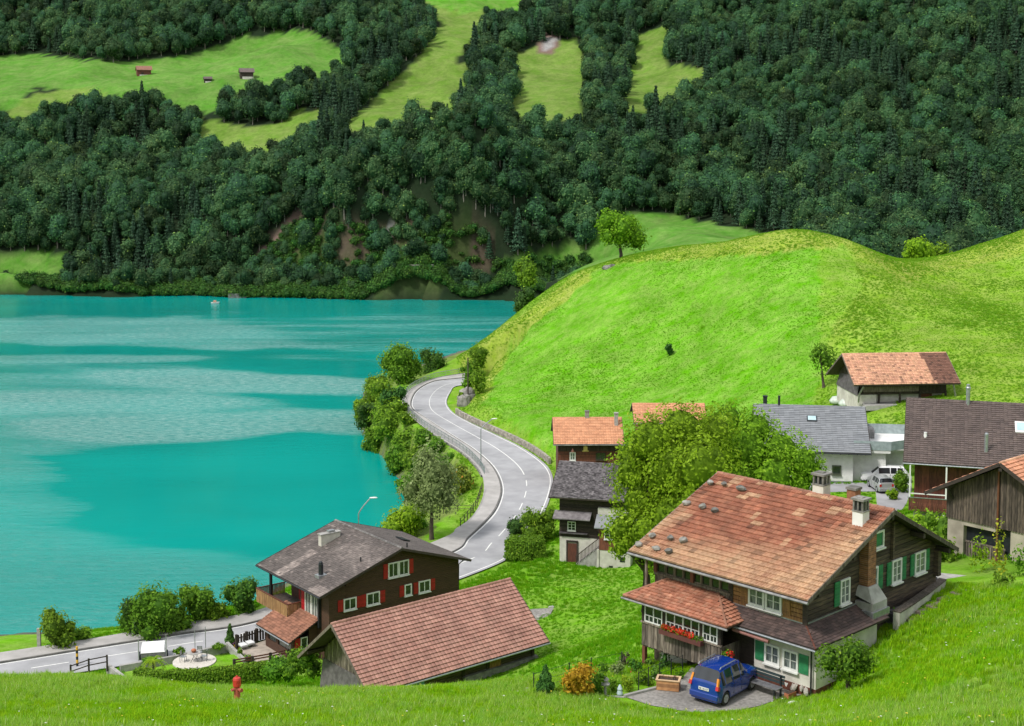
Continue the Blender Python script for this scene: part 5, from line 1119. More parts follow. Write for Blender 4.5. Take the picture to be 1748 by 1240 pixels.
# ---- J: dark barn on the right, gable to the camera
GJ = (5.9, 4.53, 2.46, 4.53, 2.46); J0 = (26.5, 76)
def colJ(u, v, i, j, r): k = r.uniform(.8, 1.15); return (.9 * k, .72 * k, .66 * k)
J_, rj = simple('dark_barn', 'dark weathered board barn with orange roof and pale concrete base at the right edge', J0, 42, 26.3, GJ, 9, M['tileH2'], .26, .26, cat='barn', seed=101, colf=colJ, gut=None, fascia=M['darkwood'])
walls(J_, .8, 8.5, -3.75, 3.6, 2.2, GJ, M['darkwood'], faces='L', vert=(.17, -.12), cmat=M['barnboard'], drop=.2)
m_ = MB(); m_.box(.85, 8.4, 2.55, 3.55, -.8, 2.195); m_.box(.85, 1.1, .6, 2.545, 1.8, 2.195); m_.box(.85, 8.4, -3.5, -.3, -.8, 2.195); m_.box(1.3, 8.3, -.3, 2.55, -.8, 2.19); m_.build('base_wall', pm('barn_render', (.46, .41, .33), (.34, .30, .24), 1.5, .9, .2, dirt=.25), J_)
m_ = MB(); m_.box(1.2, 1.29, -.3, 2.55, .0, 1.9); m_.build('dark_doorway', M['darkmetal'], J_)
m_ = MB(); y = .1
while y < 2.4: m_.box(.98, 1.02, y, y + .12, -.1, .85, rnd=random.random()); y += .16
m_.box(.96, 1.04, .05, 2.5, .85, .93); m_.build('picket_gate', M['greywood'], J_)
m_ = MB(); m_.tube([(.7, .42, -.4), (.7, .42, 5.3)], .06, 8); m_.build('downpipe', pm('copper_pipe', (.25, .1, .06), rough=.5, metal=.5), J_)
m_ = MB(); m_.beam((.05, 3.2, 4.0), (.9, 3.2, 4.0), .2, .2); m_.beam((.05, 0, 5.55), (.9, 0, 5.55), .2, .2); m_.beam((.1, 3.2, 4.0), (.8, 3.2, 3.2), .12, .12); m_.build('purlin', M['darkwood'], J_)
# ---- tiny barns on the far mountain meadow
def far_barn(px, py, D_, W_, mat, wallm, label, yaw):
    p = at(px, py, D_); p[2] = h1(p[0], p[1]) if False else p[2]
    z = h1(p[0], p[1]); e = empty('mountain_barn', (p[0], p[1], z), R(yaw), label=label, cat='barn'); G = (W_ * .62, W_ * .42, W_ * .27, W_ * .42, W_ * .27); r = roof(e, W_, G, mat, t=.2)
    walls(e, .3, W_ - .5, -W_ * .33, W_ * .33, -2, G, wallm, drop=.25); m_ = MB(); m_.box(W_ * .3, W_ * .45, -W_ * .33 - .05, -W_ * .33, 0, 1.2); m_.build('door', M['darkwood'], e)
    m_ = MB(); m_.box(W_ * .2, W_ - .45, -W_ * .33 - .06, W_ * .33, -1.5, .3); m_.build('base', M['plaster'], e)
far_barn(232, 122, 602, 6.5, M['tileBrown'], M['redbrown'], 'tiny red-roofed barn on the high far meadow, leftmost of three', 20)
far_barn(347, 135, 588, 3.6, M['tileDark'], M['darkwood'], 'tiniest dark hut on the high far meadow, middle of three', 15)
far_barn(408, 131, 592, 6.2, M['tileDark'], M['darkwood'], 'small dark-roofed barn by the trees on the high far meadow', 15)
# ------------------------------------------------------------------ trees, bushes and hedges of the near side
def lobes_for(w_, d_, h_, n, seed, base=.15):
    r = random.Random(seed); n += 2; L_ = [(0, 0, h_ * (.5 + base / 2), w_ * .36, d_ * .36, h_ * (.5 - base / 2))]
    for k in range(n):
        a = 6.283 * k / n + r.uniform(-.4, .4); q = r.uniform(.14, .40); z = h_ * r.uniform(base + .2, .86); rr = r.uniform(.13, .29)
        L_.append((math.cos(a) * w_ * q, math.sin(a) * d_ * q, z, w_ * rr, d_ * rr, min(h_ * .3, w_ * rr * 1.1)))
    return L_
def bush(name, label, px, py, wp, hp, mat, seed, cat='bush', group=None, D=None, leaf=None, dens=1.0, depth=None, n=6, trunk=False, base=None, core=.72, z=None):
    p = hit(px, py) if D is None else at(px, py, D); D = p[1]
    if z is not None: p[2] = z
    s = F_ / D; w_, h_ = wp / s, hp / s; leaf = leaf or max(.22, 5.2 / s); base = (.35 if trunk else -.05) if base is None else base
    lb = lobes_for(w_, depth or w_, h_, n, seed, base); area = sum(4 * math.pi * ((l[3] * l[4] + l[3] * l[5] + l[4] * l[5]) / 3) for l in lb)
    N_ = int(min(60000, dens * 2.1 * area / leaf ** 2)); me = crown_mesh(name, lb, N_, leaf, mat, seed, core=core, lump=.3)
    if trunk:
        e = empty(name, tuple(p), 0, label=label, cat=cat, group=group); link('crown', me, e)
        limbs = [(.8, math.cos(k * 2.1) * w_ * .25, math.sin(k * 2.1) * w_ * .25, h_ * .28) for k in range(3)]
        trunk_mb(h_ * .6, w_ * .035 + .04, w_ * .02 + .02, limbs, seed).build('trunk', M['bark'], e); return e
    return tag(link(name, me, None, tuple(p)), label, cat, group)
HB = M['lf_shore']; HD = M['lf_dark']; BR = M['lf_bright']; HG = M['lf_hedge']; OL = M['lf_olive']
# the big walnut trees between the houses
def px_lobes(L_, D, base, yd=.8):
    out = []
    for (x, y, r_, dd) in L_:
        c = at(x, y, D + dd); m_ = r_ / (F_ / (D + dd)); out.append((c[0] - base[0], c[1] - base[1], c[2] - base[2], m_, m_ * yd, m_))
    return out
def big_tree(label, D, bx, by_z, L_, mat, seed, leaf=.30, dens=1.0, limbs=()):
    base = np.array([bx, D, by_z]); lb = px_lobes(L_, D, base); area = sum(4 * math.pi * l[3] ** 2 * .85 for l in lb)
    e = empty('walnut_tree', tuple(base), 0, label=label, cat='tree')
    link('crown', crown_mesh('crown', lb, int(dens * 2.6 * area / leaf ** 2), leaf, mat, seed, core=.66, inner=.18, lump=.28, aspect=.55), e)
    top = lb[0]; mb = MB(); mb.tube([(0, 0, -.5), (.1, 0, 2), (0, 0, 4.2)], [.55, .42, .36], 9)
    for l in lb: mb.tube([(0, 0, 3.6), (l[0] * .5, l[1] * .5, 3.6 + (l[2] - 3.6) * .6), (l[0], l[1], l[2])], [.26, .17, .07], 6)
    mb.build('trunk', M['bark'], e); return e
big_tree('big leafy walnut tree with a dense mid-green crown in front of the small orange roof', 112, 10.8, 11.4, [(1150, 800, 72, 0), (1100, 850, 55, 1), (1062, 905, 34, -1), (1105, 910, 46, -2), (1150, 885, 60, -2), (1080, 805, 42, 1), (1110, 755, 50, 0), (1160, 735, 50, 1), (1200, 800, 60, -3), (1185, 870, 55, -3), (1060, 935, 20, -2), (1125, 945, 34, -2), (1215, 740, 44, 3)], M['lf_big'], 201)
big_tree('lighter yellow-green walnut tree covering the left half of the slate roof', 118, 19.6, 13.8, [(1270, 775, 60, 0), (1240, 720, 38, 2), (1290, 735, 38, 1), (1330, 775, 48, 0), (1370, 790, 34, -1), (1390, 810, 24, -1), (1320, 815, 46, -2), (1262, 830, 52, -2), (1235, 775, 45, -1), (1365, 825, 30, -1)], leafmat('walnut_leaves_light', (.14, .29, .016), (.30, .52, .024), (.42, .62, .06), .42, .05), 202)
# hill trees
bush('lone_tree', 'lone bright green round tree on the crest of the grass hill', 1060, 443, 78, 76, leafmat('lone_leaves', (.10, .24, .012), (.22, .44, .02), (.32, .52, .04), .4, .05), 211, 'tree', trunk=True, D=268, base=.28, leaf=.5, n=8)
bush('hill_tree', 'small dark green tree on the left shoulder of the hill above the lake', 893, 541, 40, 50, HD, 212, 'tree', trunk=True, D=276, leaf=.5, base=.05)
bush('hill_tree', 'pale green tree rising behind the left shoulder of the hill', 898, 515, 44, 78, HB, 213, 'tree', trunk=True, D=292, leaf=.55, base=.25)
bush('hill_shrub', 'tiny dark shrub alone in the middle of the mown hillside', 1143, 608, 15, 24, HD, 214, leaf=.35)
bush('fruit_tree', 'small sparse tree left of the hillside barn', 1407, 662, 56, 80, M['lf_hedge'], 215, 'tree', trunk=True, base=.25, leaf=.38, dens=.7, core=.4)
bush('saddle_tree', 'bright green tree top showing behind the saddle of the hill', 1566, 470, 56, 60, BR, 216, 'tree', trunk=True, D=262, leaf=.5, base=.2)
bush('saddle_tree', 'duller green tree beside the bright one behind the saddle', 1604, 468, 44, 50, HB, 217, 'tree', trunk=True, D=268, leaf=.5, base=.2)
# lake-side bank
bush('shore_tree', 'large round tree beside the guard rail at the outer bend', 687, 668, 72, 84, HB, 221, 'tree', trunk=True, base=.2, leaf=.45, D=249, z=4.0, n=8)
bush('shore_tree', 'smaller pointed tree right of the round one at the bend', 741, 645, 50, 50, leafmat('bend_leaves', (.05, .12, .02), (.13, .25, .03), None, .4, .1), 222, 'tree', trunk=True, base=.1, leaf=.42, D=262, z=4.6)
BK = [(640, 700, 52, 56), (624, 728, 34, 40), (664, 745, 62, 62), (640, 775, 46, 50), (694, 772, 56, 58), (700, 722, 40, 30), (727, 757, 46, 40), (668, 706, 40, 44), (752, 770, 44, 36), (655, 680, 42, 34), (715, 800, 64, 56), (680, 800, 46, 44), (765, 795, 46, 34), (745, 812, 50, 36), (640, 665, 24, 24), (700, 835, 40, 36), (612, 716, 22, 36), (690, 700, 22, 22)]
BT = ['bush on the lake bank, {}'.format(t) for t in ('tall one on the left', 'lowest by the water on the left', 'broad round one in the middle', 'dark one over the shore stones', 'big one under the middle of the railing', 'small one tucked under the rail', 'light green one under the rail', 'one right below the round tree', 'one touching the lower railing', 'leafy one left of the round tree', 'wide one above the pale olive tree', 'one at the shoreline left of the olive tree', 'one beside the railing above the olive tree', 'one behind the olive tree crown', 'thin one furthest left at the bend', 'one at the water left of the olive trunk', 'one leaning over the water', 'tiny one under the round tree')]
for k, (x, y, w_, h_) in enumerate(BK): bush('bush', BT[k], x - (6 if x > 690 else 0), y + 4, w_ * (1.12 if x < 690 else .92), h_ * (1.1 if x < 690 else .74), [HB, HD, HB, BR, HB, HG][k % 6] if k % 6 != 3 else HB, 230 + k, group='bushes on the lake bank below the road', leaf=.42)
bush('olive_tree', 'pale grey-green tree on the grass between the pavement and the lake', 737, 921, 92, 168, OL, 251, 'tree', trunk=True, base=.22, leaf=.34, n=9, core=.6)
bush('bush', 'rounded bush tinged orange inside the curve of the railing', 788, 842, 58, 42, leafmat('tinged', (.10, .16, .02), (.22, .27, .03), (.5, .25, .04), .35, .05), 252, leaf=.36)
bush('bush', 'bright lime bush behind the dark grey roof ridge by the lake', 690, 918, 86, 54, BR, 253, leaf=.34)
bush('bush', 'green bush left of the pale olive tree trunk', 706, 905, 46, 44, HB, 254, leaf=.34)
for k, (x, y, w_, h_) in enumerate([(800, 668, 28, 56), (816, 642, 36, 54), (818, 672, 30, 44), (786, 690, 14, 22)]): bush('bush', ['bush on the rock at the inner side of the bend', 'bush hiding the road end under the hill edge', 'broad bush right of the utility pole', 'low bush at the foot of the inner rock'][k], x, y, w_, h_, HB, 256 + k, leaf=.4, group='bushes at the inner bend')
for k, (x, y, w_, h_, m_, t) in enumerate([(262, 1083, 110, 88, HB, 'biggest dark bush at the lake edge above the lower road'), (232, 1080, 60, 62, HD, 'dark left flank of the big lakeside bush group'), (338, 1062, 70, 62, HB, 'bush between the big one and the house corner by the lake'), (300, 1076, 60, 40, HG, 'low bush in front of the lakeside bush group'), (414, 1048, 62, 62, leafmat('corner_leaves', (.04, .11, .015), (.12, .25, .025), (.2, .34, .04), .35, .1), 'bright round bush right beside the wooden balcony'), (98, 1106, 62, 66, HB, 'lone bush beside the concrete post near the left edge'), (142, 1094, 34, 26, HB, 'low bush right of the lone one near the left edge'), (370, 1058, 44, 34, HB, 'small bush left of the round one by the balcony')]):
    bush('lakeside_bush', t, x, y, w_, h_, m_, 270 + k, leaf=.27, group='bushes along the lower lake road')
CLIP = [tuple(atz(x, y, 6.75)) for x, y in ((868, 948), (900, 951), (930, 950))]
bush('bush', 'round shrub behind the clipped hedge beside the black house', 922, 930, 56, 60, HG, 291, leaf=.26); bush('bush', 'dark shrub at the back of the hedge near the kerb', 880, 915, 36, 34, HD, 292, leaf=.26)
for k, (x, y, w_, h_, m_, t) in enumerate([(1570, 925, 90, 78, BR, 'light green bush behind the dark gable between chalet and barn'), (1612, 965, 76, 80, HB, 'bush between the chalet eave and the barn pillar'), (1540, 900, 60, 50, HB, 'low bush above the chalet ridge end'), (1598, 985, 54, 54, HG, 'dark bush low behind the chalet corner post'), (1620, 905, 50, 44, OL, 'pale bush below the barn eave')]): bush('bush', t, x, y, w_, h_, m_, 300 + k, leaf=.24, D=[88, 82, 92, 78, 86][k], z=[23.5, 25.2, 21.5, 26, 24.5][k])
bush('bush', 'dark round bush in front of the white car', 1538, 840, 34, 36, HG, 310, leaf=.26); bush('pot_plant', 'yellow-green plant in a dark pot by the silver car', 1524, 853, 24, 18, BR, 311, cat='plant', leaf=.22)
for k, (x, y, w_, h_, m_, t) in enumerate([(1705, 985, 30, 100, leafmat('yellow_leaves', (.2, .3, .02), (.45, .5, .04), (.6, .55, .06), .4, .05), 'tall yellow-leaved shrub in front of the barn base'), (1738, 985, 34, 60, HB, 'green shrub at the right edge below the barn'), (1672, 978, 34, 70, BR, 'yellow-green shrub beside the picket gate'), (1712, 1003, 46, 30, HB, 'low leafy plant at the foot of the yellow shrub')]): bush('garden_shrub', t, x, y, w_, h_, m_, 315 + k, leaf=.17, dens=.55, core=.3)
bush('small_tree', 'small bushy tree on the bank right of the rock pile', 1448, 1182, 98, 92, leafmat('yard_leaves', (.05, .13, .012), (.15, .30, .02), (.26, .42, .04), .4, .05), 320, 'tree', trunk=True, base=.22, leaf=.16, n=8, core=.55)
bush('flower_bed', 'low plants with pale flowers at the foot of the small tree', 1408, 1160, 40, 32, HG, 321, cat='plant', leaf=.13)
bush('fern', 'spiky green fern beside the white parapet', 1518, 1058, 30, 26, HG, 322, cat='plant', leaf=.2, dens=.5, core=.2)
bush('maple', 'small orange-leaved maple in the front garden', 985, 1190, 64, 54, M['lf_orange'], 323, 'tree', leaf=.15, n=7)
bush('thuja', 'narrow dark green shrub right of the orange maple', 1018, 1190, 30, 46, HG, 324, leaf=.14)
def conifer(name, label, px, py, wp, hp, mat, seed, dens=1500, D=None):
    p = hit(px, py) if D is None else at(px, py, D); s = F_ / p[1]; w_, h_ = wp / s / 2, hp / s; r = np.random.default_rng(seed); n = dens; z = r.beta(1, 1.5, n); a = r.uniform(0, 6.283, n)
    rr = (1 - z) ** .8 * w_ * r.uniform(.6, 1.05, n) * (.88 + .12 * np.sin(z * 22)); P = np.stack([np.cos(a) * rr, np.sin(a) * rr, z * h_ - rr * .1 + .05], 1); Dv = np.stack([np.cos(a), np.sin(a), np.full(n, .5)], 1)
    V, Fq = leaves(P, Dv, h_ * .12, seed, .4); e = empty(name, tuple(p), 0, label=label, cat='tree'); link('crown', mesh_np('crown', V, Fq, [mat], r.random(n)), e); mb = MB(); mb.tube([(0, 0, -.2), (0, 0, h_ * .95)], [w_ * .12, .01], 6); mb.build('trunk', M['bark'], e); return e
conifer('fir', 'small dark conical fir at the left end of the garden fence', 931, 1188, 46, 54, M['lf_dark'], 331)
conifer('cypress', 'slim dark conical cypress at the corner of the lawn garden', 393, 1106, 24, 42, M['lf_dark'], 332)
# clipped garden hedge along the lower lawn, follows the bank
hpts = [atz(x, y, 7.0) for x, y in ((236, 1170), (262, 1176), (330, 1174), (400, 1168), (460, 1160))]
def hedge(name, label, pts, wd, ht, mat, seed, leaf=.2, rough=.05):
    Q = catmull([p[:2] for p in pts], .15); r = np.random.default_rng(seed); n = int(len(Q) * 110); i = r.integers(0, len(Q) - 1, n); t = Q[i + 1] - Q[i]; t /= np.linalg.norm(t, axis=1)[:, None]; nn = np.stack([-t[:, 1], t[:, 0]], 1)
    side = r.random(n); o = np.where(side < .35, -1, np.where(side < .7, 1, r.uniform(-1, 1, n))); zz = np.where(side < .7, r.uniform(0, 1, n), 1.0)
    P2 = Q[i] + nn * (o * wd / 2)[:, None] + r.normal(0, rough, (n, 2)); P = np.c_[P2, pts[0][2] + zz * ht + r.normal(0, rough, n)]; Dv = np.c_[nn * o[:, None] * (side < .7)[:, None], np.where(side < .7, .1, 1)]
    V, Fq = leaves(P, Dv, leaf, seed); mb = MB(); z0 = pts[0][2] - 1
    for k in range(0, len(Q) - 4, 4): mb.beam((*Q[k], z0 + (ht + 1) / 2 - .06), (*Q[k + 4], z0 + (ht + 1) / 2 - .06), wd * .86, ht + .9, rnd=.0)
    V = np.vstack([V, mb.v]); Fq = np.vstack([Fq, np.array(mb.f) + len(P) * 4]); me = mesh_np(name, V, Fq, [mat], np.r_[r.random(len(P)), np.zeros(len(mb.f))]); return tag(link(name, me), label, 'hedge')
hedge('hedge', 'long low clipped hedge curving along the lawn behind the red hydrant', hpts, .9, 1.35, HG, 340)
bush('bush', 'bright leafy bush at the left corner of the pink-roofed shed', 522, 1180, 66, 42, leafmat('corner2', (.05, .14, .012), (.15, .30, .02), None, .35, .05), 341, D=100, z=11.2, leaf=.24); bush('bush', 'dark bush between the long hedge and the shed', 478, 1180, 60, 36, HG, 342, D=104, z=9.2, leaf=.24)

hedge('clipped_hedge', 'square clipped dark green hedge at the garden by the road curve', CLIP, 2.2, 1.9, HG, 290, leaf=.22)
# ------------------------------------------------------------------ road furniture
def railing():
    P = offs(rS, rL, .1)[2:120]; cum = np.r_[0, np.cumsum(np.linalg.norm(np.diff(P, axis=0), axis=1))]; e = empty('road_railing', (P[0][0], P[0][1], RZ), 0, label='pale metal railing along the lake side of the curving road', cat='railing'); b = np.array([P[0][0], P[0][1], RZ])
    f = lambda s_: np.array([np.interp(s_, cum, P[:, 0]), np.interp(s_, cum, P[:, 1])]) - b[:2]
    ss = np.arange(0, cum[-1], 1.5)
    for z, w_ in ((1.02, .055), (.62, .03), (.16, .03)): m_ = MB(); m_.tube([(*f(s_), z) for s_ in ss], w_, 6); m_.build('rail', M['metal'], e)
    m_ = MB()
    for s_ in np.arange(0, cum[-1], 1.6): q = f(s_); m_.tube([(*q, -.3), (*q, 1.0)], .04, 5)
    m_.build('posts', M['metal'], e, kind='stuff'); m_ = MB()
    for s_ in np.arange(0, cum[-1], .32): q = f(s_); m_.tube([(*q, .16), (*q, 1.0)], .016, 4, cap=False)
    m_.build('balusters', M['metal'], e, kind='stuff')
railing()
def post_fence(name, label, pts, gap, h_, mat, rails=(.9, .5), pr=.05, rr=.03):
    Q = catmull(pts, .3) if len(pts) > 2 else np.array([np.array(pts[0]) + (np.array(pts[1]) - np.array(pts[0])) * t for t in np.linspace(0, 1, 40)]); cum = np.r_[0, np.cumsum(np.linalg.norm(np.diff(Q[:, :2], axis=0), axis=1))]; b = Q[0]
    f = lambda s_: np.array([np.interp(s_, cum, Q[:, k]) for k in range(3)]) - b
    e = empty(name, tuple(b), 0, label=label, cat='fence')
    n = max(1, round(cum[-1] / gap))
    for k in range(n + 1): q = f(cum[-1] * k / n); m_ = MB(); m_.tube([(q[0], q[1], q[2] - .3), (q[0], q[1], q[2] + h_)], pr, 5); m_.build('post', mat, e)
    for z in rails: m_ = MB(); m_.tube([tuple(f(cum[-1] * k / n) + np.array([0, 0, z])) for k in range(n + 1)], rr, 5); m_.build('rail', mat, e)
    return e
post_fence('wooden_fence', 'dark post and wire fence along the pavement below the olive tree', [atz(823, 838, RZ), atz(812, 868, RZ), atz(797, 888, RZ), atz(786, 900, RZ)], 1.6, 1.0, M['darkwood'])
post_fence('wooden_fence', 'thin dark fence crossing the grass towards the olive tree', [tuple(hit(806, 876)), tuple(hit(757, 876))], 2.2, .9, M['darkwood'])
def lamp(label, x, y, z, h_, arm, dx, dy):
    e = empty('street_lamp', (x, y, z), 0, label=label, cat='lamp'); m_ = MB(); pts = [(0, 0, 0), (0, 0, h_ * .8)] + [(dx * arm * math.sin(t) ** 1.3, dy * arm * math.sin(t) ** 1.3, h_ * .8 + h_ * .2 * math.sin(t * .98)) for t in np.linspace(.15, 1.5, 7)]
    m_.tube(pts, [.09] + [.06] * (len(pts) - 2) + [.04], 8); m_.build('pole', M['metal'], e); l = MB(); c = Vector(pts[-1]); n = 8; P = []
    for j, (t, rr) in enumerate(((-.1, .05), (.05, .14), (.35, .19), (.6, .14), (.72, .03))): P += [(c.x + dx * t + -dy * rr * math.cos(2 * math.pi * i / n), c.y + dy * t + dx * rr * math.cos(2 * math.pi * i / n), c.z + .4 * rr * math.sin(2 * math.pi * i / n) + .03) for i in range(n)]
    l.add(P, [[j * n + i, j * n + (i + 1) % n, (j + 1) * n + (i + 1) % n, (j + 1) * n + i] for j in range(4) for i in range(n)] + [list(range(n))[::-1], [4 * n + i for i in range(n)]]); l.build('lamp_head', M['white'], e, smooth=True)
p = atz(821, 797, RZ); lamp('street lamp beside the railing in the middle of the road curve', p[0], p[1], RZ, 6.3, 1.5, .98, .2)
p = atz(613, 985, RZ); lamp('street lamp standing over the lake behind the dark grey roof', p[0], p[1], RZ, 7.9, 1.2, .98, .1)
# retaining walls: stones laid in courses
def stone_wall(name, label, P, z0, z1, th=.35, seed=0, mat=None):
    mb = MB(); r = random.Random(seed); cum = np.r_[0, np.cumsum(np.linalg.norm(np.diff(P, axis=0), axis=1))]; f = lambda s_: (float(np.interp(s_, cum, P[:, 0])), float(np.interp(s_, cum, P[:, 1])))
    z = z0
    while z < z1:
        hh = r.uniform(.2, .3); s_ = 0
        while s_ < cum[-1]:
            ln = r.uniform(.3, .7); a, b = f(s_), f(min(s_ + ln - .03, cum[-1])); 
            if s_ + .05 < cum[-1]: mb.beam((*a, z + hh / 2), (*b, z + hh / 2), th + r.uniform(-.04, .05), min(hh, z1 - z + .05) - .02)
            s_ += ln
        z += hh
    o = mb.build(name, mat or M['stone'], None, kind=None); return tag(o, label, 'wall', kind='structure' if False else None)
stone_wall('retaining_wall', 'low stone wall between the road and the green hillside', offs(rR, rL, -1.0)[12 * 5 - 4:12 * 10 - 6], RZ - .3, RZ + .75, seed=5, mat=pm('pale_stone', (.36, .33, .28), (.22, .2, .17), 2, .9, .4, 9, coord='World', rnd=.25))
stone_wall('retaining_wall', 'dark stone wall holding up the pavement below the railing', offs(rS, rL, -.25)[12 * 6 + 4:12 * 10], RZ - 2.2, RZ + .05, seed=6)
e = empty('rock_outcrop', tuple(atz(781, 690, RZ)), 0, label='grey rocks standing at the inner side of the road bend', cat='rock')
for k in range(9): o_ = MB(); rr = random.Random(k); q = rr.uniform(.7, 1.3); n_a, m_a = 7, 4; P_ = [(q * rr.uniform(.7, 1.2) * math.sin(math.pi * j_ / m_a) * math.cos(6.283 * i_ / n_a), q * rr.uniform(.7, 1.2) * math.sin(math.pi * j_ / m_a) * math.sin(6.283 * i_ / n_a), q * 1.3 * math.cos(math.pi * j_ / m_a)) for j_ in range(m_a + 1) for i_ in range(n_a)]; o_.add(P_, [[j_ * n_a + i_, j_ * n_a + (i_ + 1) % n_a, (j_ + 1) * n_a + (i_ + 1) % n_a, (j_ + 1) * n_a + i_][::-1] for j_ in range(m_a) for i_ in range(n_a)]); o_ = o_.build('rock', M['stone'], e, ((k % 3) * .5 + .9, -1 + k * 1.0, .2 + .5 * (k % 2)))
m_ = MB(); p = hit(799, 688); m_.tube([(0, 0, -.4), (0, 0, 7.4)], [.13, .09], 8); tag(m_.build('utility_pole', M['darkwood'], None, tuple(p)), 'slim dark utility pole on the hill edge above the bend', 'pole')

# ------------------------------------------------------------------ paved places
def px_sheet(name, pts, z, mat, thick=.0, **k):
    P = [tuple(atz(*p, z)) for p in pts]; mb = MB(); mb.add(P, [list(range(len(P)))[::-1]]); o = mb.build(name, mat)
    bpy.context.view_layer.update(); return tag(o, kind='structure')
px_sheet('driveway', [(1068, 1190), (1110, 1178), (1165, 1158), (1180, 1140), (1262, 1118), (1400, 1135), (1396, 1172), (1372, 1186), (1330, 1192), (1300, 1204), (1262, 1212), (1180, 1216), (1110, 1204)], 25.0, M['gravel'])
px_sheet('village_lane', [(1300, 828), (1480, 824), (1556, 812), (1556, 838), (1546, 862), (1535, 876), (1498, 876), (1495, 839), (1300, 842)], 16.0, M['asphalt'])
px_sheet('patio', [(404, 1110), (462, 1090), (520, 1100), (500, 1150), (455, 1138), (432, 1128)], 7.02, pm('patio_paving', (.42, .36, .30), (.30, .26, .22), 2, .85, .1, coord='World'))
m_ = MB(); c = atz(332, 1129.5, 7.0); m_.lathe([(1.75, -.2), (1.75, .05)], 0, 0, 40); tag(m_.build('round_paving', pm('pale_paving', (.60, .56, .50), (.48, .45, .40), 6, .85, .1), None, tuple(c)), kind='structure')
px_sheet('gravel_patch', [(905, 1040), (945, 1038), (940, 1048), (925, 1060), (912, 1058)], h1(*atz(925, 1048, 9)[:2]) + .12, M['gravel'])
def low_wall(name, label, pts, z0, z1, th, mat, cat='wall'):
    mb = MB()
    for a, b in zip(pts[:-1], pts[1:]): mb.beam((a[0], a[1], (z0 + z1) / 2), (b[0], b[1], (z0 + z1) / 2), th, z1 - z0)
    return tag(mb.build(name, mat), label, cat)
low_wall('garden_wall', 'long low concrete wall between the lawn and the lower road', [atz(205, 1138, 7), atz(300, 1121, 7), atz(388, 1101, 7)], 6.3, 7.1, .3, M['concrete'])
low_wall('garden_wall', 'short concrete edge between the lawn and the stone patio', [atz(388, 1101, 7), atz(418, 1131, 7)], 6.6, 7.25, .25, M['concrete'])
low_wall('garden_wall', 'sloping concrete edge at the left end of the lawn', [atz(184, 1137, 7.2), atz(212, 1158, 7.2), atz(240, 1178, 7.2)], 6.2, 7.35, .3, M['concrete'])
# whitewashed parapet beside the chalet and its dark slab terrace
TZ = 27.15; tq = [(1488, 1032), (1512, 1046), (1538, 1052), (1570, 1036), (1604, 1008), (1600, 985), (1560, 990)]
mb = MB(); P = [Vector(atz(x, y, TZ)) for x, y in tq]; b = [p - Vector((0, 0, 1.5)) for p in P]; n = len(P); mb.add(P + b, [list(range(n))[::-1]] + [[i, (i + 1) % n, n + (i + 1) % n, n + i] for i in range(n)]); tr = tag(mb.build('slab_terrace', M['cobble']), kind='structure')
lc = [atz(x, y, TZ) for x, y in ((1488, 1032), (1538, 1052), (1604, 1008), (1575, 988))]; u_ = lc[3] - lc[0]; v_ = lc[1] - lc[0]
for k in range(13):
    for q in range(9):
        a = lc[0] + u_ * (k + .5) / 13 + v_ * (q + .5) / 9; X_, Y_ = proj(a)
        if inpoly(np.array([X_]), np.array([Y_]), tq)[0]:
            s = MB(); s.box(-.24, .24, -.22, .22, 0, .03 + random.random() * .03); o = s.build('slab', M['cobble'], None); o.parent = tr; o.location = tuple(a); o.rotation_euler = (0, 0, R(-46) + random.uniform(-.1, .1))
pw = MB(); pts = [atz(x, y, TZ) for x, y in ((1530, 1060), (1552, 1046), (1580, 1026), (1609, 1003))]
for a, b in zip(pts[:-1], pts[1:]): pw.beam((a[0], a[1], TZ - .25), (b[0], b[1], TZ - .25), .32, 1.3)
po = tag(pw.build('parapet', M['plaster']), 'whitewashed low parapet wall at the uphill side of the chalet', 'wall')
cp = MB(); [cp.beam((a[0], a[1], TZ + .43), (b[0], b[1], TZ + .43), .4, .07) for a, b in zip(pts[:-1], pts[1:])]; cp.build('coping', M['greywood'], po)
for k, (x, y) in enumerate(((1640, 1012), (1618, 1022), (1600, 1034), (1582, 1044), (1562, 1056))):
    p = hit(x, y); s = MB(); s.box(-.5, .5, -.28, .28, -.1, .05); o = s.build('stepping_slab', M['greywood'], None, tuple(p), R(35)); tag(o, ['topmost slab of the garden path, next to the barn', 'second slab down the garden path', 'middle slab of the garden path', 'fourth slab down the garden path', 'lowest slab of the garden path'][k], 'slab', 'slabs of the garden path')
p = atz(1632, 990, 26.6); m_ = MB(); m_.box(-2.2, 1.0, -.7, .9, -.6, .02); tag(m_.build('barn_apron', M['concrete'], None, tuple(p), R(-20)), kind='structure')

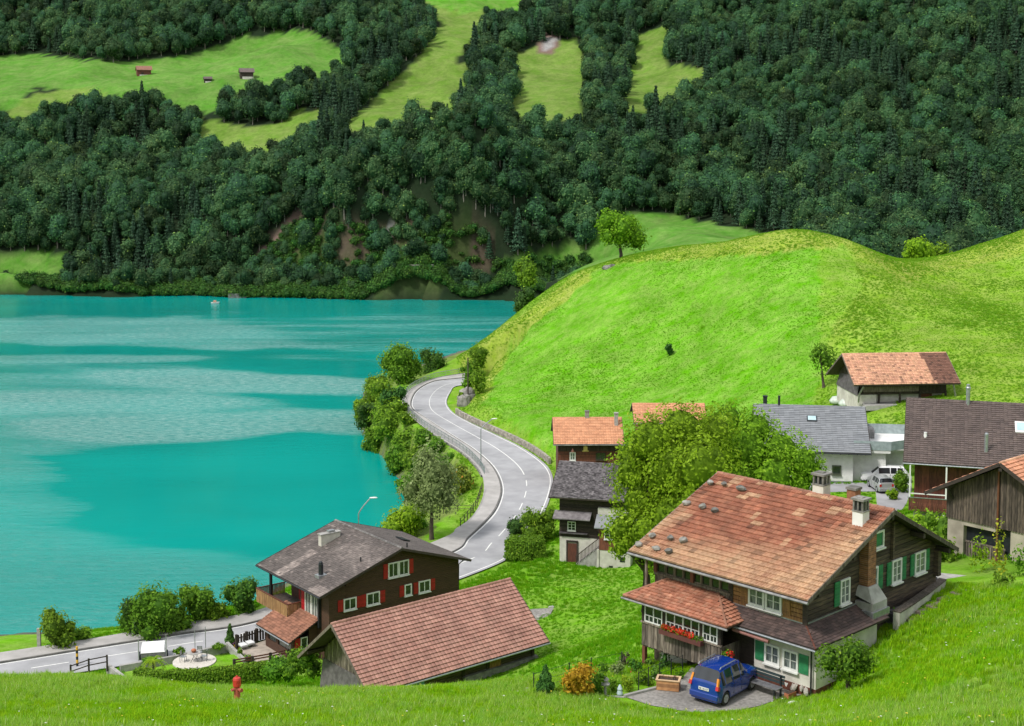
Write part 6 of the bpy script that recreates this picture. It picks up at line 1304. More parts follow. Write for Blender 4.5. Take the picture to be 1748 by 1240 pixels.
# ------------------------------------------------------------------ garden of the lake house
def chair_mb(mat, e, kind):
    pass
t = empty('garden_table', tuple(atz(331, 1129, 7.05)), 0, label='small round metal garden table with a pale top on the white paving', cat='table')
m_ = MB(); m_.lathe([(.55, .70), (.55, .74)], 0, 0, 20); m_.build('table_top', M['concrete'], t)
for k in range(3): a = k * 2.09; m_ = MB(); m_.tube([(math.cos(a) * .4, math.sin(a) * .4, 0), (0, 0, .4), (math.cos(a) * .3, math.sin(a) * .3, .7)], .02, 5); m_.build('leg', M['darkmetal'], t)
m_ = MB(); m_.lathe([(.12, 0), (.2, .1), (.22, .22), (.1, .3)], 0, 0, 10); o = m_.build('flower_bowl', M['terracotta'], None, tuple(atz(331, 1129, 7.05) + np.array([0, 0, .745]))); tag(o, 'small brown bowl standing on the round garden table', 'bowl')
c0 = empty('garden_chair', (0, 0, 0), 0, label='', cat='chair', group='chairs round the garden table'); m_ = MB(); m_.box(-.22, .22, -.22, .22, .42, .45); m_.build('seat', M['metal'], c0)
for (x, y) in ((-.2, -.2), (.2, -.2), (-.2, .2), (.2, .2)): m_ = MB(); m_.tube([(x, y, 0), (x, y, .42 if y < 0 else .9)], .018, 5); m_.build('leg', M['darkmetal'], c0)
m_ = MB(); m_.box(-.2, .2, .19, .22, .6, .9); m_.build('backrest', M['metal'], c0)
for k, (dx, dy, a, t_) in enumerate(((-.85, -.1, 1.4, 'left of the round garden table'), (.85, .1, -1.5, 'right of the round garden table'), (.25, .85, 0, 'behind the round garden table'))):
    o = c0 if k == 0 else copy_tree(c0); p = atz(331, 1129, 7.05); o.location = (p[0] + dx, p[1] + dy, p[2]); o.rotation_euler = (0, 0, a); o['label'] = 'light metal garden chair ' + t_
# palm
p = hit(262, 1163); e = empty('palm', tuple(p), 0, label='small palm with yellow-green fronds at the left end of the lawn', cat='palm'); m_ = MB(); m_.tube([(0, 0, -.2), (.03, 0, 1.0), (0, 0, 1.7)], [.14, .1, .11], 8); m_.build('trunk', M['bark'], e)
for k in range(16):
    a = k * 2.4; L_ = .9 + .3 * (k % 3) / 2; up = .5 + .5 * (k % 4) / 4; m_ = MB(); pts = [(math.cos(a) * L_ * t_, math.sin(a) * L_ * t_, 1.7 + up * t_ - 1.1 * t_ * t_) for t_ in (0, .35, .7, 1)]
    for a0, a1 in zip(pts[:-1], pts[1:]):
        m_.beam(a0, a1, .05, .02, rnd=.6)
    for s_ in np.linspace(.25, 1, 8):
        c = Vector((math.cos(a) * L_ * s_, math.sin(a) * L_ * s_, 1.7 + up * s_ - 1.1 * s_ * s_)); sd_ = Vector((-math.sin(a), math.cos(a), -.25)) * (.34 * (1.2 - s_ * .7)); fw_ = Vector((math.cos(a), math.sin(a), -.1)) * .12
        m_.poly([c - fw_ * .3, c + sd_ + fw_, c + fw_ * .4]); m_.poly([c - fw_ * .3, c + fw_ * .4, c + Vector((math.sin(a), -math.cos(a), -.25)) * (.34 * (1.2 - s_ * .7)) + fw_])
    m_.build('frond', M['lf_bright'], e)
# fences of the lake house garden
post_fence('garden_fence', 'dark brown rail fence beside the striped post near the left edge', [tuple(atz(121, 1157, 7.0)), tuple(atz(140, 1149, 7.2)), tuple(atz(183, 1140, 7.3))], 1.5, 1.05, M['darkwood'], rails=(.95, .5), pr=.08, rr=.05)
def board_fence(label, a, b, n, boards=False, h_=1.0):
    a, b = Vector(a), Vector(b); e = empty('garden_fence', tuple(a), math.atan2(b.y - a.y, b.x - a.x), label=label, cat='fence'); L_ = (b - a).length
    for k in range(n + 1): m_ = MB(); x = L_ * k / n; m_.box(x - .1, x + .1, -.1, .1, -.2, h_ + .08); m_.build('post', M['darkwood'], e)
    if boards:
        x = .12
        while x < L_ - .1: m_ = MB(); m_.box(x, x + .16, -.03, .03, .08, h_); m_.build('board', M['darkwood'], e); x += .28
        m_ = MB(); m_.box(0, L_, .032, .07, .75, .85); m_.build('rail', M['darkwood'], e)
    else:
        for z in (.15, .45, .75, h_ - .04): m_ = MB(); m_.box(0, L_, -.03, .03, z, z + .1); m_.build('rail', M['redbrown'], e)
board_fence('brown rail fence between the hedge and the stone patio', atz(400, 1148, 7), atz(462, 1137, 7), 2)
board_fence('brown rail fence in front of the pillar of the lake house', atz(462, 1137, 7), atz(492, 1130, 7), 1)
board_fence('dark upright board fence behind the white loungers', atz(404, 1107, 7), atz(455, 1091, 7), 3, True, 1.1)
for k, (x, y, t_) in enumerate(((412, 1105, 'left'), (424, 1101, 'right'))):
    e = empty('lounger', tuple(atz(x, y, 7.05)), R(35), label=f'white cushioned lounger by the board fence, {t_} of the two', cat='lounger', group='white loungers on the patio'); m_ = MB(); m_.box(-.28, .28, -.7, .4, .28, .38); m_.add([(-.28, .4, .3), (.28, .4, .3), (.28, .85, .75), (-.28, .85, .75), (-.28, .4, .4), (.28, .4, .4), (.28, .8, .82), (-.28, .8, .82)], [[0, 3, 2, 1], [4, 5, 6, 7], [0, 1, 5, 4], [1, 2, 6, 5], [2, 3, 7, 6], [3, 0, 4, 7]]); m_.build('cushion', M['cloth'], e); m_ = MB(); m_.box(-.3, .3, -.72, .42, .2, .27); m_.build('frame', M['metal'], e)
for k, (x, y, m_, t_) in enumerate(((404, 1112, M['lf_orange'], 'orange flowers in the bed at the top of the patio edge'), (410, 1120, HG, 'green plants in the bed beside the patio edge'), (398, 1107, leafmat('violet', (.2, .08, .2), (.4, .15, .3), None, .2), 'violet flowers at the foot of the cypress'), (425, 1130, HG, 'potted plant at the lower patio corner'))): bush('flower_bed', t_, x, y, 12, 12, m_, 360 + k, cat='plant', leaf=.14)
m_ = MB(); m_.lathe([(.2, 0), (.28, .45)], 0, 0, 12); tag(m_.build('flower_pot', M['darkmetal'], None, tuple(atz(424, 1131, 7.03))), 'dark blue-black flower pot at the lower patio corner', 'pot')
for k, x in enumerate((237, 284, 333, 351)):
    m_ = MB(); p = atz(x, [1131, 1122, 1112, 1108][k], 7.0); m_.tube([(0, 0, -.3), (0, 0, 1.9)], .035, 6); tag(m_.build('net_post', M['metal'], None, tuple(p)), ['thin metal post left of the white trailer', 'thin metal post at the right side of the white trailer', 'taller thin post behind the garden table', 'thin post between the garden table and the cypress'][k], 'post', 'thin posts along the lawn wall')
for k, (x, y) in enumerate(((255, 1126), (305, 1112), (372, 1104))): bush('wall_plant', ['low green plant on the wall in front of the white trailer', 'low green plant on the wall left of the table', 'low flowering plant on the wall near the cypress'][k], x, y + 4, 24, 9, HG, 370 + k, cat='plant', leaf=.16, D=atz(x, y + 4, 7)[1])
# covered trailer on the road
e = empty('trailer', tuple(atz(262, 1124, RZ)), R(12), label='white covered trailer standing on the road behind the lawn wall', cat='trailer')
m_ = MB(); m_.box(-.95, .95, -1.0, 1.2, .3, .85); m_.build('body', M['gutter'], e); m_ = MB(); m_.add([(-.98, -1.03, .85), (.98, -1.03, .85), (.98, 1.23, .85), (-.98, 1.23, .85), (-.9, -.9, 1.02), (.9, -.9, 1.02), (.9, 1.1, 1.08), (-.9, 1.1, 1.08)], [[0, 3, 2, 1], [4, 5, 6, 7], [0, 1, 5, 4], [1, 2, 6, 5], [2, 3, 7, 6], [3, 0, 4, 7]]); m_.build('cover', M['cloth'], e)
for x in (-1.1, 1.1): w__ = MB(); w__.tube([(x - .09, 0, .32), (x + .09, 0, .32)], .32, 14); w__.build('wheel', M['darkmetal'], e)
w__ = MB(); w__.beam((0, -1.1, .5), (0, -2.1, .45), .08, .08); w__.build('drawbar', M['darkmetal'], e)
# striped post, hydrant, concrete post with mesh
e = empty('marker_post', tuple(atz(132, 1137, RZ)), 0, label='black and yellow striped marker post at the left end of the lower road', cat='post')
for k in range(6): m_ = MB(); m_.lathe([(.1, k * .27), (.1, k * .27 + .268)] + ([(.03, 1.66)] if k == 5 else []), 0, 0, 10); m_.build('band', pm('band_yellow', (.75, .42, .03), rough=.5) if k % 2 else M['darkmetal'], e)
p = hit(405, 1199); HYD = p; e = empty('fire_hydrant', tuple(p + np.array([0, 0, .05])), 0, label='red fire hydrant standing alone in the foreground grass', cat='hydrant'); RD = pm('hydrant_red', (.60, .05, .03), (.42, .03, .025), 6, .45, .05); RD2 = pm('hydrant_body', (.45, .10, .07), (.33, .07, .05), 6, .55, .05)
m_ = MB(); m_.lathe([(.2, -.1), (.2, .03), (.135, .05), (.12, .6), (.125, .62)], 0, 0, 20); m_.build('body', RD2, e, smooth=False); m_ = MB(); m_.lathe([(.155, .62), (.165, .66), (.165, .9), (.14, .97), (.08, 1.0), (.04, 1.01), (.04, 1.05), (.0, 1.06)], 0, 0, 20); m_.build('cap', RD, e)
m_ = MB(); m_.tube([(.08, -.08, .52), (.2, -.19, .52)], .065, 12); m_.tube([(.2, -.19, .52), (.23, -.22, .52)], .08, 12); m_.build('outlet', RD2, e); m_ = MB(); m_.tube([(-.08, -.08, .52), (-.19, -.17, .52)], .06, 12); m_.build('outlet', RD2, e)
m_ = MB(); m_.lathe([(.3, -.2), (.28, .03)], 0, 0, 16); m_.build('concrete_foot', M['concrete'], e)
p = hit(67, 1106); m_ = MB(); m_.box(-.15, .15, -.12, .12, -.3, 1.7); tag(m_.build('concrete_post', M['concrete'], None, tuple(p)), 'pale concrete gate post beside the lone lakeside bush', 'post')
# boat far out, things at the far shore
p = atz(367, 519, 0); e = empty('boat', tuple(p), R(10), label='tiny white motorboat near the far shore of the lake', cat='boat'); m_ = MB(); m_.add([(-1.2, -.5, .45), (.6, -.55, .5), (1.4, 0, .6), (.6, .55, .5), (-1.2, .5, .45), (-1.1, -.3, -.1), (.5, -.3, -.1), (1.1, 0, 0), (.5, .3, -.1), (-1.1, .3, -.1)], [[0, 5, 6, 1], [1, 6, 7, 2], [2, 7, 8, 3], [3, 8, 9, 4], [4, 9, 5, 0], [0, 1, 2, 3, 4]]); m_.build('hull', M['white'], e); m_ = MB(); m_.box(-.5, .4, -.35, .35, .5, 1.0); m_.build('cabin', pm('boat_cabin', (.6, .3, .2)), e)
for k, (x, y, w_, h_, t_) in enumerate(((405, 489, 5.5, 1.1, 'pale stone wall at the far shore below the gully'), (715, 489, 9, .9, 'pale road wall at the far shore right of the cliffs'))):
    p = at(x, y, 434.5); p[2] = h1(p[0], p[1]) + .9; m_ = MB(); m_.box(-w_ / 2, w_ / 2, -.3, .3, -1.5, h_ * .25); tag(m_.build('shore_wall', M['stone'], None, tuple(p)), t_, 'wall', 'walls along the far shore')
# ------------------------------------------------------------------ cars
def car(label, pos, rz, paint, L=3.62, W=1.60, H=1.60, hood=.98, belt=.93, rear=.30, nose=.95, wb=(.62, 2.98), wr=.30, roofrail=False, plate=True, group=None, tail='tall', scale=1.0, glass=None):
    """body lofted from cross-sections along x (0 = tail); windows, lights, wheels, bumpers are parts"""
    e = empty('parked_car', pos, rz, label=label, cat='car', group=group); e.scale = (scale,) * 3; hw = W / 2; G_ = glass or pm('car_glass', (.02, .025, .03), (.012, .014, .016), 2, .04, spec=.9)
    xs0 = [0.0, .06, rear, .55, .8, 1.15, 1.22, .62, 1.8, 1.87, 2.15, L - nose - .12, L - nose + .25, L - .35, L - .08, L]
    arch = lambda x: max([math.sqrt(max(0, (wr + .06) ** 2 - (x - c) ** 2)) + wr - .02 if abs(x - c) < wr + .06 else 0 for c in wb] + [.22])
    xs = sorted(set([round(v, 3) for v in xs0] + [round(c + d, 3) for c in wb for d in (-.36, -.3, -.2, -.08, .08, .2, .3, .36)]))
    xs = [x for x in xs if 0 <= x <= L]; xw, xh = L - nose - .12, L - nose + .25   # windscreen top, bottom... set below
    x_ws_top, x_ws_bot = L - nose - .55, L - nose + .1
    xs = sorted(set(xs + [x_ws_top, x_ws_bot])); S = []
    def lerp(a, b, t): t = max(0, min(1, t)); return a + (b - a) * t
    for x in xs:
        tb = lerp(.0, 1, min(x, L - x) / .25); wsc = .86 + .14 * math.sin(tb * math.pi / 2)       # plan rounding at the ends
        if x > L - .5: wsc *= lerp(1, .93, (x - L + .5) / .5)
        zb = arch(x)
        if x <= rear: zr = lerp(belt + .04, H, x / rear); rw = lerp(.92, .76, x / rear)
        elif x < x_ws_top: t = (x - rear) / (x_ws_top - rear); zr = H + .03 * math.sin(t * 3.1); rw = .76
        elif x < x_ws_bot: t = (x - x_ws_top) / (x_ws_bot - x_ws_top); zr = lerp(H, hood, t); rw = lerp(.76, .86, t)
        else: t = (x - x_ws_bot) / (L - x_ws_bot); zr = hood - .05 * t - .22 * max(0, t - .75) * 4 * .8; rw = .84
        bz = min(belt, zr - .03); zl = max(zb, .34)
        S.append([(x, hw * wsc * .93, zb), (x, hw * wsc * .99, max(zb + .03, .40)), (x, hw * wsc, max(zb + .06, .62)), (x, hw * wsc * .965, bz), (x, hw * rw * wsc, zr - .07 if x < x_ws_bot else zr - .04), (x, hw * rw * wsc * .86, zr), (x, 0, zr + .02)])
    parts = {}
    def tagface(i, k, side):
        xa, xb = xs[i], xs[i + 1]; m_ = (xa + xb) / 2
        if k == 3 and rear + .02 < m_ < x_ws_top + .1 and not any(abs(m_ - c) < .04 for c in (.585, 1.185, 1.835)): return 'side_window'
        if k in (4, 5) and m_ < rear: return 'rear_window' if xa >= .05 else 'body'
        if k in (4, 5) and x_ws_top < m_ < x_ws_bot: return 'windscreen'
        return 'body'
    for side in (1, -1):
        for i in range(len(xs) - 1):
            for k in range(6):
                q = [S[i][k], S[i + 1][k], S[i + 1][k + 1], S[i][k + 1]]; q = [(a, b * side, c) for a, b, c in q]
                if side > 0: q = q[::-1]
                parts.setdefault(tagface(i, k, side), MB()).poly(q)
    b = parts['body']
    for S_i, flip in ((0, 0), (-1, 1)):
        ring = [(a, bb, c) for a, bb, c in S[S_i]] + [(a, -bb, c) for a, bb, c in S[S_i][::-1][1:]]; b.poly(ring if flip else ring[::-1])
    for nm, mb in parts.items():
        o = mb.build(nm, paint if nm == 'body' else G_, e); 
        import bmesh
        bm = bmesh.new(); bm.from_mesh(o.data); bmesh.ops.remove_doubles(bm, verts=bm.verts, dist=.002); bmesh.ops.recalc_face_normals(bm, faces=bm.faces)
        for f in bm.faces: f.smooth = True
        for ed in bm.edges: ed.smooth = not (len(ed.link_faces) == 2 and ed.calc_face_angle(0) > R(38))
        bm.to_mesh(o.data); bm.free()
    m_ = MB(); m_.box(.15, L - .2, -hw * .9, hw * .9, .2, .5); m_.build('underbody', M['darkmetal'], e)
    rub = M.get('rubber') or pm('rubber', (.02, .02, .02), rough=.8); M['rubber'] = rub; rim = M.get('rim') or pm('rim', (.5, .52, .54), rough=.35, metal=.7); M['rim'] = rim
    for c in wb:
        for s_ in (1, -1):
            w__ = empty('wheel', (c, s_ * (hw - .12), wr)); w__.parent = e; m_ = MB(); m_.tube([(0, -.1, 0), (0, -.085, 0), (0, .085, 0), (0, .1, 0)], [wr * .9, wr, wr, wr * .9], 22); m_.build('tyre', rub, w__)
            m_ = MB(); m_.tube([(0, s_ * .06, 0), (0, s_ * .104, 0)], wr * .62, 18)
            for q in range(6): a = q * math.pi / 3; m_.beam((0, s_ * .112, 0), (math.cos(a) * wr * .56, s_ * .108, math.sin(a) * wr * .56), .05, .02, up=(0, 1, 0))
            m_.build('rim', rim, w__)
    ly = hw * .86; amber, redl, wl = [M.setdefault(n_, pm(n_, c_, rough=.2)) for n_, c_ in (('lamp_amber', (.75, .26, .02)), ('lamp_red', (.5, .02, .02)), ('lamp_clear', (.6, .62, .62)))]
    for s_ in (1, -1):
        if tail == 'tall':
            t = MB(); t.beam((.02 + rear * .1, s_ * hw * .84, belt + .0), (rear * .62, s_ * hw * .79, H * .80), .09, .13, up=(1, 0, 0)); o = t.build('tail_light', amber, e); t = MB(); t.beam((-.005, s_ * hw * .86, belt - .14), (.03 + rear * .1, s_ * hw * .845, belt + .02), .14, .15, up=(1, 0, 0)); t.build('lens', redl, o)
        else: t = MB(); t.box(-.015, .1, min(s_ * hw * .62, s_ * hw * .87), max(s_ * hw * .62, s_ * hw * .87), belt - .25, belt - .02); t.build('tail_light', redl, e)
        t = MB(); t.box(L - .16, L - .0, min(s_ * hw * .5, s_ * hw * .84), max(s_ * hw * .5, s_ * hw * .84), .58, .76); t.build('headlight', wl, e)
        t = MB(); t.box(x_ws_bot - .32, x_ws_bot - .16, min(s_ * (hw - .01), s_ * (hw + .15)), max(s_ * (hw - .01), s_ * (hw + .15)), belt + .02, belt + .16); t.build('wing_mirror', paint, e)
        for xd in (1.1, 1.75): t = MB(); t.box(xd, xd + .16, min(s_ * (hw - .01), s_ * (hw + .02)), max(s_ * (hw - .01), s_ * (hw + .02)), belt - .12, belt - .09); t.build('door_handle', paint, e)
        for xd in (1.2, 1.86): t = MB(); t.box(xd - .008, xd + .008, min(s_ * (hw - .02), s_ * (hw + .003)), max(s_ * (hw - .02), s_ * (hw + .003)), .36, belt - .03); t.build('door_gap', M['darkmetal'], e)
        if roofrail: t = MB(); t.tube([(rear + .1, s_ * hw * .68, H + .02), (rear + .2, s_ * hw * .68, H + .09), (x_ws_top - .25, s_ * hw * .68, H + .09), (x_ws_top - .15, s_ * hw * .68, H + .03)], .022, 6); t.build('roof_rail', M['metal'], e)
    t = MB(); t.box(-.07, .12, -hw * .90, hw * .90, .30, .56); o = t.build('bumper', paint, e); bv = o.modifiers.new('b', 'BEVEL'); bv.width = .05; bv.segments = 3
    t = MB(); t.box(L - .1, L + .05, -hw * .86, hw * .86, .28, .54); o = t.build('bumper', paint, e); bv = o.modifiers.new('b', 'BEVEL'); bv.width = .05; bv.segments = 3
    if plate:
        t = MB(); t.box(-.03, -.012, -.26, .26, belt - .26, belt - .13); o = t.build('number_plate', M['white'], e)
        fc = bpy.data.curves.new('plate_text', 'FONT'); fc.body = plate if isinstance(plate, str) else ''; fc.size = .12; fc.extrude = .002; fc.align_x = 'CENTER'; fo = bpy.data.objects.new('plate_lettering', fc); COL.objects.link(fo); fo.parent = o
        fo.matrix_basis = Matrix.Translation((-.034, 0, belt - .235)) @ Matrix.Rotation(R(-90), 4, 'Z') @ Matrix.Rotation(R(90), 4, 'X'); fc.materials.append(M['darkmetal']); bpy.context.view_layer.update(); tm_ = bpy.data.meshes.new_from_object(fo.evaluated_get(bpy.context.evaluated_depsgraph_get())); mb_ = fo.matrix_basis.copy(); bpy.data.objects.remove(fo); fo = link('plate_lettering', tm_, o); fo.matrix_basis = mb_
    return e
blue = pm('blue_paint', (.004, .035, .24), (.004, .032, .22), 2, .25, coat=1.0); p = atz(1208, 1190, 25.0)
# rear-left wheel, rear-right wheel and front-right wheel as seen in the photograph give place and heading
rl_, rr_, fr_ = atz(1187, 1190, 25.0), atz(1240, 1204, 25.0), atz(1291, 1191, 25.0)
WB = float(np.linalg.norm(fr_ - rr_)); print('WB', WB, np.linalg.norm(rl_ - rr_)); hd = R(50); mid = (rl_ + rr_) / 2; fwd = np.array([math.cos(hd), math.sin(hd)])
car('blue compact hatchback parked in front of the red-roofed chalet', (mid[0] - fwd[0] * .58, mid[1] - fwd[1] * .58, 25.01), hd, blue, roofrail=True, plate='BE 36107', W=1.62, H=1.58, L=3.42, wb=(.58, 2.84), nose=.88)
p = atz(1512, 823, 16.0); car('white estate car parked between the white house and the balcony', (p[0] + 2.2, p[1] + .2, 16.01), R(176), pm('white_car_paint', (.75, .75, .76), (.72, .72, .73), 2, .25, coat=1.0), L=4.6, W=1.75, H=1.52, wb=(.85, 3.6), wr=.32, nose=1.1, rear=.5, plate=False, tail='low')
p = atz(1512, 842, 16.0); car('silver car seen from behind on the lane below the white car', (p[0], p[1] - .3, 16.01), R(96), pm('silver_paint', (.42, .43, .44), (.38, .39, .4), 2, .3, metal=.3, coat=.8), L=3.4, W=1.6, H=1.4, wb=(.6, 2.8), plate=False, tail='low')

# ------------------------------------------------------------------ the chalet yard
p = atz(1141, 1176, 25.0); e = empty('planter', tuple(p), R(-14), label='wooden planter box with soil on the gravel left of the blue car', cat='planter')
for k in range(3): m_ = MB(); z = .02 + k * .15; m_.box(-.48, .48, -.30, -.27, z, z + .145); m_.build('plank', M['orangewood'], e); m_ = MB(); m_.box(-.48, .48, .27, .30, z, z + .145); m_.build('plank', M['orangewood'], e); m_ = MB(); m_.box(-.51, -.482, -.30, .30, z, z + .145); m_.build('plank', M['orangewood'], e); m_ = MB(); m_.box(.482, .51, -.30, .30, z, z + .145); m_.build('plank', M['orangewood'], e)
for (x0, x1, y0, y1) in ((-.55, .55, -.34, -.24), (-.55, .55, .24, .34), (-.55, -.45, -.24, .24), (.45, .55, -.24, .24)): m_ = MB(); m_.box(x0, x1, y0, y1, .472, .505); m_.build('rim', M['honeywood'] if False else pm('pale_rim', (.6, .42, .25), rough=.7), e)
m_ = MB(); m_.box(-.45, .45, -.26, .26, .3, .42); m_.build('soil', M['soil'], e)
for k in range(9): m_ = MB(); x, y = random.uniform(-.35, .35), random.uniform(-.18, .18); m_.tube([(x, y, .42), (x + random.uniform(-.1, .1), y, .62)], .012, 4); m_.build('twig', M['bark'], e)
# bench: stands before the ground-floor windows
def inA(x, y, z): return Matrix.Translation((*A0, AB)) @ Matrix.Rotation(R(-46.1), 4, 'Z') @ Vector((x, y, z))
bz = MB(); e = empty('bench', tuple(inA(8.2, -7.25, .0)), R(-46.1), label='dark slatted wooden bench under the chalet ground floor windows', cat='bench')
for k in range(3): m_ = MB(); m_.box(-1.05, 1.05, -.3 + k * .17, -.15 + k * .17, .44, .48); m_.build('seat_slat', M['gutter'] if False else pm('bench_seat', (.17, .17, .18), (.1, .1, .11), 5, .6), e)
for k in range(3): m_ = MB(); m_.box(-1.05, 1.05, .26 + k * .03, .29 + k * .03, .55 + k * .14, .66 + k * .14); m_.build('back_slat', pm('bench_back', (.03, .05, .055), rough=.6), e)
for x in (-.9, .9): m_ = MB(); m_.box(x - .04, x + .04, -.28, -.2, 0, .44); m_.build('leg', M['darkmetal'], e); m_ = MB(); m_.box(x - .04, x + .04, .2, .26, 0, .95); m_.build('leg', M['darkmetal'], e)
def pot(name, label, p, r0, r1, h_, mat, cat='pot', **k): m_ = MB(); m_.lathe([(r0, 0), (r1, h_), (r1 * .9, h_), (r1 * .85, h_ * .8)], 0, 0, 14); return tag(m_.build(name, mat, None, tuple(p)), label, cat)
pot('bucket', 'white plastic bucket on the ground in front of the bench end', atz(1345, 1175, 25.02), .13, .18, .3, M['white'], 'bucket')
pot('flower_pot', 'terracotta flower pot beside the left end of the bench', atz(1288, 1150, 25.02), .14, .2, .28, M['terracotta']); bush('pot_plant', 'green plant growing in the pot beside the bench', 1288, 1143, 16, 14, HG, 401, cat='plant', D=atz(1288, 1150, 25)[1], leaf=.1)
e = empty('flower_trough', tuple(atz(1349, 1190, 25.05)), R(40), label='small orange terracotta trough at the edge of the yard below the rock pile', cat='pot'); m_ = MB(); m_.box(-.28, .28, -.12, .12, 0, .22); m_.build('trough', M['terracotta'], e); m_ = MB(); m_.box(-.25, .25, -.1, .1, .22, .235); m_.build('soil', M['soil'], e)
e = empty('rock_pile', tuple(atz(1374, 1176, 25.1)), 0, label='heap of pale stones beside the bush right of the yard', cat='rock pile')
for k in range(16): a = k * 2.4; rr = .12 * math.sqrt(k) * 1.6; o = rock_mb(random.uniform(.1, .22), 500 + k).build('stone', pm('pale_rock', (.5, .46, .42), (.3, .28, .25), 5, .9, .4) if k == 0 else bpy.data.materials['pale_rock'], e); o.location = (math.cos(a) * rr, math.sin(a) * rr, .35 - rr * .25); o.rotation_euler = (a, rr, a)
e = empty('watering_can', tuple(atz(1379, 1158, 25.3)), R(30), label='green watering can on the stones beside the downpipe', cat='can'); m_ = MB(); m_.lathe([(.13, 0), (.15, .26), (.12, .3)], 0, 0, 14); gm = pm('can_green', (.02, .35, .08), rough=.4); m_.build('body', gm, e); m_ = MB(); m_.tube([(.1, 0, .08), (.3, 0, .3), (.38, 0, .42)], .025, 6); m_.build('spout', gm, e); m_ = MB(); m_.tube([(-.1, 0, .28), (-.2, 0, .42), (0, 0, .5), (.1, 0, .3)], .018, 6); m_.build('handle', gm, e)
e = empty('garden_chair', tuple(atz(1250, 1140, 25.0)), R(-30), label='red folding chair in the dark entrance behind the blue car', cat='chair'); rm = pm('chair_red', (.6, .02, .03), rough=.5); m_ = MB(); m_.box(-.25, .25, -.25, .25, .44, .48); m_.build('seat', rm, e); m_ = MB(); m_.box(-.25, .25, .22, .26, .55, 1.0); m_.build('backrest', rm, e)
for (x, y) in ((-.22, -.22), (.22, -.22), (-.22, .24), (.22, .24)): m_ = MB(); m_.tube([(x, y, 0), (x, y, .55)], .02, 5); m_.build('leg', rm, e)
# flower box on the veranda
e = empty('flower_box', tuple(inA(3.9, -7.66, 1.42)), R(-46.1), label='long brown flower box with red geraniums under the veranda windows', cat='flower box'); m_ = MB(); m_.box(-1.25, 1.25, -.14, .14, 0, .22); m_.build('box', pm('box_brown', (.13, .04, .035), rough=.7), e)
redleaf = leafmat('geranium', (.5, .02, .02), (.75, .05, .03), (.8, .2, .16), .2, .05)
P, d, cl = crown_pts([(x, 0, .3, .26, .16, .17) for x in np.linspace(-1.05, 1.05, 6)], 700, 3); V_, F_q = leaves(P, d, .09, 4); link('leaves', mesh_np('leaves', V_, F_q, [HG], rng.random(len(P))), e)
P, d, cl = crown_pts([(x, -.06, .38, .2, .14, .14) for x in (-.95, -.5, -.1, .25, .62)], 420, 5, inner=0); V_, F_q = leaves(P, d, .09, 6, .9); link('flowers', mesh_np('flowers', V_, F_q, [redleaf], rng.random(len(P))), e)
e = empty('hanging_basket', tuple(inA(6.25, -7.2, 1.2)), 0, label='hanging pot of red flowers at the right corner of the veranda', cat='plant'); P, d, cl = crown_pts([(0, 0, 0, .28, .28, .22)], 260, 7); V_, F_q = leaves(P, d, .1, 8); link('leaves', mesh_np('leaves', V_, F_q, [HG], rng.random(len(P))), e); P, d, cl = crown_pts([(.1, -.1, .05, .2, .2, .15)], 70, 9, inner=0); V_, F_q = leaves(P, d, .1, 10, .9); link('flowers', mesh_np('flowers', V_, F_q, [redleaf], rng.random(len(P))), e)
# front garden
post_fence('garden_fence', 'thin dark post and wire fence behind the orange maple', [tuple(atz(911, 1187, 24.5)), tuple(hit(961, 1172)), tuple(hit(1009, 1160)), tuple(hit(1061, 1150))], 2.0, 1.05, M['darkmetal'], rails=(1.0, .6, .3), pr=.03, rr=.008)
post_fence('garden_fence', 'thin dark fence between the flower garden and the gravel yard', [tuple(atz(1090, 1180, 25)), tuple(atz(1110, 1170, 25)), tuple(atz(1165, 1150, 25))], .8, .9, M['darkmetal'], rails=(.85, .4), pr=.025, rr=.01)
low_wall('kerb_edge', 'low stone kerb between the flower garden and the gravel yard', [atz(1066, 1190, 25), atz(1125, 1175, 25)], 24.7, 25.1, .15, M['concrete'], 'kerb')
low_wall('kerb_edge', 'pale stone edging in front of the fir and the maple', [atz(915, 1187, 24.75), atz(970, 1190, 24.85), atz(1066, 1192, 24.95)], 24.5, 25.02, .12, M['concrete'], 'kerb')
FL = [(1048, 1180, 26, 20, HG, 'leafy plants left of the gravel yard corner'), (1072, 1180, 26, 26, BR, 'light green plants by the kerb of the yard'), (1098, 1168, 30, 26, HG, 'tall green perennials behind the kerb'), (1055, 1155, 26, 30, OL, 'grey-green plants in the middle of the flower garden'), (1085, 1150, 26, 22, leafmat('rose', (.05, .15, .02), (.1, .22, .03), (.7, .1, .12), .3), 'rose bush with red flowers in the flower garden'), (1120, 1160, 28, 22, leafmat('daisies', (.06, .16, .02), (.14, .26, .04), (.75, .75, .7), .3), 'white-flowering plants in front of the cellar wall'), (1030, 1152, 24, 24, HG, 'green plants behind the narrow thuja'), (1110, 1140, 24, 20, leafmat('lilies', (.06, .16, .02), (.14, .26, .04), (.6, .6, .55), .3), 'pale flowers at the veranda post'), (1135, 1143, 24, 40, HD, 'dark climbing shrub at the corner of the white cellar wall'), (960, 1186, 40, 16, BR, 'yellow-green ground plants between fir and maple'), (1065, 1140, 20, 30, leafmat('plum', (.08, .08, .05), (.12, .16, .05), (.3, .12, .2), .3), 'purple-tinged tall plant in the flower garden'), (1160, 1160, 20, 16, HG, 'low plants between the planter and the house')]
for k, (x, y, w_, h_, m_, t_) in enumerate(FL): bush('garden_plant', t_, x, y, w_, h_, m_, 410 + k, cat='plant', leaf=.12, dens=.75, group='plants of the chalet front garden', n=5, core=.5)
e = empty('crate', tuple(atz(1007, 1190, 24.95)), R(3), label='small wooden crate standing in the garden right of the maple', cat='crate')
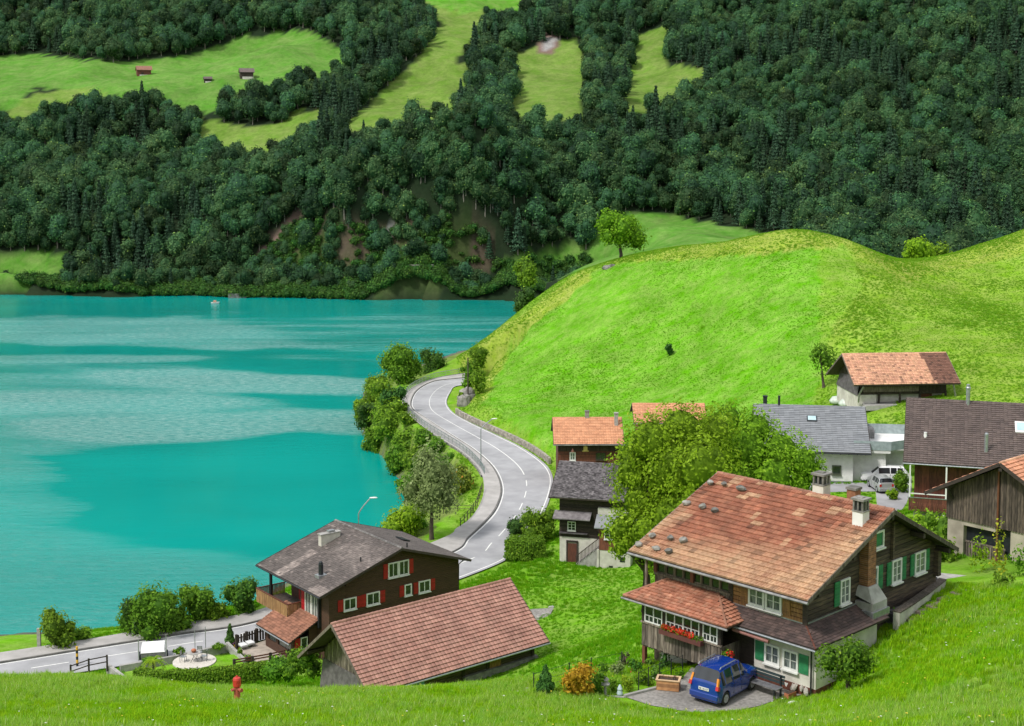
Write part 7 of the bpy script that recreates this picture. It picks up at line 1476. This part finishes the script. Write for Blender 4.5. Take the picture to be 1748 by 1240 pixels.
for k in range(3): m_ = MB(); m_.box(-.23, .23, -.18, -.16, k * .12, k * .12 + .1); m_.build('slat', pm('crate_wood', (.45, .32, .22), rough=.8) if k == 0 and 'crate_wood' not in bpy.data.materials else bpy.data.materials['crate_wood'], e)
m_ = MB(); m_.box(-.23, -.21, -.157, .18, 0, .34); m_.box(.21, .23, -.157, .18, 0, .34); m_.box(-.209, .209, .16, .18, 0, .34); m_.box(-.209, .209, -.157, .157, .0, .2); m_.build('box', bpy.data.materials['crate_wood'], e)
m_ = MB(); m_.lathe([(.1, 0), (.07, .1), (.06, .45), (.2, .5), (.22, .56), (.12, .62), (.12, .72), (.18, .76), (.03, .9)], 0, 0, 10); tag(m_.build('stone_lantern', M['concrete'], None, tuple(atz(1033, 1188, 25))), 'small stone garden lantern right of the narrow thuja', 'ornament')
m_ = MB(); m_.lathe([(.1, 0), (.14, .1), (.1, .25), (.12, .32), (.04, .5)], 0, 0, 10); tag(m_.build('garden_figure', pm('figure_blue', (.45, .55, .6)), None, tuple(atz(1058, 1188, 25))), 'small pale blue garden figure by the kerb', 'ornament')
m_ = MB(); m_.lathe([(.28, 0), (.28, .05), (.2, .09)], 0, 0, 16); tag(m_.build('cover', M['white'], None, tuple(hit(1356, 1203))), 'round white cover lying in the grass below the rock pile', 'cover')
for k, (x, y, s_) in enumerate(((884, 1184, .2), (901, 1177, .14), (941, 1038, .3), (934, 1044, .3), (927, 1050, .3), (920, 1055, .25), (1037, 458, .9), (1044, 455, .7))): o = rock_mb(s_, 600 + k, .6).build('stone', M['concrete'] if k < 6 else M['stone'], None, tuple(hit(x, y))); tag(o, ['pale stone lying in the grass left of the fir', 'small white stone beside the first fence post', 'first stone of the row at the gravel patch, furthest from the shed', 'second stone of the row at the gravel patch', 'third stone of the row at the gravel patch', 'last stone of the row at the gravel patch, nearest the roof', 'grey boulder left of the lone hill tree', 'smaller boulder next to the one left of the lone hill tree'][k], 'stone')
m_ = MB(); m_.lathe([(.0, 0), (.9, .1), (1.0, .5), (.7, 1.0), (.0, 1.1)], 0, 0, 12); o = m_.build('wrapped_bale', pm('bale_film', (.6, .68, .6), rough=.4), None, tuple(hit(1448, 695)), smooth=True); o.scale = (1.2, .9, .9); tag(o, 'pale green wrapped bale in front of the hillside barn', 'bale')
o2 = o.copy(); COL.objects.link(o2); o2.location = tuple(hit(1432, 690)); o2['label'] = 'second wrapped bale, left of the other at the hillside barn'; o['group'] = o2['group'] = 'wrapped bales'

# ------------------------------------------------------------------ grass
def tuft(seed, n, h_, spread, w_, mat, name):
    r = random.Random(seed); mb = MB()
    for k in range(n):
        a = r.uniform(0, 6.28); q = spread * math.sqrt(r.random()); x, y = math.cos(a) * q, math.sin(a) * q; a2 = r.uniform(0, 6.28); hh = h_ * r.uniform(.55, 1.15); ln = hh * r.uniform(.1, .55); wx, wy = -math.sin(a2) * w_ / 2, math.cos(a2) * w_ / 2; dx, dy = math.cos(a2) * ln, math.sin(a2) * ln
        mb.add([(x - wx, y - wy, -.03), (x + wx, y + wy, -.03), (x + wx * .8 + dx * .35, y + wy * .8 + dy * .35, hh * .6), (x - wx * .8 + dx * .35, y - wy * .8 + dy * .35, hh * .6), (x + dx, y + dy, hh)], [[0, 1, 2, 3], [3, 2, 4]])
    return mb.mesh(name, mat)
seeds = []
for k in range(3):
    p = hit([300, 700, 1500][k], 1215); o = link('grass_tuft', tuft(k, 26, .25 if k < 2 else .36, .22, .032 if k < 2 else .024, M['grassleaf'] if k < 2 else leafmat('seeding_grass', (.22, .42, .03), (.36, .58, .08), (.62, .66, .30), .5, .1), 'grass_tuft'), None, tuple(p)); o['kind'] = 'stuff'; seeds.append(o)
far_t = []
for k in range(4): p = hit([960, 1200, 1600, 1640][k], [1010, 560, 560, 520][k]); o = link('meadow_tuft', tuft(10 + k, 22, .42, .42, .07, M['grassfar'] if k < 2 else M['grassolive'], 'meadow_tuft'), None, tuple(p)); o['kind'] = 'stuff'; far_t.append(o)
def blocked(X, Y, Z):
    q, w__ = proj(np.stack([X, Y, Z], -1)); b = np.zeros(len(X), bool)
    for poly, z, bl in PADS: b |= inpoly(X, Y, poly)
    b |= _near(X, Y) < .4; b |= Z < 1.0; b |= np.hypot(X - HYD[0], Y - HYD[1]) < .45; return b, q, w__
def scatter(n, x0, x1, y0, y1, mask=None, seed=0):
    r = np.random.default_rng(seed); X = r.uniform(x0, x1, n); Y = r.uniform(y0, y1, n); Z = height(X, Y); b, q, v = blocked(X, Y, Z); m_ = ~b & (q > -40) & (q < 1790) & (v < 1265)
    if mask is not None: m_ &= mask(X, Y, q, v)
    return X[m_], Y[m_], Z[m_]
X, Y, Z = scatter(70000, -36, 36, 33, 78, lambda X, Y, q, v: v > 1000, 1)
patch_ = vnoise(X, Y, 2.6, 66) * .6 + vnoise(X, Y, 7, 67) * .4
instancer('foreground_grass', np.stack([X, Y, Z], 1), seeds, np.where(rng.random(len(X)) < np.clip((patch_ - .42) * 2.4, .04, .7), 2, rng.integers(0, 2, len(X))), rng.uniform(0, 6.28, len(X)), rng.uniform(.45, 1.0, len(X)) * (.75 + .5 * vnoise(X, Y, 4, 55)))
X, Y, Z = scatter(60000, -40, 60, 78, 150, lambda X, Y, q, v: v < 1185, 2)
s_ = rng.uniform(.25, .6, len(X)) * (.5 + vnoise(X, Y, 6, 57)); instancer('meadow_grass', np.stack([X, Y, Z], 1), far_t, rng.integers(0, 2, len(X)), rng.uniform(0, 6.28, len(X)), s_)
X, Y, Z = scatter(150000, -15, 110, 150, 285, lambda X, Y, q, v: (q > 780), 3); q, v = proj(np.stack([X, Y, Z], -1)); mw = inpoly(q, v, MOWN)
instancer('hillside_grass', np.stack([X, Y, Z], 1), far_t, rng.integers(0, 2, len(X)) + np.where(mw, 0, 2), rng.uniform(0, 6.28, len(X)), np.where(mw, .22, .36) * rng.uniform(.5, 1.2, len(X)) * (.5 + vnoise(X, Y, 7, 59)))

# scattered meadow flowers on the foreground bank
mf = MB()
for k in range(6):
    a = k * 1.047; mf.add([(0, 0, .30), (.035 * math.cos(a - .4), .035 * math.sin(a - .4), .315), (.05 * math.cos(a), .05 * math.sin(a), .31), (.035 * math.cos(a + .4), .035 * math.sin(a + .4), .315)], [[0, 1, 2, 3]], 0, rnd=.9)
mf.tube([(0, 0, -.02), (0, 0, .3)], .006, 3, 1)
fl = []
for k, (nm, c1_) in enumerate((('white_petals', (.75, .75, .68)), ('yellow_petals', (.75, .60, .05)))):
    p = hit([860, 330][k], [1200, 1206][k]); o = link('meadow_flower', mf.mesh('meadow_flower', [pm(nm, c1_, rough=.7), M['lf_hedge']]), None, tuple(p)); o['kind'] = 'stuff'; fl.append(o)
X, Y, Z = scatter(1300, -36, 36, 33, 78, lambda X, Y, q, v: (v > 1000) & (vnoise(X, Y, 5, 71) > .45), 9)
instancer('meadow_flowers', np.stack([X, Y, Z], 1), fl, (rng.random(len(X)) < .5).astype(int), rng.uniform(0, 6.28, len(X)), rng.uniform(.55, .95, len(X)))
